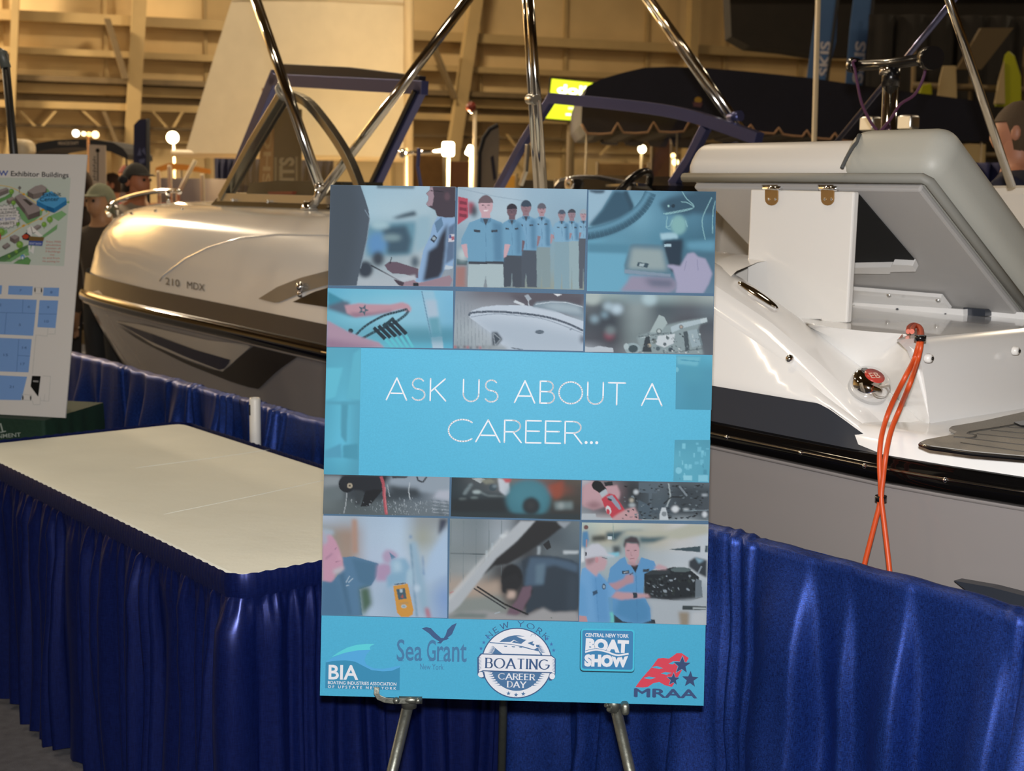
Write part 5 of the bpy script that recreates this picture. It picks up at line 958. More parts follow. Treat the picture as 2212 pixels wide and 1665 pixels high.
# ================================================================== THE WHITE BOAT
BO = Vector((0.815, 2.901, 0)); EU = Vector((-math.sin(math.radians(38)), math.cos(math.radians(38)), 0)); EW = Vector((math.cos(math.radians(38)), math.sin(math.radians(38)), 0))
def Bp(u, w, z): q = BO+EU*u+EW*w; return Vector((q.x, q.y, z))
def onw(px, py, w): return onplane(px, py, BO+EW*w, EW)
def onu(px, py, u): return onplane(px, py, BO+EU*u, EU)
def uw(p): q = Vector(p)-BO; return q.dot(EU), q.dot(EW)
W0 = [(-1.05, 1.25), (-1.03, .8), (-.95, .5), (-.8, .28), (-.6, .15), (-.32, .05), (-.163, .021), (0, 0), (2.4, 0), (3.3, .033), (4.17, .055), (4.93, .11), (5.25, .16), (5.5, .26), (5.72, .42), (5.88, .65), (5.97, .95), (6.0, 1.25)]
def w0(u): return interp(W0, u)
def flare(u): return interp([(-1, .10), (2.5, .10), (4, .22), (5.0, .42), (5.5, .62), (6.0, .9)], u)
M_gel = mat('white_gelcoat', '#e6e5e3', .16, coat=.6, var=.015, vscale=2)
M_hull = mat('silver_grey_gelcoat', '#878280', .22, coat=.5, var=.02, vscale=2)
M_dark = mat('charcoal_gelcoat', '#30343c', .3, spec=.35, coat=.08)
M_black = mat('black_vinyl', '#101012', .25, coat=.4)
M_rubrail = mat('black_rub_rail', '#0a0909', .07, spec=.4)
M_greyvinyl = mat('grey_vinyl', '#a7a79f', .5, bump=.06, bscale=300)
M_whitevinyl = mat('white_vinyl', '#d3cfc8', .45, bump=.05, bscale=300)
M_pad = mat('grey_deck_pad', '#8f8c86', .7, bump=.2, bscale=200)
M_bluelit = mat('blue_lit_frame', '#555a88', .3, .7)  # bluish cast of a blue light put into the frame colour
M_chrome2 = mat('warm_chrome', (.78, .77, .75), .1, 1)
M_brass = mat('stainless_hinge', '#a07c4c', .35, .5)
boat = thing('sport_boat', 'white and silver sport boat with open stern hatch and chrome tower, behind the blue curtains', 'boat', Bp(2.5, 1.25, 0))
US = [-1.05, -1.03, -.95, -.8, -.6, -.45, -.32, -.163, 0, .4, .8, 1.2, 1.6, 2.0, 2.4, 2.8, 3.2, 3.6, 4.0, 4.4, 4.8, 5.05, 5.25, 5.4, 5.5, 5.6, 5.72, 5.8, 5.88, 5.93, 5.97, 5.99, 6.0]
def mir(u, w, z, port): return Bp(u, w if port else 2.5-w, z)
def hw(u, z): # hull side below the rub rail
    return min(1.249, w0(u)+flare(u)*(1.0-z)**1.2+.004)
ub = lambda u, z: u-(1.0-z)*interp([(4.5, 0), (5.5, .35), (6.0, .75)], u)
mb = MB()
for port in (True, False):
    rows = []
    for z, k in ((.985, 0), (.93, 0), (.86, 0), (.79, 0), (.70, 0), (.60, 0)): rows.append([mir(ub(u, z), hw(u, z), z, port) for u in US])
    rows.append([mir(ub(u, .56), min(1.249, hw(u, .6)+.05), .57, port) for u in US]); rows.append([mir(ub(u, .40), min(1.249, hw(u, .6)+.35), .45, port) for u in US]); rows.append([mir(ub(u, .25), 1.25, .3, port) for u in US])
    mb.loft(rows)
mb.build('hull', M_hull, boat)
# dark slab imitating shade in the chine notch under the stern quarter
q = [onw(x, y, -.004) for x, y in ((2060, 1254), (2140, 1268), (2225, 1290), (2225, 1330), (2150, 1320), (2100, 1285))]
MB().prism(q, EW*.03).build('chine_shade', M_dark, boat)
MB().tube([Bp(u, w0(u)-.002, .967) for u in US], .008, 6).build('hull_crease', M_hull, boat)
# rub rail : black half round with screws
mb = MB()
for port in (True, False):
    mb.loft([[mir(u, w0(u)+a, 1.0+b, port) for u in US] for a, b in ((.02, .032), (-.012, .030), (-.026, .018), (-.03, 0), (-.026, -.018), (-.012, -.030), (.02, -.032))])
rr_ = mb.build('rub_rail', M_rubrail, boat)
mb = MB().tube([Bp(u, w0(u)-.030, 1.006) for u in US if -.6 < u < 2.5], .0045, 8); mb.build('rub_rail_highlight', mat('highlight_strip_metal', '#a39c92', .2, 1), boat)  # bright metal strip imitates the highlight along the black rail
for x in (1570, 1730, 1868, 2028, 2200):
    p = onw(x, 945+(x-1570)*.19, -.036); u_, w_ = uw(p); MB().sphere(Bp(u_, w0(u_)-.036, 1.006), .006, 10).build('rail_screw', M_chrome, rr_)
# dark band above the rub rail, forward part; ends slanted at the stern quarter
uT0, zT0 = uw(onw(1930, 985, .012))[0], 1.03
def band_top(u): return 1.105+.004*u
bt = [onw(x, y, .012) for x, y in ((1540, 833), (1700, 860), (1775, 872), (1795, 882), (1840, 915), (1930, 985))]
btu = [(uw(p)[0], p.z) for p in bt]
ztop_fwd = btu[0][1]
lst = sorted(btu)
us2 = [lst[0][0]]+[a for a, b in lst[1:]]+[.8, 1.2, 1.8, 2.4, 3, 3.6, 4.2, 4.8, 5.1, 5.25, 5.4, 5.5, 5.6, 5.72, 5.8, 5.88, 5.93, 5.97, 6.0]
topz = lambda u: interp(lst+[(2.4, 1.10), (4.2, 1.11), (6.0, 1.13)], u)
mb = MB()
for port in (True, False):
    mb.loft([[mir(u, w0(u)-.003+.014*f, 1.028+(topz(u)-1.028)*f, port) for u in us2] for f in (0, .33, .66, 1)])
mb.build('dark_band', M_dark, boat)
# forward topsides and crowned deck
gz = lambda u: interp([(.5, 1.415), (1.5, 1.46), (2.6, 1.50), (3.6, 1.50), (4.4, 1.50), (4.9, 1.50), (5.25, 1.48), (5.5, 1.45), (5.72, 1.40), (5.88, 1.33), (5.97, 1.24), (6.0, 1.16)], u)
PROF = [(0, 0), (.02, .12), (.035, .3), (.055, .5), (.085, .68), (.13, .83), (.19, .93), (.27, .985), (.36, 1.0)]
US3 = [.62, .8, 1.0, 1.4, 1.8, 2.2, 2.6, 3.0, 3.4, 3.8, 4.2, 4.5, 4.75, 4.93, 5.1, 5.25, 5.4, 5.5, 5.6, 5.72, 5.8, 5.88, 5.93, 5.97, 6.0]
def side(u, f):
    a = interp([(p[1], p[0]) for p in PROF], f); sc = 1+interp([(4.2, 0), (5.2, .5), (6, 1.2)], u)*.6
    return min(1.249, w0(u)+a*sc), 1.035+(gz(u)-1.035)*f
mb = MB()
for port in (True, False):
    fr = [0, .06, .12, .2, .3, .4, .5, .6, .68, .76, .83, .89, .93, .96, .985, 1]
    rows = [[mir(u, *side(u, f), port) for u in US3] for f in fr]
    mb.loft(rows)
mb.build('topside', M_gel, boat)
mb = MB(); ud = [2.5, 3.0, 3.4, 3.8, 4.2, 4.5, 4.75, 4.93, 5.1, 5.25, 5.4, 5.5, 5.6, 5.72, 5.8, 5.88, 5.93, 5.97, 6.0]
mb.loft([[Bp(u, side(u, 1)[0]+(2.5-2*side(u, 1)[0])*f, gz(u)+.02*math.sin(math.pi*f)) for u in ud] for f in (0, .1, .25, .5, .75, .9, 1)]); mb.build('foredeck', M_gel, boat)
# cockpit tub
mb = MB(); uc = [.62, 1.0, 1.5, 2.0, 2.5]
for port in (True, False): mb.loft([[mir(u, .36, gz(u), port) for u in uc], [mir(u, .40, 1.2, port) for u in uc], [mir(u, .42, .72, port) for u in uc]])
mb.add([Bp(.62, .42, .72), Bp(2.5, .42, .72), Bp(2.5, 2.08, .72), Bp(.62, 2.08, .72)], [(0, 1, 2, 3)]); mb.add([Bp(2.5, .36, 1.5), Bp(2.5, 2.14, 1.5), Bp(2.5, 2.08, .72), Bp(2.5, .42, .72)], [(0, 1, 2, 3)]); mb.build('cockpit_liner', M_whitevinyl, boat)
# raised style line on the topside and painted sweeps
def onside(px, py, lift=.003):
    w = .05
    for _ in range(12):
        p = onw(px, py, w); u, _w = uw(p); f = max(0, min(1, (p.z-1.035)/(gz(u)-1.035))); w = side(u, f)[0]
    q = onw(px, py, w); return q-EW*lift
def onhull(px, py, lift=.003):
    w = .02
    for _ in range(12):
        p = onw(px, py, w); u, _w = uw(p); w = hw(min(6, u+(1-p.z)*interp([(4.5, 0), (5.5, .35), (6.0, .75)], u)), min(1, p.z))
    return onw(px, py, w-lift)
def decal(name, pts, mt, fn, n=40, lift=.004, parent=None):
    P2 = [Vector((x, y, 0)) for x, y in pts]; P2.append(P2[0]); P2 = resample(P2, n+1)[:-1]
    bm = bmesh.new(); vs_ = [bm.verts.new((p.x, p.y, 0)) for p in P2]; f = bm.faces.new(vs_); bmesh.ops.triangulate(bm, faces=[f])
    bmesh.ops.subdivide_edges(bm, edges=bm.edges[:], cuts=2, use_grid_fill=True); bmesh.ops.triangulate(bm, faces=bm.faces[:]); bm.verts.index_update()
    mb = MB().add([fn(v.co.x, v.co.y, lift) for v in bm.verts], [tuple(v.index for v in q.verts) for q in bm.faces], True); bm.free()
    return mb.build(name, mt, parent or boat)
M_sweep = mat('grey_decal', '#7c7770', .25, coat=.4); M_sweepd = mat('dark_brown_decal', '#211d1a', .3, spec=.3); M_navy = mat('navy_decal', '#0c1430', .3, spec=.3); M_lightdec = mat('pale_decal', '#b6aea2', .25, coat=.4)
decal('sweep_decal', [(560, 645), (600, 620), (650, 600), (720, 582), (770, 575), (770, 600), (720, 612), (660, 630), (600, 655)], M_sweep, onside)
decal('sweep_decal', [(634, 652), (680, 630), (720, 618), (780, 610), (780, 675), (720, 665)], M_sweepd, onside)
mb = MB().tube([onside(x, y, .0) for x, y in ((345, 606), (353, 595), (400, 560), (450, 535), (520, 514), (600, 506), (705, 507), (760, 510))], .005, 6); mb.build('style_line', M_gel, boat)
decal('hull_stripe', [(250, 693), (300, 700), (450, 735), (545, 745), (480, 803), (400, 775), (330, 745)], M_lightdec, onhull, lift=.006)
decal('hull_stripe', [(254, 697), (330, 722), (420, 755), (500, 778), (480, 801), (400, 770), (320, 735)], M_navy, onhull, lift=.010)
decal('hull_stripe', [(255, 703), (310, 735), (400, 778), (470, 802), (486, 802), (520, 768), (550, 746), (650, 765), (600, 800), (556, 842), (500, 825), (400, 785), (300, 735)], M_sweepd, onhull, lift=.005)
for t_, fa, fb in (('210', 0, .36), ('MDX', .55, 1)):
    vs_, fs = text_mesh(t_, 0.0); x0 = min(v[0] for v in vs_); x1 = max(v[0] for v in vs_)
    def tx(v): f = fa+(fb-fa)*(v[0]-x0)/(x1-x0); return onside(359+f*85, 614+f*15-v[1]/.729*16, .004)
    MB().add([tx(v) for v in vs_], fs).build('model_lettering', mat('black_ink', '#1a1816', .4), boat)
p = onside(655, 624, .0)
mb = MB(); mb.sphere(p-EW*.012+Vector((0, 0, .01)), .018, 12); mb.sphere(p-EW*.012-Vector((0, 0, .02)), .013, 12); mb.build('navigation_light', M_chrome, boat)
mb = MB()
for k, (x, y) in enumerate(((239, 468), (284, 461), (336, 455), (393, 452))):
    mb = MB().sphere(onside(x, y, .0), .009, 8); mb.build('snap', M_chrome, boat)
# bow rail
mb = MB().tube(smoothline([onw(236, 464, .5), onw(230, 452, .55), onw(250, 437, .6), onw(290, 422, .62), onw(340, 413, .62), onw(382, 412, .62), onw(388, 417, .62)], 30), .013, 10); br_ = mb.build('bow_rail', M_chrome, boat)
for x, y0, y1 in ((252, 440, 466), (363, 413, 447)): MB().tube([onw(x, y0, .6), onw(x+1, y1, .6)], .011, 8).build('stanchion', M_chrome, br_)
# ---- port windshield, sill and frames
WW = .40
sill = [onw(x, y, WW) for x, y in ((452, 446), (720, 456), (720, 440), (468, 428))]
MB().prism(sill, EW*.05).build('windshield_sill', M_black, boat)
MB().prism([onw(x, y, WW-.01) for x, y in ((468, 434), (720, 441), (720, 424), (475, 417))], EW*.03).build('sill_strip', M_alu, boat)
for x, y in ((503, 432), (578, 435), (658, 438)): MB().sphere(onw(x, y, WW-.02), .009, 8).build('sill_snap', M_chrome, boat)
def bar(pts, w, th, dp, mt, name, par=None, n=0):
    # flat bar following pixel points on plane w ; th is pixel width
    P = [onw(x, y, w) for x, y in pts]; P = smoothline(P, n) if n else P
    r = th/2/F*(P[0]-CAM).length; rows = []
    for i, p in enumerate(P):
        t = (P[min(i+1, len(P)-1)]-P[max(i-1, 0)]).normalized(); s_ = t.cross(EW).normalized()*r; d = EW*dp/2
        rows.append([p+s_-d, p-s_-d, p-s_+d, p+s_+d])
    mb = MB().loft(rows, False, True); k = len(rows)*4; mb.f += [(3, 2, 1, 0), (k-4, k-3, k-2, k-1)]; mb.sm += [False]*2
    return mb.build(name, mt, par or boat, bevel=.002)
M_alufr = mat('champagne_aluminium', '#9d998c', .25, .9)
bar([(480, 428), (545, 310), (612, 200)], WW, 15, .035, M_alufr, 'windshield_post'); bar([(497, 428), (560, 315), (622, 212)], WW+.05, 9, .02, mat('dark_trim', '#2c2a28', .4), 'windshield_post')
bar([(612, 200), (660, 218), (700, 262), (740, 320), (765, 370), (785, 425)], WW, 17, .035, M_alufr, 'windshield_arch', n=24)
MB().add([onw(x, y, WW+.01) for x, y in ((490, 425), (612, 205), (660, 222), (700, 266), (740, 324), (765, 374), (785, 428))], [tuple(range(7))]).build('windshield_glass', glass_mat(), boat)
MB().prism([onw(x, y, WW+.12) for x, y in ((540, 395), (600, 390), (720, 392), (720, 426), (530, 424))], EW*.25).build('dash_pad', mat('dark_green_grey_pad', '#26261f', .5), boat)
MB().prism([onw(x, y, WW+.1) for x, y in ((578, 414), (632, 413), (630, 420), (580, 420))], EW*.02).build('dash_lamp', mat('red_lens', '#7d1420', .3), boat)
# centre windshield standing open, its frame coloured as if under blue light
CWw = 1.15
fr_ = bar([(500, 400), (597, 160)], CWw, 26, .04, M_bluelit, 'centre_frame'); bar([(588, 172), (640, 175), (918, 190)], CWw, 24, .04, M_bluelit, 'centre_frame'); bar([(912, 185), (856, 300), (800, 420)], CWw, 26, .04, M_bluelit, 'centre_frame'); bar([(618, 150), (760, 158), (912, 178)], CWw+.08, 22, .04, mat('black_frame', '#1d1c26', .35, .3), 'centre_frame_top')
bar([(896, 196), (846, 300), (790, 420)], CWw-.03, 8, .02, M_black, 'centre_seal')
MB().add([onw(x, y, CWw) for x, y in ((505, 398), (597, 178), (905, 196), (795, 420))], [(0, 1, 2, 3)]).build('centre_glass', glass_mat(), boat)
# starboard windshield header and posts
SW = 2.05
bar([(1190, 212), (1300, 222), (1420, 236), (1500, 252), (1570, 275), (1640, 300)], SW, 22, .05, M_bluelit, 'starboard_header', n=24)
bar([(1192, 212), (1130, 310), (1070, 420)], SW, 17, .04, M_bluelit, 'starboard_post'); bar([(1525, 275), (1490, 345), (1440, 420)], SW, 20, .04, M_bluelit, 'starboard_post'); bar([(1140, 312), (1136, 370), (1125, 400)], SW-.05, 8, .02, M_alu, 'starboard_strut')
MB().add([onw(x, y, SW) for x, y in ((1078, 420), (1196, 218), (1300, 228), (1420, 242), (1520, 268), (1440, 420))], [tuple(range(6))]).build('starboard_glass', glass_mat(), boat)
bar([(905, 320), (902, 360), (912, 420)], CWw-.1, 6, .015, M_bluelit, 'gas_strut')
# helm : dash hump, steering wheel, chrome bezel
HWp = 1.75
mb = MB(); P = [onw(x, y, HWp) for x, y in ((1190, 440), (1192, 398), (1205, 384), (1240, 377), (1290, 378), (1320, 384), (1400, 400), (1440, 440))]; mb.prism(P, EW*.5); mb.build('helm_dash', M_black, boat, bevel=.02)
c = onw(1350, 440, HWp-.12); ax = (EU*.75+Vector((0, 0, .55))+EW*-.35).normalized(); x_ = ax.orthogonal().normalized(); y_ = ax.cross(x_)
wh = MB().tube([c+(x_*math.cos(a*math.pi/16)+y_*math.sin(a*math.pi/16))*.17 for a in range(32)], .017, 10, closed=True).build('steering_wheel', M_black, boat)
for a in (90, 210, 330): MB().tube([c, c+(x_*math.cos(math.radians(a))+y_*math.sin(math.radians(a)))*.165], .009, 8).build('spoke', M_alu, wh)
MB().lathe(c, [(0, .02), (.04, .02), (.045, 0), (0, -.03)], ax).build('wheel_hub', M_chrome, wh)
MB().lathe(onw(1233, 397, HWp-.02), [(.03, 0), (.034, -.012), (.026, -.016), (.0, -.008)], EW).build('gauge', M_chrome, boat)
mb = MB()
p0, p1 = onw(1308, 404, HWp-.2), onw(1377, 402, HWp-.2); MB().prism([p0, p1, p1+Vector((0, 0, .012)), p0+Vector((0, 0, .012))], EW*.05).build('chrome_trim', M_chrome, boat)
# ---- wake tower tubes
def tubew(name, a, wa, b, wb, rpx, mt=M_chrome2, ext=0, par=None):
    p, q = onw(*a, wa), onw(*b, wb); r = rpx/F*(q-CAM).length
    d = (p-q).normalized(); p = p+d*ext
    return MB().tube([p, q], r, 14).build(name, mt, par or boat)
tubew('tower_leg', (583, 88), .34, (689, 398), .34, 11.5, ext=.55); tubew('tower_leg_inner', (620, 205), .37, (640, 270), .37, 6)
MB().sphere(onw(690, 402, .34), .022, 12).build('tower_swivel', M_chrome, boat); tubew('tower_pin', (690, 402), .34, (682, 440), .34, 7, M_chrome)
tubew('tower_leg', (943, 88), .7, (672, 446), .34, 10.5, ext=.4); MB().lathe(onw(668, 452, .34), [(0, .03), (.022, .03), (.032, .01), (.036, 0), (0, 0)]).build('tower_foot', M_chrome, boat)
tubew('tower_leg', (1140, 88), .36, (1160, 420), .36, 7, ext=.5); tubew('tower_leg', (1151, 88), .34, (1175, 420), .34, 9, ext=.5); MB().tube([onw(1143, 214, .34), onw(1160, 216, .33)], .017, 12).build('tower_clamp', M_alu, boat)
tubew('tower_leg', (1456, 88), 2.2, (1592, 282), 2.2, 7, ext=.6); tubew('tower_leg', (1470, 88), 2.15, (1608, 285), 2.15, 7, ext=.6); MB().tube([onw(1577, 255, 2.15), onw(1600, 250, 2.15)], .025, 10).build('tower_clamp', M_bluelit, boat)
tubew('tower_leg', (1988, 88), 1.5, (1808, 306), 1.7, 6, mt=mat('blue_reflection_tube', '#6a6f96', .2, .9), ext=.5); tubew('tower_leg', (2080, 88), 1.2, (2185, 402), 1.45, 8.5, ext=.5)  # first leg carries a blue reflection painted into its chrome
MB().tube(smoothline([onw(612, 180, .36), onw(600, 192, .34), onw(612, 212, .33), onw(626, 200, .35), onw(612, 180, .36)], 16), .013, 8).build('tower_clamp', mat('grey_clamp', '#7d7a70', .4), boat)
# tower top hoop joining the legs above the frame of view
tops = [onw(583, 88, .34)+(onw(583, 88, .34)-onw(689, 398, .34)).normalized()*.55, onw(943, 88, .7)+(onw(943, 88, .7)-onw(672, 446, .34)).normalized()*.4, onw(1151, 88, .34)+(onw(1151, 88, .34)-onw(1175, 420, .34)).normalized()*.5]
zt = max(p.z for p in tops); MB().tube(smoothline([tops[0], tops[0]+Vector((.1, .05, .06)), Vector((tops[1].x, tops[1].y, zt+.05)), Vector((tops[2].x, tops[2].y, zt+.02)), tops[2]], 24), .024, 12).build('tower_hoop', M_chrome2, boat)
# ================================================================== STERN
def px_line(pts, w, n=16): return resample([onw(x, y, w) for x, y in pts], n)
def px_line2(pts, n=16): return resample([onw(x, y, w) for x, y, w in pts], n)
L1 = px_line2([(1480, 640, .05), (1544, 678, .05), (1707, 789, .05), (1784, 856, .045), (1868, 918, .04), (1945, 978, .03)])
L2 = px_line2([(1480, 578, .09), (1544, 616, .09), (1664, 695, .09), (1760, 775, .09), (1832, 842, .09), (1890, 900, .09), (1975, 962, .09)])
L3 = px_line2([(1480, 535, .21), (1544, 567, .21), (1616, 609, .21), (1736, 693, .21), (1784, 734, .22), (1880, 808, .24), (1935, 858, .22), (2005, 925, .17)])
low = [Bp(uw(p)[0], w0(uw(p)[0])+.012, max(1.03, min(topz(uw(p)[0]), p.z-.01))) for p in L1]
mid = [a.lerp(b, .12) for a, b in zip(low, L1)]
mb = MB(); mb.loft([low, [p-EW*.006+Vector((0, 0, .006)) for p in mid], L1], True); mb.build('quarter_side', M_gel, boat)
cham = [[a.lerp(b, f)-EW*.012*math.sin(math.pi*f) for a, b in zip(L1, L2)] for f in (0, .15, .5, .85, 1)]
MB().loft(cham, True).build('quarter_chamfer', M_gel, boat)
topf = [[a.lerp(b, f)+Vector((0, 0, .012*math.sin(math.pi*f))) for a, b in zip(L2, L3)] for f in (0, .1, .5, .9, 1)]
MB().loft(topf, True).build('quarter_top', M_gel, boat)
UTR = -.01; ZD = 1.275
Li = resample([Bp(uw(onw(1500, 545, .21))[0], .235, ZD), onz(1738, 696, ZD), onz(1800, 708, ZD), onz(1880, 716, ZD), onz(1965, 722, ZD), onu(1985, 760, UTR), onu(1993, 800, UTR), onu(2001, 850, UTR), onu(2009, 920, UTR)], 28)
L3b = resample([onw(1500, 545, .21), onw(1616, 609, .21), onw(1736, 693, .21), onw(1784, 734, .22), onw(1880, 808, .24), onw(1935, 858, .22), onw(2005, 925, .17)], 28)
MB().loft([L3b, [a.lerp(b, .5)-Vector((0, 0, .015)) for a, b in zip(L3b, Li)], Li], True).build('quarter_inner', M_gel, boat)
# platform, edge band, transom, deck sill
ue = [-1.05, -1.03, -.95, -.8, -.6, -.45, -.32, -.163, 0, .08]
ZP = 1.085
mb = MB()
for port in (True, False): mb.loft([[mir(u, w0(u)+.0, 1.03, port) for u in ue], [mir(u, w0(u)+.006, 1.06, port) for u in ue], [mir(u, w0(u)+.02, ZP-.004, port) for u in ue], [mir(u, min(1.249, w0(u)+.045), ZP, port) for u in ue], [mir(u, 1.25, ZP, port) for u in ue]])
mb.build('swim_platform', M_gel, boat)
c1 = uw(onu(2009, 920, UTR))[1]; c2 = uw(onu(1978, 724, UTR))[1]
mb = MB(); mb.loft([[Bp(UTR, c1, ZP), Bp(UTR, 2.3, ZP)], [Bp(UTR+.01, (c1+c2)/2, 1.18), Bp(UTR+.01, 2.3, 1.18)], [Bp(UTR+.02, c2, ZD-.02), Bp(UTR+.02, 2.3, ZD-.02)], [Bp(UTR+.05, c2, ZD), Bp(UTR+.05, 2.3, ZD)]], True); mb.build('transom', M_gel, boat)
dk = [onz(1965, 722, ZD), onz(1880, 716, ZD), onz(1800, 708, ZD), onz(1738, 696, ZD), Bp(.8, .23, ZD), Bp(1.3, .23, ZD), Bp(1.3, 2.3, ZD), Bp(UTR+.05, 2.3, ZD), Bp(UTR+.05, c2, ZD)]
mb = MB(); mb.add(dk, [tuple(range(9))]); mb.build('engine_deck', M_gel, boat)
MB().add([onz(1950, 720, ZD), Bp(UTR+.06, c2+.02, ZD), Bp(UTR+.015, c2+.02, ZD-.02), onu(1990, 775, UTR), onu(1975, 760, UTR+.03)], [(0, 1, 2, 3, 4)]).build('sill_corner', M_gel, boat)
# grooved pad on the platform
pad = [(1986, 961), (2000, 955), (2060, 944), (2066, 938), (2050, 931), (2056, 926), (2120, 915), (2330, 868), (2360, 1010), (2212, 990), (2100, 980), (2010, 968)]
pdm = MB().prism([onz(x, y, ZP+.004) for x, y in pad], (0, 0, .006)).build('deck_pad', M_pad, boat)
MB().tube([onz(x, y, ZP+.006) for x, y in ((2000, 955), (1988, 960), (2010, 968), (2100, 980), (2212, 990), (2300, 1003))], .0045, 6).build('pad_edge', M_black, pdm)
for (a, b, c_, d) in ((2075, 956, 2330, 992), (2085, 946, 2330, 975), (2110, 937, 2330, 960), (2140, 929, 2330, 947), (2160, 921, 2330, 935)): MB().tube([onz(a, b, ZP+.0105), onz(c_, d, ZP+.0105)], .0016, 4).build('pad_groove', mat('groove_dark', '#4a4845', .8), pdm)
MB().tube(smoothline([onz(2060, 944, ZP+.01), onz(2100, 946, ZP+.01), onz(2107, 940, ZP+.01), onz(2095, 934, ZP+.01), onz(2200, 916, ZP+.01), onz(2330, 880, ZP+.01)], 20), .003, 4).build('pad_groove', mat('groove_dark', '#4a4845', .8), pdm)
MB().prism([onz(x, y, ZP+.012) for x, y in ((2190, 915), (2215, 911), (2260, 912), (2260, 924), (2205, 922))], (0, 0, .004)).build('pad_latch', M_black, pdm)
# cleat, fuel cap, screw, drain buttons, ski eye
def topp(px, py, w): return onw(px, py, w)
ca, cb = topp(1594, 620, .15)+Vector((0, 0, .012)), topp(1680, 677, .15)+Vector((0, 0, .012)); cdv = (cb-ca)
mb = MB().tube([ca+cdv*t for t in (0, .04, .15, .35, .5, .65, .85, .96, 1)], [.002, .007, .0105, .013, .0135, .013, .0105, .007, .002], 12); cl = mb.build('cleat', M_chrome, boat)
fc = topp(1878, 834, .125); vdir = (CAM-fc).normalized(); nrm = (vdir*.62+(_r*.45+_u*.89)*.78).normalized()
cap_ = MB().lathe(fc+nrm*.004, [(.0, .028), (.03, .028), (.040, .024), (.046, .012), (.047, 0), (.047, -.02), (0, -.02)], nrm, 28).build('fuel_cap', M_chrome, boat)
MB().lathe(fc+nrm*.004, [(0, .0295), (.024, .0295), (.024, .027)], nrm, 24).build('cap_badge', mat('red_enamel', '#b23a30', .3), cap_)
vs_, fs = text_mesh('EB', .01); x_ = nrm.cross(Vector((0, 0, 1))).normalized()*-1; x_ = x_ if x_.x > 0 else -x_; y_ = nrm.cross(x_); y_ = y_ if y_.z > 0 else -y_
MB().add([fc+nrm*.0345+x_*((v[0]-.6)*.026)+y_*((v[1]-.36)*.026) for v in vs_], fs).build('cap_mark', mat('pale_enamel', '#d8b8a8', .4), cap_)
MB().sphere(topp(1706, 775, .042), .011, 10).build('screw_head', M_chrome, boat)
for x, y, u_ in ((2002, 773, UTR), (2190, 757, UTR)): MB().lathe(onu(x, y, u_), [(0, .012), (.009, .012), (.011, .004), (.011, 0)], -EU, 14).build('drain_button', mat('white_plastic', '#e0deda', .3), boat); MB().lathe(onu(x+2, y, u_)-EU*.012, [(0, .002), (.004, .002), (.004, 0)], -EU, 10).build('button_hole', M_black, boat)
# ---- open lounge lid with cushions
WPt = .34
pa, pb = onw(1478, 400, WPt), onw(1994, 396, WPt); ua, za = uw(pa)[0], pa.z; ubb, zb = uw(pb)[0], pb.z
AL = math.radians(35); LD = (EW*math.cos(AL)-Vector((0, 0, math.sin(AL)))); LNv = (EW*math.sin(AL)+Vector((0, 0, math.cos(AL)))); LL = .66
zl = (za+zb)/2; org = Bp(ubb, WPt, zl); lid_len = ua-ubb
def lidp(s, t, h): return org+EU*s+LD*t+LNv*h
LM = Matrix((EU, LD, LNv)).transposed()
mb = MB(); mb.prism([lidp(.02, .02, .0), lidp(lid_len-.02, .02, .0), lidp(lid_len-.02, LL, .0), lidp(.02, LL, .0)], LNv*.02)
lidm = mb.build('lounge_lid', mat('lid_white_board', '#a8a6a4', .35), boat, bevel=.006)
def cush(s0, s1, h, mt, nm, r=.05, t0=-.035):
    M = Matrix.Translation(lidp((s0+s1)/2, (LL+t0)/2+.01, .02+h/2)) @ LM.to_4x4()
    return MB().rbox(M, (s1-s0, LL-t0, h), r, 5).build(nm, mt, boat)
s_seam = uw(onw(1815, 390, WPt))[0]-ubb
cush(s_seam-.07, lid_len+.02, .125, M_whitevinyl, 'cushion'); cush(-.035, s_seam+.03, .152, M_greyvinyl, 'cushion', .058, -.045)
MB().tube(smoothline([lidp(s_seam-.022, -.043, .02), lidp(s_seam-.022, -.044, .06), lidp(s_seam-.022, -.036, .105), lidp(s_seam-.012, .0, .140), lidp(s_seam-.010, .3, .148)], 20), .005, 6).build('cushion_seam', mat('seam_dark', '#4a4c4c', .7), boat)
MB().tube([lidp(lid_len, -.012, .012), lidp(.0, -.012, .012), lidp(-.012, .0, .012), lidp(-.012, LL, .012)], .013, 8).build('cushion_welt', mat('grey_welt', '#82827c', .6), boat)
# black panel seen past the flap and the moulded lip below it
dg = [onplane(x, y, lidp(0, 0, -.003), LNv) for x, y in ((1750, 420), (1857, 420), (1978, 562), (1830, 565))]
MB().prism(dg, -LNv*.004).build('lid_black_panel', mat('matte_black', '#060606', .95), boat)
lp_ = [onplane(x, y, lidp(0, 0, -.004), LNv) for x, y in ((1820, 566), (1930, 564), (1934, 558), (1978, 560), (1984, 573), (1930, 574), (1928, 579), (1820, 578))]
MB().prism(lp_, -LNv*.02).build('lid_lip', M_gel, boat)
fl_ = [onplane(x, y, lidp(0, 0, -.006), LNv) for x, y in ((1820, 617), (2036, 635), (2056, 662), (1820, 650))]
MB().prism(fl_, -LNv*.012).build('hinge_flange', M_gel, boat)
for x, y in ((1921, 637), (2027, 648)): MB().sphere(onplane(x, y, lidp(0, 0, -.016), LNv), .008, 8).build('flange_screw', M_alu, boat)
wz = uw(fl_[2])[1]
hb = MB().prism([onw(x, y, wz-.03) for x, y in ((1820, 652), (2081, 668), (2081, 684), (1820, 666))], EW*.04).build('hinge_bar', M_gel, boat)
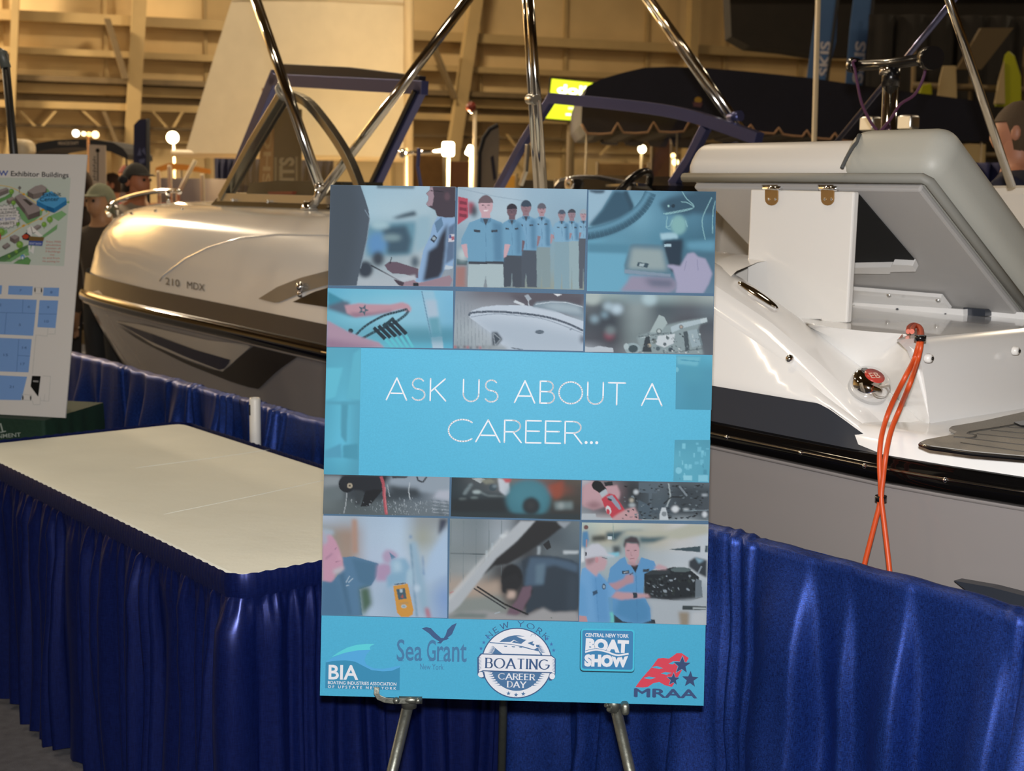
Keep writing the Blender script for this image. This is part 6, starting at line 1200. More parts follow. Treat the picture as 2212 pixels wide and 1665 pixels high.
for x, y in ((1845, 663), (1938, 670), (2042, 681)): MB().sphere(onw(x, y-1, wz-.032), .005, 8).build('hinge_screw', M_dark, hb)
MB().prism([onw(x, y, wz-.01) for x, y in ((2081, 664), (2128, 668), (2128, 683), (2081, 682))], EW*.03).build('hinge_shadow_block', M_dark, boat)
# locker coaming rising behind the sill
MB().prism([onw(x, y, wz+.02) for x, y in ((1750, 660), (2260, 676), (2260, 720), (1750, 720))], EW*.05).build('locker_coaming', M_gel, boat)
# ---- hanging flap with hinges
WF = WPt-.035
fq = [onw(x, y, WF) for x, y in ((1621, 409), (1845, 414), (1829, 697), (1776, 697), (1772, 690), (1609, 690))]
MB().prism(fq, EW*.022).build('hatch_flap', mat('flap_white', '#dcdad6', .3, coat=.3), boat, bevel=.005)
for x in (1668, 1789):
    R0 = []
    pts = [(x-14, 408), (x+14, 408), (x+14, 430)]+[(x+14*math.cos(a*math.pi/8), 430+14*math.sin(a*math.pi/8)) for a in range(1, 8)]+[(x-14, 430)]
    h_ = MB().prism([onw(a, b, WF-.003) for a, b in pts], -EW*.004).build('hinge', M_brass, boat, bevel=.001)
    MB().tube([onw(x-18, 406, WF-.006), onw(x+20, 407, WF-.006)], .006, 8).build('hinge_pin', M_chrome, h_)
    for dx in (-7, 7): MB().sphere(onw(x+dx, 430, WF-.008), .004, 8).build('hinge_screw', M_chrome, h_)
    MB().prism([onw(x-22, 399, WF+.01), onw(x+12, 399, WF+.01), onw(x+16, 407, WF-.002), onw(x-10, 407, WF-.002)], -EW*.003).build('hinge_leaf', M_chrome, h_)
# ---- starboard lounge back behind the open lid
MB().prism([onw(x, y, 1.75) for x, y in ((2030, 402), (2400, 398), (2400, 740), (2030, 720))], EW*.35).build('starboard_lounge', M_whitevinyl, boat, bevel=.03)
# ---- tow pylon with rack bar and cords
pyl = MB(); PB, PT = onw(1921, 300, 1.3), onw(1924, 180, 1.3); r = 16/F*(PB-CAM).length
MB().tube([Bp(uw(PB)[0], 1.3, ZD), PT], r, 18).build('pylon_post', M_chrome, boat); MB().tube([PT-Vector((0, 0, .01)), PT+Vector((0, 0, .05))], r*1.15, 18).build('pylon_collar', M_black, boat)
MB().tube([onw(1921, 160, 1.3), onw(1921, 146, 1.3)], r*1.25, 18).build('pylon_cap', M_chrome, boat)
MB().tube([onw(1846, 142, 1.3), onw(1921, 138, 1.3), onw(2008, 126, 1.15)], .018, 12).build('rack_bar', M_black, boat)
MB().tube([onw(1838, 140, 1.3), onw(1850, 142, 1.3)], .026, 12).build('rack_end', M_black, boat); MB().tube([onw(2004, 126, 1.16), onw(2016, 125, 1.14)], .036, 14).build('rack_end', M_black, boat)
M_cord = mat('purple_cord', '#4b2044', .6)
for pts in ([(1846, 146), (1852, 180), (1862, 225), (1880, 262), (1895, 282)], [(2000, 140), (1994, 170), (1975, 205), (1945, 225), (1925, 255), (1900, 285)], [(1846, 146), (1842, 135), (1848, 130)], [(2004, 142), (1994, 130), (2002, 112), (2016, 114)]):
    MB().tube(smoothline([onw(x, y, 1.27) for x, y in pts], 20), .005, 6).build('bungee_cord', M_cord, boat)
# ---- orange extension cord pair hanging over the quarter
cordt = thing('extension_cord', 'orange extension cord looped over the white stern and tied with black bands', 'cord', onw(1890, 1225, -.1))
M_orange = mat('orange_rubber', '#c2491c', .45)
w_c = uw(onu(1976, 778, -.045))[1]
def cordp(x, y, k):
    if y <= 718: return onz(x, y, ZD+.008+k)
    if y <= 782: return onu(x, y, -.045-k)
    return onw(x, y, interp([(782, w_c-.005), (830, w_c-.09), (880, .03), (930, -.01), (960, -.045), (1075, -.06), (1300, -.09)], y)-k)
P1 = [(1962, 716), (1964, 706), (1975, 701), (1985, 709), (1986, 735), (1975, 775), (1955, 815), (1930, 865), (1914, 905), (1903, 950), (1900, 1000), (1902, 1075), (1890, 1130), (1866, 1225), (1855, 1290)]
P2 = [(1970, 716), (1972, 708), (1980, 703), (1990, 712), (1990, 740), (1982, 780), (1965, 830), (1945, 880), (1925, 930), (1914, 980), (1908, 1030), (1904, 1075), (1910, 1130), (1922, 1235), (1926, 1300)]
for P in (P1, P2): MB().tube(smoothline([cordp(x, y, .012 if P is P2 else 0) for x, y in P], 56), .0057, 10).build('cable', M_orange, cordt)
for x, y in ((1988, 730), (1903, 1076)):
    c = cordp(x, y, .006); MB().tube([c+Vector((0, 0, .006)), c-Vector((0, 0, .006))], .0125, 12).build('cable_tie', M_black, cordt)
for x, y in ((1881, 268), (1963, 265)):
    c = onw(x, y, 1.9); k = 17/F*(c-CAM).length; Mx = Matrix.Translation(c) @ Matrix((EU, EW, Vector((0, 0, 1)))).transposed().to_4x4()
    h_ = MB().rbox(Mx, (k*2, .06, k*1.8), .012).build('tower_light', M_alu, boat); MB().box(c-EW*.031, (k*1.6, .006, k*1.4), Matrix((EU, EW, Vector((0, 0, 1)))).transposed()).build('light_lens', mat('lit_lens', '#d9cdb4', .3, emit='#ffd9a0', estr=.35), h_)
# trailer bunks carrying the hull
tr = thing('boat_trailer', 'dark steel trailer under the white sport boat', 'trailer', Bp(2.4, 1.25, 0))
for w_ in (.75, 1.75): MB().box(Bp(2.0, w_, .33), (.09, 4.2, .1), Matrix.Rotation(math.radians(38), 3, 'Z')).build('bunk', M_steel, tr)
for u_ in (.3, 1.6, 3.4): MB().box(Bp(u_, 1.25, .25), (1.5, .07, .07), Matrix.Rotation(math.radians(38), 3, 'Z')).build('cross_member', M_steel, tr)
for w_ in (.55, 1.95):
    MB().lathe(Bp(1.2, w_, .27), [(.1, -.09), (.26, -.09), (.27, -.07), (.27, .07), (.26, .09), (.1, .09)], EW, 24).build('wheel', M_black, tr)
# ================================================================== BACKGROUND SHOW FLOOR
def Y(px, py, y): return ony(px, py, y)
def flat(px_pts, y, th, name, mt, par=None, back=1):
    return MB().prism([Y(a, b, y) for a, b in px_pts], (0, th*back, 0)).build(name, mt, par)
def rod(name, a, b, y, rpx, mt, par=None, floor=False):
    p, q = Y(*a, y), Y(*b, y)
    if floor: q = Vector((q.x, q.y, 0))
    return MB().tube([p, q], rpx/F*y, 10).build(name, mt, par)
M_sail = mat('sail_cloth', '#d8cbb0', .8, bump=.1, bscale=6, var=.03)
M_cream = mat('cream_paint', '#d8c4a0', .5); M_tan = mat('tan_fabric', '#a87648', .8); M_ink = mat('black_fabric', '#14151b', .75); M_navyf = mat('navy_fabric', '#1a1d3c', .8, var=.1)
M_canvas = mat('dark_navy_canvas', '#1d1c28', .85, bump=.2, bscale=30, var=.12, vscale=3); M_canvas2 = mat('canvas_piping', '#a8805c', .8)
def lampmat(n, h, e): return mat(n, h, .5, emit=h, estr=e)
# ---- sailboat
sy = 15.0
sb = thing('sailboat', 'sailboat with a tall pale sail, mast and boom beyond the sport boat', 'boat', (Y(800, 400, sy).x, sy, 0))
mast_b = Y(876, 340, sy); luff = [Vector((mast_b.x, sy, mast_b.z+t*(8.5-mast_b.z))) for t in [i/12 for i in range(13)]]
l0, l1 = Y(400, 330, sy), Y(474, 88, sy); dl = (l1-l0)/(l1.z-l0.z)
rows = []
for i in range(13):
    a = luff[i]; t = a.z-luff[0].z; b = l0+dl*t; b.x = min(b.x, a.x-.05); row = []
    for k in range(11):
        f = k/10; q = b.lerp(a, f); row.append(q+Vector((0, -.25*math.sin(math.pi*f)*(1-i/14)-.02*math.sin(f*20+i), 0)))
    rows.append(row)
sl = MB().loft(rows).build('sail', M_sail, sb)
for i in (3, 6, 9): MB().tube([p+Vector((0, -.012, 0)) for p in rows[i]], .006, 4).build('sail_seam', M_cream, sl)
MB().tube([Vector((mast_b.x+.03, sy, .9)), Vector((mast_b.x+.03, sy, 8.7))], .055, 12).build('mast', M_cream, sb)
MB().tube([Y(372, 331, sy), Y(876, 342, sy)], .042, 10).build('boom', M_cream, sb)
hb_ = mast_b.x
MB().loft([[Vector((hb_+x, sy+s_*w_, z)) for x, w_ in ((-3.2, .7), (-1.5, .95), (0, .95), (1.2, .6), (2.0, .02))] for s_, z in ((-1, 1.05), (-.9, .7), (-.5, .35), (0, .25), (.5, .35), (.9, .7), (1, 1.05))]).build('hull', M_cream, sb)
MB().add([Vector((hb_+x, sy+s_*w_, 1.05)) for s_ in (-1, 1) for x, w_ in ((-3.2, .7), (-1.5, .95), (0, .95), (1.2, .6), (2.0, .02))], [(0, 1, 2, 3, 4, 9, 8, 7, 6, 5)]).build('deck', M_cream, sb)
for x in (-2.3, .6): MB().box((hb_+x, sy, .14), (.12, 1.3, .28)).build('cradle', M_steel, sb)
# ---- far pipe and drape panels
def fardrape(px0, px1, pytop, y, mt, label, seed, fl=0):
    a, b = Y(px0, pytop, y), Y(px1, pytop, y); n = 60; rnd = random.Random(seed); ph = rnd.random()*6
    rows = [[Vector((a.x+(b.x-a.x)*i/n, y+.05*math.sin(i*.9+ph)+.03*math.sin(i*.37), z)) for i in range(n+1)] for z in (a.z, a.z*.5, .02)]
    return single(MB().loft(rows).build('far_drape', mt, solid=.01), label, 'curtain')
fardrape(462, 566, 338, 18, M_navyf, 'dark navy curtain of a far booth under the sail boom', 1)
fardrape(566, 720, 338, 18.1, M_navyf, 'dark navy curtain of a far booth behind the tan banner', 2)
fardrape(2040, 2260, 350, 8.6, mat('royal_far_drape', '#1f2250', .8), 'blue curtain behind the stern beside the man in navy', 3)
fardrape(1880, 2420, 30, 14.5, mat('black_backdrop', '#17120c', .9, var=.2), 'tall black backdrop curtain added to darken the hall behind the wakeboards at right', 4)  # added sheet, makes the right background dark
fardrape(1560, 1890, 305, 15.5, mat('dark_blue_backdrop', '#191b34', .9), 'dark blue curtain beneath the navy canopy', 6)
# ---- printed banners
def banner(name, label, px_pts, y, mt, group=None):
    P = [Y(a, b, y) for a, b in px_pts]; c = sum(P, Vector())/len(P); t = thing(name, label, 'banner', (c.x, y, 0), group)
    MB().prism(P, (0, .012, 0)).build('panel', mt, t); lo = min(p.z for p in P); x0 = min(p.x for p in P); x1 = max(p.x for p in P)
    MB().tube([Vector((c.x, y+.03, 0)), Vector((c.x, y+.03, max(p.z for p in P)-.02))], .014, 8).build('pole', M_steel, t)
    MB().box((c.x, y+.03, .03), (max(.3, x1-x0), .2, .06)).build('foot', M_steel, t); return t
def art_on(y): a = Art(Vector((0, y-.002, 0)), Vector((0, -1, 0)), 3e-4); return a
t = banner('vertical_banner', 'black vertical banner with white letters and side lines, seen through the port windshield', [(592, 228), (652, 236), (651, 520), (588, 520)], 9.8, M_ink)
a = art_on(9.8); a.T = (460, 330, 8.507)
a.text('ITS', (1480, 520), (1480, 80), 262, '#9c927e', .04); a.line([(1150, 80), (1148, 520)], 42, '#857c6c', False); a.line([(1535, 70), (1537, 520)], 42, '#857c6c', False); a.out('lettering', t)
t = banner('vertical_banner', 'tan vertical banner with pale letters beside the black banner', [(566, 190), (594, 190), (587, 520), (555, 520)], 10.2, M_tan)
a = art_on(10.2); a.text('SHOP', (583, 402), (588, 235), 17, '#cfae84', .02); a.out('lettering', t)
t = banner('vertical_banner', 'white vertical banner with a black emblem above the map board corner', [(192, 312), (228, 314), (231, 520), (196, 520)], 10.5, mat('white_banner', '#cfc3ac', .8))
a = art_on(10.5); a.ell(211, 325, 4.5, 4.5, '#2f2c28'); a.rect(210, 329, 212.5, 392, '#4a463f')
for k in range(9): a.line([(203-2*(k % 2), 338+k*6), (206+(k % 3), 341+k*6)], 3, '#6b665c', False)
a.out('emblem', t)
def feather(name, label, pts, y, mt, group, pole_px):
    P = [Y(a, b, y) for a, b in pts]; t = thing(name, label, 'flag', (Y(*pole_px[1], y).x, y, 0), group)
    MB().prism(P, (0, .01, 0)).build('flag', mt, t); pp_ = [Y(a, b, y) for a, b in pole_px]; pp_.append(Vector((pp_[-1].x, y, .02)))
    MB().tube(pp_, .018, 8).build('pole', M_ink, t); MB().box((pp_[-1].x, y, .02), (.5, .3, .04)).build('foot', M_steel, t); return t
t = feather('feather_flag', 'dark blue feather flag with pale print behind the man in a cap', [(289, 270), (300, 258), (320, 256), (319, 440), (287, 440)], 12, M_navyf, 'feather flags', [(320, 256), (320, 440)])
a = art_on(12)
for q in ([(296, 336), (302, 318), (306, 336)], [(306, 326), (312, 318), (316, 338)], [(300, 345), (314, 342), (312, 352), (302, 354)]): a.poly(q, '#565a78', 1)
a.out('print', t)
t = feather('feather_flag', 'grey feather flag with a dark edge beside the white lamp pole', [(1036, 420), (1037, 330), (1045, 300), (1058, 280), (1076, 270), (1079, 300), (1074, 420)], 11.5, mat('grey_flag', '#8a7c6a', .8), 'feather flags', [(1076, 270), (1058, 279), (1045, 298), (1036, 330), (1034, 420)])
a = art_on(11.5); a.poly([(1060, 340), (1066, 335), (1072, 385), (1066, 390)], '#3a3740', 2); a.out('print', t)
M_flag = mat('sky_blue_flag', '#3f5f8a', .8)
for k, (pts, lab, tx_) in enumerate((([(1742, 175), (1760, 40), (1770, -20), (1812, -20), (1806, 90), (1785, 175)], 'blue feather flag left of the black tow bar, with vertical white letters', (1792, 165, 1796, 95)), ([(1826, 185), (1836, 60), (1846, -20), (1888, -20), (1882, 80), (1866, 185)], 'blue feather flag just behind the black tow bar, with vertical white letters', (1864, 180, 1872, 95)))):
    t = feather('feather_flag', lab, pts, 14.3+k*.3, M_flag, 'feather flags', [(pts[3][0], -20), (pts[5][0], 185)])
    a = art_on(14.3+k*.3); a.text('SKIS', (tx_[0]-2, tx_[1]), (tx_[2]-2, tx_[3]-5), 22, '#b9b4b8', .03); a.out('lettering', t)
# ---- lamps
def lampstand(label, px, py, y, r, col, e, cat='lamp', power=0, head='sphere'):
    c = Y(px, py, y); t = thing('light_stand', label, cat, (c.x, y, 0), 'show lamps on stands'); rr = r/F*y
    if head == 'sphere': MB().sphere(c, rr, 14).build('bulb', lampmat('bulb_'+col+str(e), '#'+col, e), t)
    else:
        R = Matrix.Rotation(math.radians(head), 3, 'Y'); MB().rbox(Matrix.Translation(c) @ R.to_4x4(), (rr*1.7, .08, rr*2), rr*.3).build('lamp_head', lampmat('bulb_'+col+str(e), '#'+col, e), t)
    MB().tube([Vector((c.x, y+.06, 0)), Vector((c.x, y+.06, c.z))], .015, 8).build('pole', M_cream, t); MB().lathe((c.x, y+.06, 0), [(0, .03), (.18, .02), (.2, 0), (0, 0)]).build('base', M_steel, t)
    if power: l = light('lamp_light', 'POINT', (c.x, y-.15, c.z), power, (1, .72, .38), .08)
    return t
lampstand('round glowing lamp hanging left of the sail boom', 373, 297, 20, 13, 'fff0c8', 9, power=160)
lampstand('bright square flood lamp on a chrome arm above the poster', 968, 322, 13.4, 15, 'fff0c0', 12, power=120, head=0)
lampstand('tilted square flood lamp beside the white lamp pole', 1017, 326, 13.6, 11, 'fff4d8', 8, power=50, head=25)
lampstand('orange based bulb lamp under the navy canopy edge', 1387, 322, 16, 9, 'fff0c8', 7)
lampstand('upper of two small bulbs near the canopy post', 1454, 336, 15, 5, 'ffd890', 5)
lampstand('lower of two small bulbs near the canopy post', 1459, 350, 14.6, 7, 'ffe4a0', 6)
lampstand('small warm ceiling flood by the sail top', 542, 168, 19, 9, 'fff2cc', 5, head=-30)
t = thing('chrome_lamp_arm', 'thin chrome arm holding the flood lamp above the poster', 'bracket', (Y(870, 330, 13.3).x, 13.3, 0))
MB().tube([Y(865, 331, 13.3), Y(955, 326, 13.3)], .022, 8).build('arm', M_chrome, t); MB().sphere(Y(870, 331, 13.3), .05, 10).build('clamp', M_chrome, t); rod('pole', (877, 320), (880, 420), 13.3, 3, M_cream, t, True)
t = thing('white_lamp_pole', 'white street style pole with a red lamp head above the poster', 'lamp', (Y(1024, 400, 13).x, 13, 0))
rod('pole', (1026, 238), (1026, 420), 13, 4, M_cream, t, True); MB().sphere(Y(1018, 231, 13), .05, 12).build('lamp_head', mat('red_lamp', '#7d2f20', .3), t); MB().sphere(Y(1020, 240, 13), .025, 10).build('lens', M_chrome, t)
t = thing('spotlight_bar', 'row of four small spotlights on a pole above the black canopy', 'lamp', (Y(190, 300, 12.5).x, 12.5, 0))
rod('pole', (190, 290), (192, 420), 12.5, 2.5, M_tan, t, True)
for x, y_, r, c in ((164, 288, 8, 'fff6e0'), (181, 289, 5, 'ffe9b0'), (192, 290, 5, 'ffbf70'), (206, 291, 8, 'ffd9a0')): MB().sphere(Y(x, y_, 12.5), r/F*12.5, 12).build('spot', lampmat('spot_'+c, '#'+c, 3.5), t)
MB().tube([Y(160, 287, 12.55), Y(212, 290, 12.55)], .02, 8).build('bar', M_steel, t)
# ---- pontoon boat with the black canopy (left)
py_ = 13.2
pt = thing('pontoon_boat', 'pontoon boat under an arched black canopy behind the map board', 'boat', (Y(170, 400, py_).x, py_, 0))
arch = [(68, 322), (80, 309), (120, 302), (170, 300), (210, 302), (245, 308), (265, 320), (276, 334)]; arc2 = [(276, 345), (262, 338), (240, 328), (205, 321), (165, 318), (120, 320), (85, 326), (68, 336)]
MB().prism([Y(a, b, py_) for a, b in arch+arc2], (0, .9, 0)).build('canopy', M_ink, pt)
a = art_on(py_); a.text('PRINCECRAFT', (126, 313), (170, 312), 7, '#a89a8a', .01); a.out('lettering', pt)
for x in (75, 272): rod('canopy_post', (x, 330), (x+6, 430), py_+.3, 2, M_alu, pt)
bx = Y(170, 430, py_)
MB().box((bx.x, py_+.45, .75), (.95, .8, .5)).build('fence_panel', M_cream, pt, bevel=.05)
for s_ in (-.3, .3): MB().tube([Vector((bx.x+s_, py_-.1, .32)), Vector((bx.x+s_, py_+1.0, .32))], .2, 14).build('pontoon', M_alu, pt)
for s_ in (0, .7): MB().box((bx.x, py_+s_+.1, .06), (.9, .1, .12)).build('stand', M_steel, pt)
t = thing('white_helm_seat', 'white rounded seat back behind the black board stand', 'seat', (Y(50, 330, 9).x, 9, 0))
MB().rbox(Matrix.Translation(Y(48, 322, 9)), (.14, .2, .13), .05).build('backrest', M_cream, t); rod('pedestal', (48, 340), (48, 420), 9.05, 8, M_alu, t, True)
# ---- red runabout, pale hull, mooring posts
def smallboat(label, px0, px1, pytop, y, mt, mt2, h=.5):
    a, b = Y(px0, pytop, y), Y(px1, pytop, y); cx = (a.x+b.x)/2; L = b.x-a.x; t = thing('runabout', label, 'boat', (cx, y, 0)); z = a.z
    st_ = [(0, .55), (.2, .62), (.6, .6), (.85, .35), (1, .02)]
    MB().loft([[Vector((a.x+L*f, y+.6+s_*w_, z-d)) for f, w_ in st_] for s_, d in ((-1, 0), (-.95, h*.5), (-.6, h), (0, h*1.2), (.6, h), (.95, h*.5), (1, 0))]).build('hull', mt, t)
    MB().add([Vector((a.x+L*f, y+.6+s_*w_, z)) for s_ in (-1, 1) for f, w_ in st_], [(0, 1, 2, 3, 4, 9, 8, 7, 6, 5)]).build('deck', mt2, t)
    for f in (.25, .65): MB().box((a.x+L*f, y+.6, (z-h)/2), (.1, .9, z-h)).build('stand', M_steel, t)
    return t
M_red = mat('red_gelcoat', '#b01c14', .2, coat=.5); M_pale = mat('lilac_white_gelcoat', '#b9a8a0', .3, coat=.3)
smallboat('small red boat just above the bow of the sport boat', 252, 358, 441, 9.6, M_red, M_red); smallboat('pale boat hull behind the bow rail of the sport boat', 335, 470, 384, 12, M_pale, M_pale, .6)
smallboat('grey boat hull with dark rail behind the sport boat windshield', 470, 760, 418, 16.5, M_pale, M_cream, .5)
for k, (x, y0, w_) in enumerate(((342, 368, 4), (366, 356, 4.5), (437, 375, 4.5))):
    p = Y(x, y0, 10.8); lab = ('leftmost', 'middle', 'rightmost')[k]
    single(MB().lathe((p.x, p.y, 0), [(0, 0), (w_/F*10.8, 0), (w_/F*10.8, p.z-.02), (w_/F*8, p.z), (0, p.z)], seg=12).build('dock_post', M_cream), 'pale mooring post behind the bow rail, %s of the three' % lab, 'post', 'mooring posts')
single(MB().tube([Y(422, 346, 10.4), Y(385, 418, 10.4), Vector((Y(360, 470, 10.4).x, 10.4, .02))], .017, 8).build('white_oar', M_cream), 'slanted white pole leaning between the mooring posts', 'pole')
t = banner('pennant_sign', 'blurred orange booth sign hanging behind the mooring posts', [(336, 362), (365, 352), (408, 356), (455, 366), (455, 376), (405, 368), (365, 366), (336, 373)], 17, mat('orange_sign', '#b8782c', .8))
# ---- booths above the poster
def booth(label, px0, px1, pytop, y, mt, cat='booth panel'):
    a, b = Y(px0, pytop, y), Y(px1, pytop, y); t = thing('booth_divider', label, cat, ((a.x+b.x)/2, y, 0))
    MB().box(((a.x+b.x)/2, y, a.z/2), (b.x-a.x, .08, a.z)).build('panel', mt, t, bevel=.01)
    for x in (a.x, b.x): MB().tube([Vector((x, y-.05, 0)), Vector((x, y-.05, a.z+.02))], .02, 8).build('upright', M_steel, t)
M_brown = mat('brown_panel', '#5c3a24', .8, var=.2); M_yel = mat('yellow_panel', '#b98a2c', .7); M_tanp = mat('tan_panel', '#8a6a40', .8, var=.15)
booth('dark brown booth panel beneath the flood lamps', 968, 1030, 348, 17, M_brown); booth('tan booth panel left of the flood lamps', 890, 960, 335, 19, M_tanp); booth('yellow booth panel beside the starboard windshield post', 1078, 1116, 378, 16.5, M_yel); booth('brown booth panel under the navy canopy', 1408, 1450, 300, 18, M_brown); booth('low dark booth panel behind the helm', 1120, 1200, 388, 17, M_ink); booth('tan booth panel behind the helm dash', 1290, 1400, 352, 19.5, M_tanp)
# ---- illuminated yellow green sign
t = thing('lit_sign', 'two panel yellow green illuminated sign at the left end of the canopy', 'sign', (Y(1225, 300, 17).x, 17, 0))
M_lg = mat('lit_yellow_green', '#d8e040', .5, emit='#c8dc20', estr=1.3)
for q in ([(1192, 170), (1290, 180), (1282, 212), (1188, 204)], [(1184, 221), (1288, 226), (1284, 264), (1176, 255)]):
    c = [sum(p[0] for p in q)/4, sum(p[1] for p in q)/4]
    flat([(c[0]+(x-c[0])*1.06-1, c[1]+(y-c[1])*1.2) for x, y in q], 17.02, .15, 'casing', M_ink, t); flat(q, 17, .02, 'lit_panel', M_lg, t)
a = art_on(17); mw = lampmat('lit_white', '#fffff0', 2.2); a.text('dolls', (1203, 201), (1285, 207), 20, '#ffffff', .03); a.out('lettering', t, mw); a.text('now on sale', (1228, 236), (1284, 238), 7, '#ffffff', .02); a.line([(1222, 247), (1280, 250)], 4, '#ffffff', False); a.out('lettering', t, mw)
MB().tube([Vector((Y(1235, 200, 17.1).x, 17.1, 0)), Y(1235, 180, 17.1)], .05, 8).build('post', M_steel, t)
# ---- navy canopy boat
cy = 11.5
cn = thing('canopy_boat', 'boat under a long dark navy canvas canopy with scalloped tan piped edge', 'boat', (Y(1700, 400, cy).x, cy+1.2, 0))
top = [(1256, 250), (1258, 215), (1268, 186), (1300, 170), (1345, 157), (1392, 146), (1450, 144), (1530, 147), (1610, 154), (1740, 167), (1900, 190), (2060, 211), (2118, 219), (2132, 232), (2138, 305)]
def scal(x0, y0, x1, y1, n, d):
    out = []
    for i in range(n):
        for t_, dd in ((0, 0), (.08, .5), (.16, .95), (.5, 1.05), (.84, 1.0), (.92, .5)): f = (i+t_)/n; out.append((x0+(x1-x0)*f, y0+(y1-y0)*f+d*dd))
    out.append((x1, y1)); return out
low = scal(1256, 268, 1490, 262, 3, 22)+scal(1500, 258, 1925, 300, 7, 14)+[(1990, 300), (2138, 306)]
face = top+low[::-1]
MB().prism([Y(a, b, cy) for a, b in face], (0, 2.3, 0)).build('canopy', M_canvas, cn)
MB().tube([Y(a, b, cy-.01) for a, b in low[:-2]], .010, 6).build('piping', M_canvas2, cn)
rear = scal(1290, 292, 1500, 300, 4, 20); MB().prism([Y(a, b, cy+2.35) for a, b in [(1290, 260), (1500, 262)]+rear[::-1]], (0, .01, 0)).build('rear_valance', M_canvas, cn); 
a = art_on(cy); a.ell(1508, 216, 8, 7, '#b08a3a'); a.poly([(1496, 220), (1518, 222), (1514, 232), (1498, 230)], '#6a4a4c', 1); a.out('badge', cn)
for x, y0 in ((1268, 270), (1463, 285), (1990, 300), (2120, 300)): rod('canopy_post', (x, y0), (x-6, 470), cy+.2, 2.2, M_cream, cn)
hx0, hx1 = Y(1262, 420, cy).x, Y(2130, 420, cy).x
MB().loft([[Vector((hx0+(hx1-hx0)*f, cy+1.15+s_*w_, z)) for f, w_ in ((0, .1), (.12, .7), (.35, 1.1), (1, 1.1))] for s_, z in ((-1, 1.25), (-.95, .8), (-.5, .4), (0, .3), (.5, .4), (.95, .8), (1, 1.25))]).build('hull', mat('white_far_gelcoat', '#b5aca0', .3), cn)
MB().box(((hx0+hx1)/2+.3, cy+1.15, 1.25), (2.2, 1.6, .06)).build('deck', M_cream, cn)
for x in (.3, .75): MB().box((hx0+(hx1-hx0)*x, cy+1.15, .17), (.12, 1.4, .34)).build('stand', M_steel, cn)
single(rod('tall_wooden_pole', (1768, -30), (1768, 420), 7.4, 5.5, M_cream, None, True), 'tall pale pole rising past the navy canopy', 'pole')
# black truss and cloth added for the darker right end of the hall
t = thing('added_dark_truss', 'added black overhead truss and cloth standing in for the dark top right of the hall', 'truss', Y(1900, 90, 16))
pts = [(1575, -40), (2330, -40), (2330, 108), (2000, 106), (1900, 118), (1760, 118), (1700, 108), (1620, 100), (1580, 78)]
MB().prism([Y(a_, b_, 16.2) for a_, b_ in pts], (0, .5, 0)).build('cloth_border', mat('black_backdrop', '#17120c', .9, var=.2), t)
MB().tube([Y(1560, -30, 16.1), Y(2330, -30, 16.1)], .08, 8).build('truss_tube', M_steel, t)
for x in (1650, 2200): p = Y(x, -30, 16.1); MB().tube([p, Vector((p.x, p.y, 9.0))], .02, 6).build('hanger', M_steel, t)
# ---- wakeboards on a rack
rk = thing('board_rack', 'dark display rack with a slanted arm holding the wakeboards at the right', 'rack', (Y(2110, 400, 14.2).x, 14.2, 0))
flat([(2068, 150), (2120, 150), (2190, 60), (2120, 60)], 14.1, .08, 'arm', mat('rack_olive', '#5a4a2e', .7), rk)
for x in (1975, 2100, 2215): rod('upright', (x, 100), (x, 420), 14.2, 5, M_steel, rk, True)
for y_ in (190, 335): MB().tube([Y(1970, y_-6, 14.14), Y(2260, y_+6, 14.14)], .035, 8).build('cross_bar', M_steel, rk)
M_lime = mat('lime_board', '#a6a81e', .4); M_bone = mat('bone_board', '#b09a6e', .5)
for k, (lab, pts, mt) in enumerate((('lime green wakeboard standing above the man in navy', [(2150, 230), (2162, 160), (2172, 118), (2180, 110), (2192, 120), (2206, 165), (2207, 232)], M_lime), ('bone coloured wakeboard between the pylon and the chrome leg', [(2024, 215), (2030, 170), (2037, 142), (2066, 142), (2068, 215)], M_bone), ('bone coloured narrow board left of the lime wakeboard', [(2148, 225), (2158, 170), (2170, 130), (2172, 225)], M_bone), ('small lime board low beside the pylon cord', [(1984, 205), (1992, 184), (2012, 180), (2014, 205)], M_lime), ('lime board behind the grey cushion', [(2046, 372), (2056, 335), (2072, 316), (2076, 372)], M_lime), ('bone coloured board with a rust stain behind the grey cushion', [(2076, 310), (2130, 312), (2128, 372), (2076, 372)], M_bone))):
    y = 14.08-(.035 if k == 2 else 0)
    single(MB().prism([Y(a_, b_, y) for a_, b_ in pts], (0, .03, 0)).build('wakeboard', mt, bevel=.008), lab, 'wakeboard', 'wakeboards on the rack')
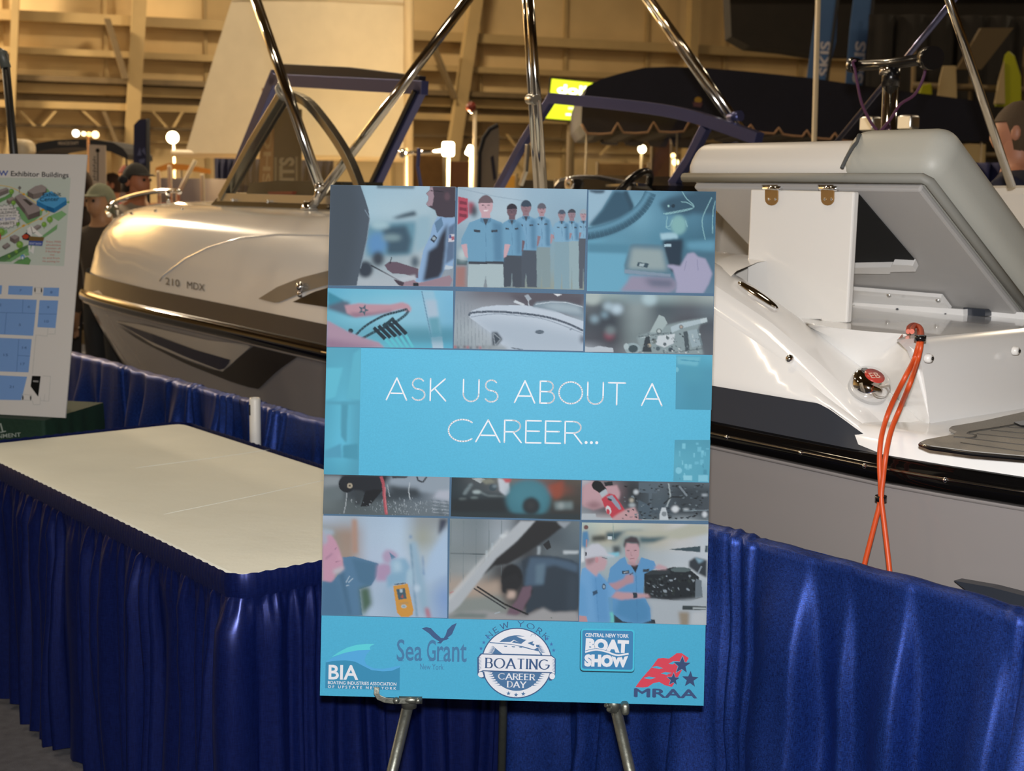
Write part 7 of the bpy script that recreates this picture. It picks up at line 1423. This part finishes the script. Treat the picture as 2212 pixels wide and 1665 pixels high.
# ================================================================== PEOPLE
def person(label, loc, h, yaw, shirt, pants, skin, hair, cap=None, pose=None, jacket_open=None):
    V = []; E = []; Rr = []
    def v(x, y, z, r): V.append((x*h, y*h, z*h)); Rr.append(r*h); return len(V)-1
    def e(*ids):
        for a_, b_ in zip(ids, ids[1:]): E.append((a_, b_))
    pel = v(0, 0, .53, .078); wa = v(0, .005, .61, .072); ch = v(0, .01, .72, .085); ub_ = v(0, 0, .79, .075); nk = v(0, .005, .845, .034); hd = v(0, .01, .885, .046); ht = v(0, .012, .945, .05)
    e(pel, wa, ch, ub_, nk, hd, ht)
    for s_ in (-1, 1):
        sh = v(.098*s_, -.002, .795, .042); el = v(.128*s_, -.012, .63, .030); wr = v(.135*s_, .03, .495, .019); pm = v(.138*s_, .04, .455, .020); e(ub_, sh, el, wr, pm)
        for j in range(4): f1 = v((.138+.0)*s_, .03+.012*j-.006, .425, .0075); f2 = v(.132*s_, .034+.012*j-.006, .398+.004*abs(j-1), .006); e(pm, f1, f2)
        th_ = v(.128*s_, .062, .445, .008); t2 = v(.122*s_, .068, .425, .0065); e(pm, th_, t2)
        hp = v(.052*s_, 0, .50, .058); kn = v(.056*s_, .008, .285, .038); an = v(.058*s_, -.008, .045, .026); to = v(.062*s_, .085, .022, .022); e(pel, hp, kn, an, to)
    me = bpy.data.meshes.new('b'); me.from_pydata(V, E, []); o = bpy.data.objects.new('b', me); COL.objects.link(o)
    sm = o.modifiers.new('s', 'SKIN'); sm.use_smooth_shade = True
    for i, d in enumerate(me.skin_vertices[0].data): d.radius = (Rr[i]*(1.25 if i in (pel, wa, ch, ub_) else 1), Rr[i]*(.85 if i in (pel, wa, ch, ub_) else 1)); d.use_root = (i == pel)
    ss_ = o.modifiers.new('u', 'SUBSURF'); ss_.levels = 2; ss_.render_levels = 2
    dg = bpy.context.evaluated_depsgraph_get(); dg.update(); m2 = bpy.data.meshes.new_from_object(o.evaluated_get(dg)); bpy.data.objects.remove(o)
    mb = MB(); mb.add([v_.co for v_ in m2.vertices], [tuple(p.vertices) for p in m2.polygons], True); bpy.data.meshes.remove(m2)
    # head shape with jaw, nose, ears, brow
    hc = Vector((0, .012*h, .925*h)); rows = []
    for i in range(13):
        t_ = math.pi*i/12; z = math.cos(t_); row = []
        for k in range(20):
            a_ = 2*math.pi*k/20; x, y = math.sin(t_)*math.cos(a_), math.sin(t_)*math.sin(a_)
            wx = .046 if z > -.2 else .046*(1-.35*(-z-.2)); wy = .058
            p = Vector((x*wx, y*wy+(.006 if z < -.3 and y > 0 else 0), z*.066))
            if y > .55: p.y += .012*math.exp(-((x/.18)**2)-((z+.15)/.22)**2)-.004*math.exp(-((abs(x)-.4)/.15)**2-((z-.08)/.12)**2)
            row.append(hc+p*h)
        rows.append(row)
    mb.loft(rows, True, True)
    for s_ in (-1, 1): mb.sphere(hc+Vector((.047*s_, -.006, -.004))*h, .015*h, 10, (.4, .8, 1.2))
    Rz = Matrix.Rotation(yaw, 3, 'Z'); L = Vector(loc); zs_ = [p.z/h for p in mb.v]; raw = [p.copy() for p in mb.v]
    mb.v = [L+Rz @ p for p in mb.v]
    t = thing('person', label, 'person', L); o = mb.build('body', None, t)
    for m_ in (mat('skin_'+skin, '#'+skin, .5), mat('shirt_'+shirt, '#'+shirt, .85, bump=.2, bscale=30), mat('trousers_'+pants, '#'+pants, .85), mat('shoe_black', '#151412', .5)): o.data.materials.append(m_)
    for p in o.data.polygons:
        c = sum((raw[i] for i in p.vertices), Vector())/len(p.vertices)/h
        p.material_index = 3 if c.z < .05 else (1 if (c.z > .53 and c.z < .835) or (abs(c.x) > .1 and c.z > .5 and c.z < .84) else (2 if c.z <= .53 and abs(c.x) < .105 else 0))
    # eyes
    for s_ in (-1, 1): MB().sphere(L+Rz @ (hc+Vector((.018*s_, .052, .004))*h), .0065*h, 8).build('eye', mat('eye_dark', '#241c18', .3), t)
    hr = MB()
    rows = []
    for i in range(8):
        t_ = math.pi*.72*i/7; row = []
        for k in range(20):
            a_ = 2*math.pi*k/20; x, y, z = math.sin(t_)*math.cos(a_), math.sin(t_)*math.sin(a_), math.cos(t_)
            if y > .1 and z < .35: z = .35+(z-.35)*.1; x *= .9 if t_ > 1.7 else 1
            row.append(L+Rz @ (hc+Vector((x*.0505, y*.061-.002, z*.071))*h))
        rows.append(row)
    hr.loft(rows, True, True); hr.build('cap' if cap else 'hair', mat('hair_'+(cap or hair), '#'+(cap or hair), .8, bump=.4, bscale=150), t)
    if cap:
        br_ = MB(); br_.loft([[L+Rz @ (hc+Vector((x*.046, .045+.045*(1-abs(x)**2)*f, .026-.006*f))*h) for x in (-1, -.6, -.2, .2, .6, 1)] for f in (0, .5, 1)], True); br_.build('cap_brim', mat('hair_'+cap, '#'+cap, .8), t, solid=.004)
        hb2 = MB(); hb2.loft([[L+Rz @ (hc+Vector((math.cos(a_)*.0495, math.sin(a_)*.06-.004, z))*h) for a_ in [math.pi*(1.02+.96*i/10) for i in range(11)]] for z in (.01, -.02, -.045)], True); hb2.build('hair', mat('hair_'+hair, '#'+hair, .8, bump=.4, bscale=150), t, solid=.004)
    return t
# man at the right edge, seen from behind on a low platform
pr = Y(2196, 300, 5.7)
single(MB().box((pr.x+.25, 5.75, .09), (1.3, 1.0, .18)).build('show_platform', M_steel, bevel=.01), 'low dark platform behind the stern under the man in navy', 'platform')
person('person in a navy jacket with short brown hair, seen from behind at the right edge', (pr.x+.03, 5.7, .18), 1.82, math.radians(55), '12162e', '20222c', 'b07a60', '4a3a28')
pc = Y(296, 380, 9.2)
t = person('person in a black cap and pale grey jacket, looking down behind the bow', (pc.x-.02, 9.2, 0), 1.74, math.radians(-115), '8f8272', '2a2a2c', 'b0704e', '2a2018', '1c1a18')
MB().sphere(Y(266, 388, 9.02), .028, 12, (1.2, .4, 1)).build('jacket_emblem', M_ink, t)
pc = Y(222, 415, 8.2); person('person in a grey green knit cap, just past the map board edge', (pc.x, 8.2, 0), 1.60, math.radians(150), '3a3026', '222222', 'a57a58', '6b6b58', '7d8068')
pc = Y(246, 372, 13.5); person('person in a bright pink shirt far behind the bow', (pc.x, 13.5, 0), 1.70, math.radians(100), 'd8285c', '303038', 'b87a58', '3a2418')
pc = Y(274, 350, 15); person('person with red hair far behind the man in a cap', (pc.x, 15, 0), 1.80, math.radians(180), '6a5a58', '303038', 'd08850', '7d3018')
pc = Y(190, 360, 9.8); person('person with dark hair half hidden behind the map board', (pc.x-.05, 9.8, 0), 1.70, math.radians(40), '3a2f28', '28282a', 'a57a58', '3a2c20')
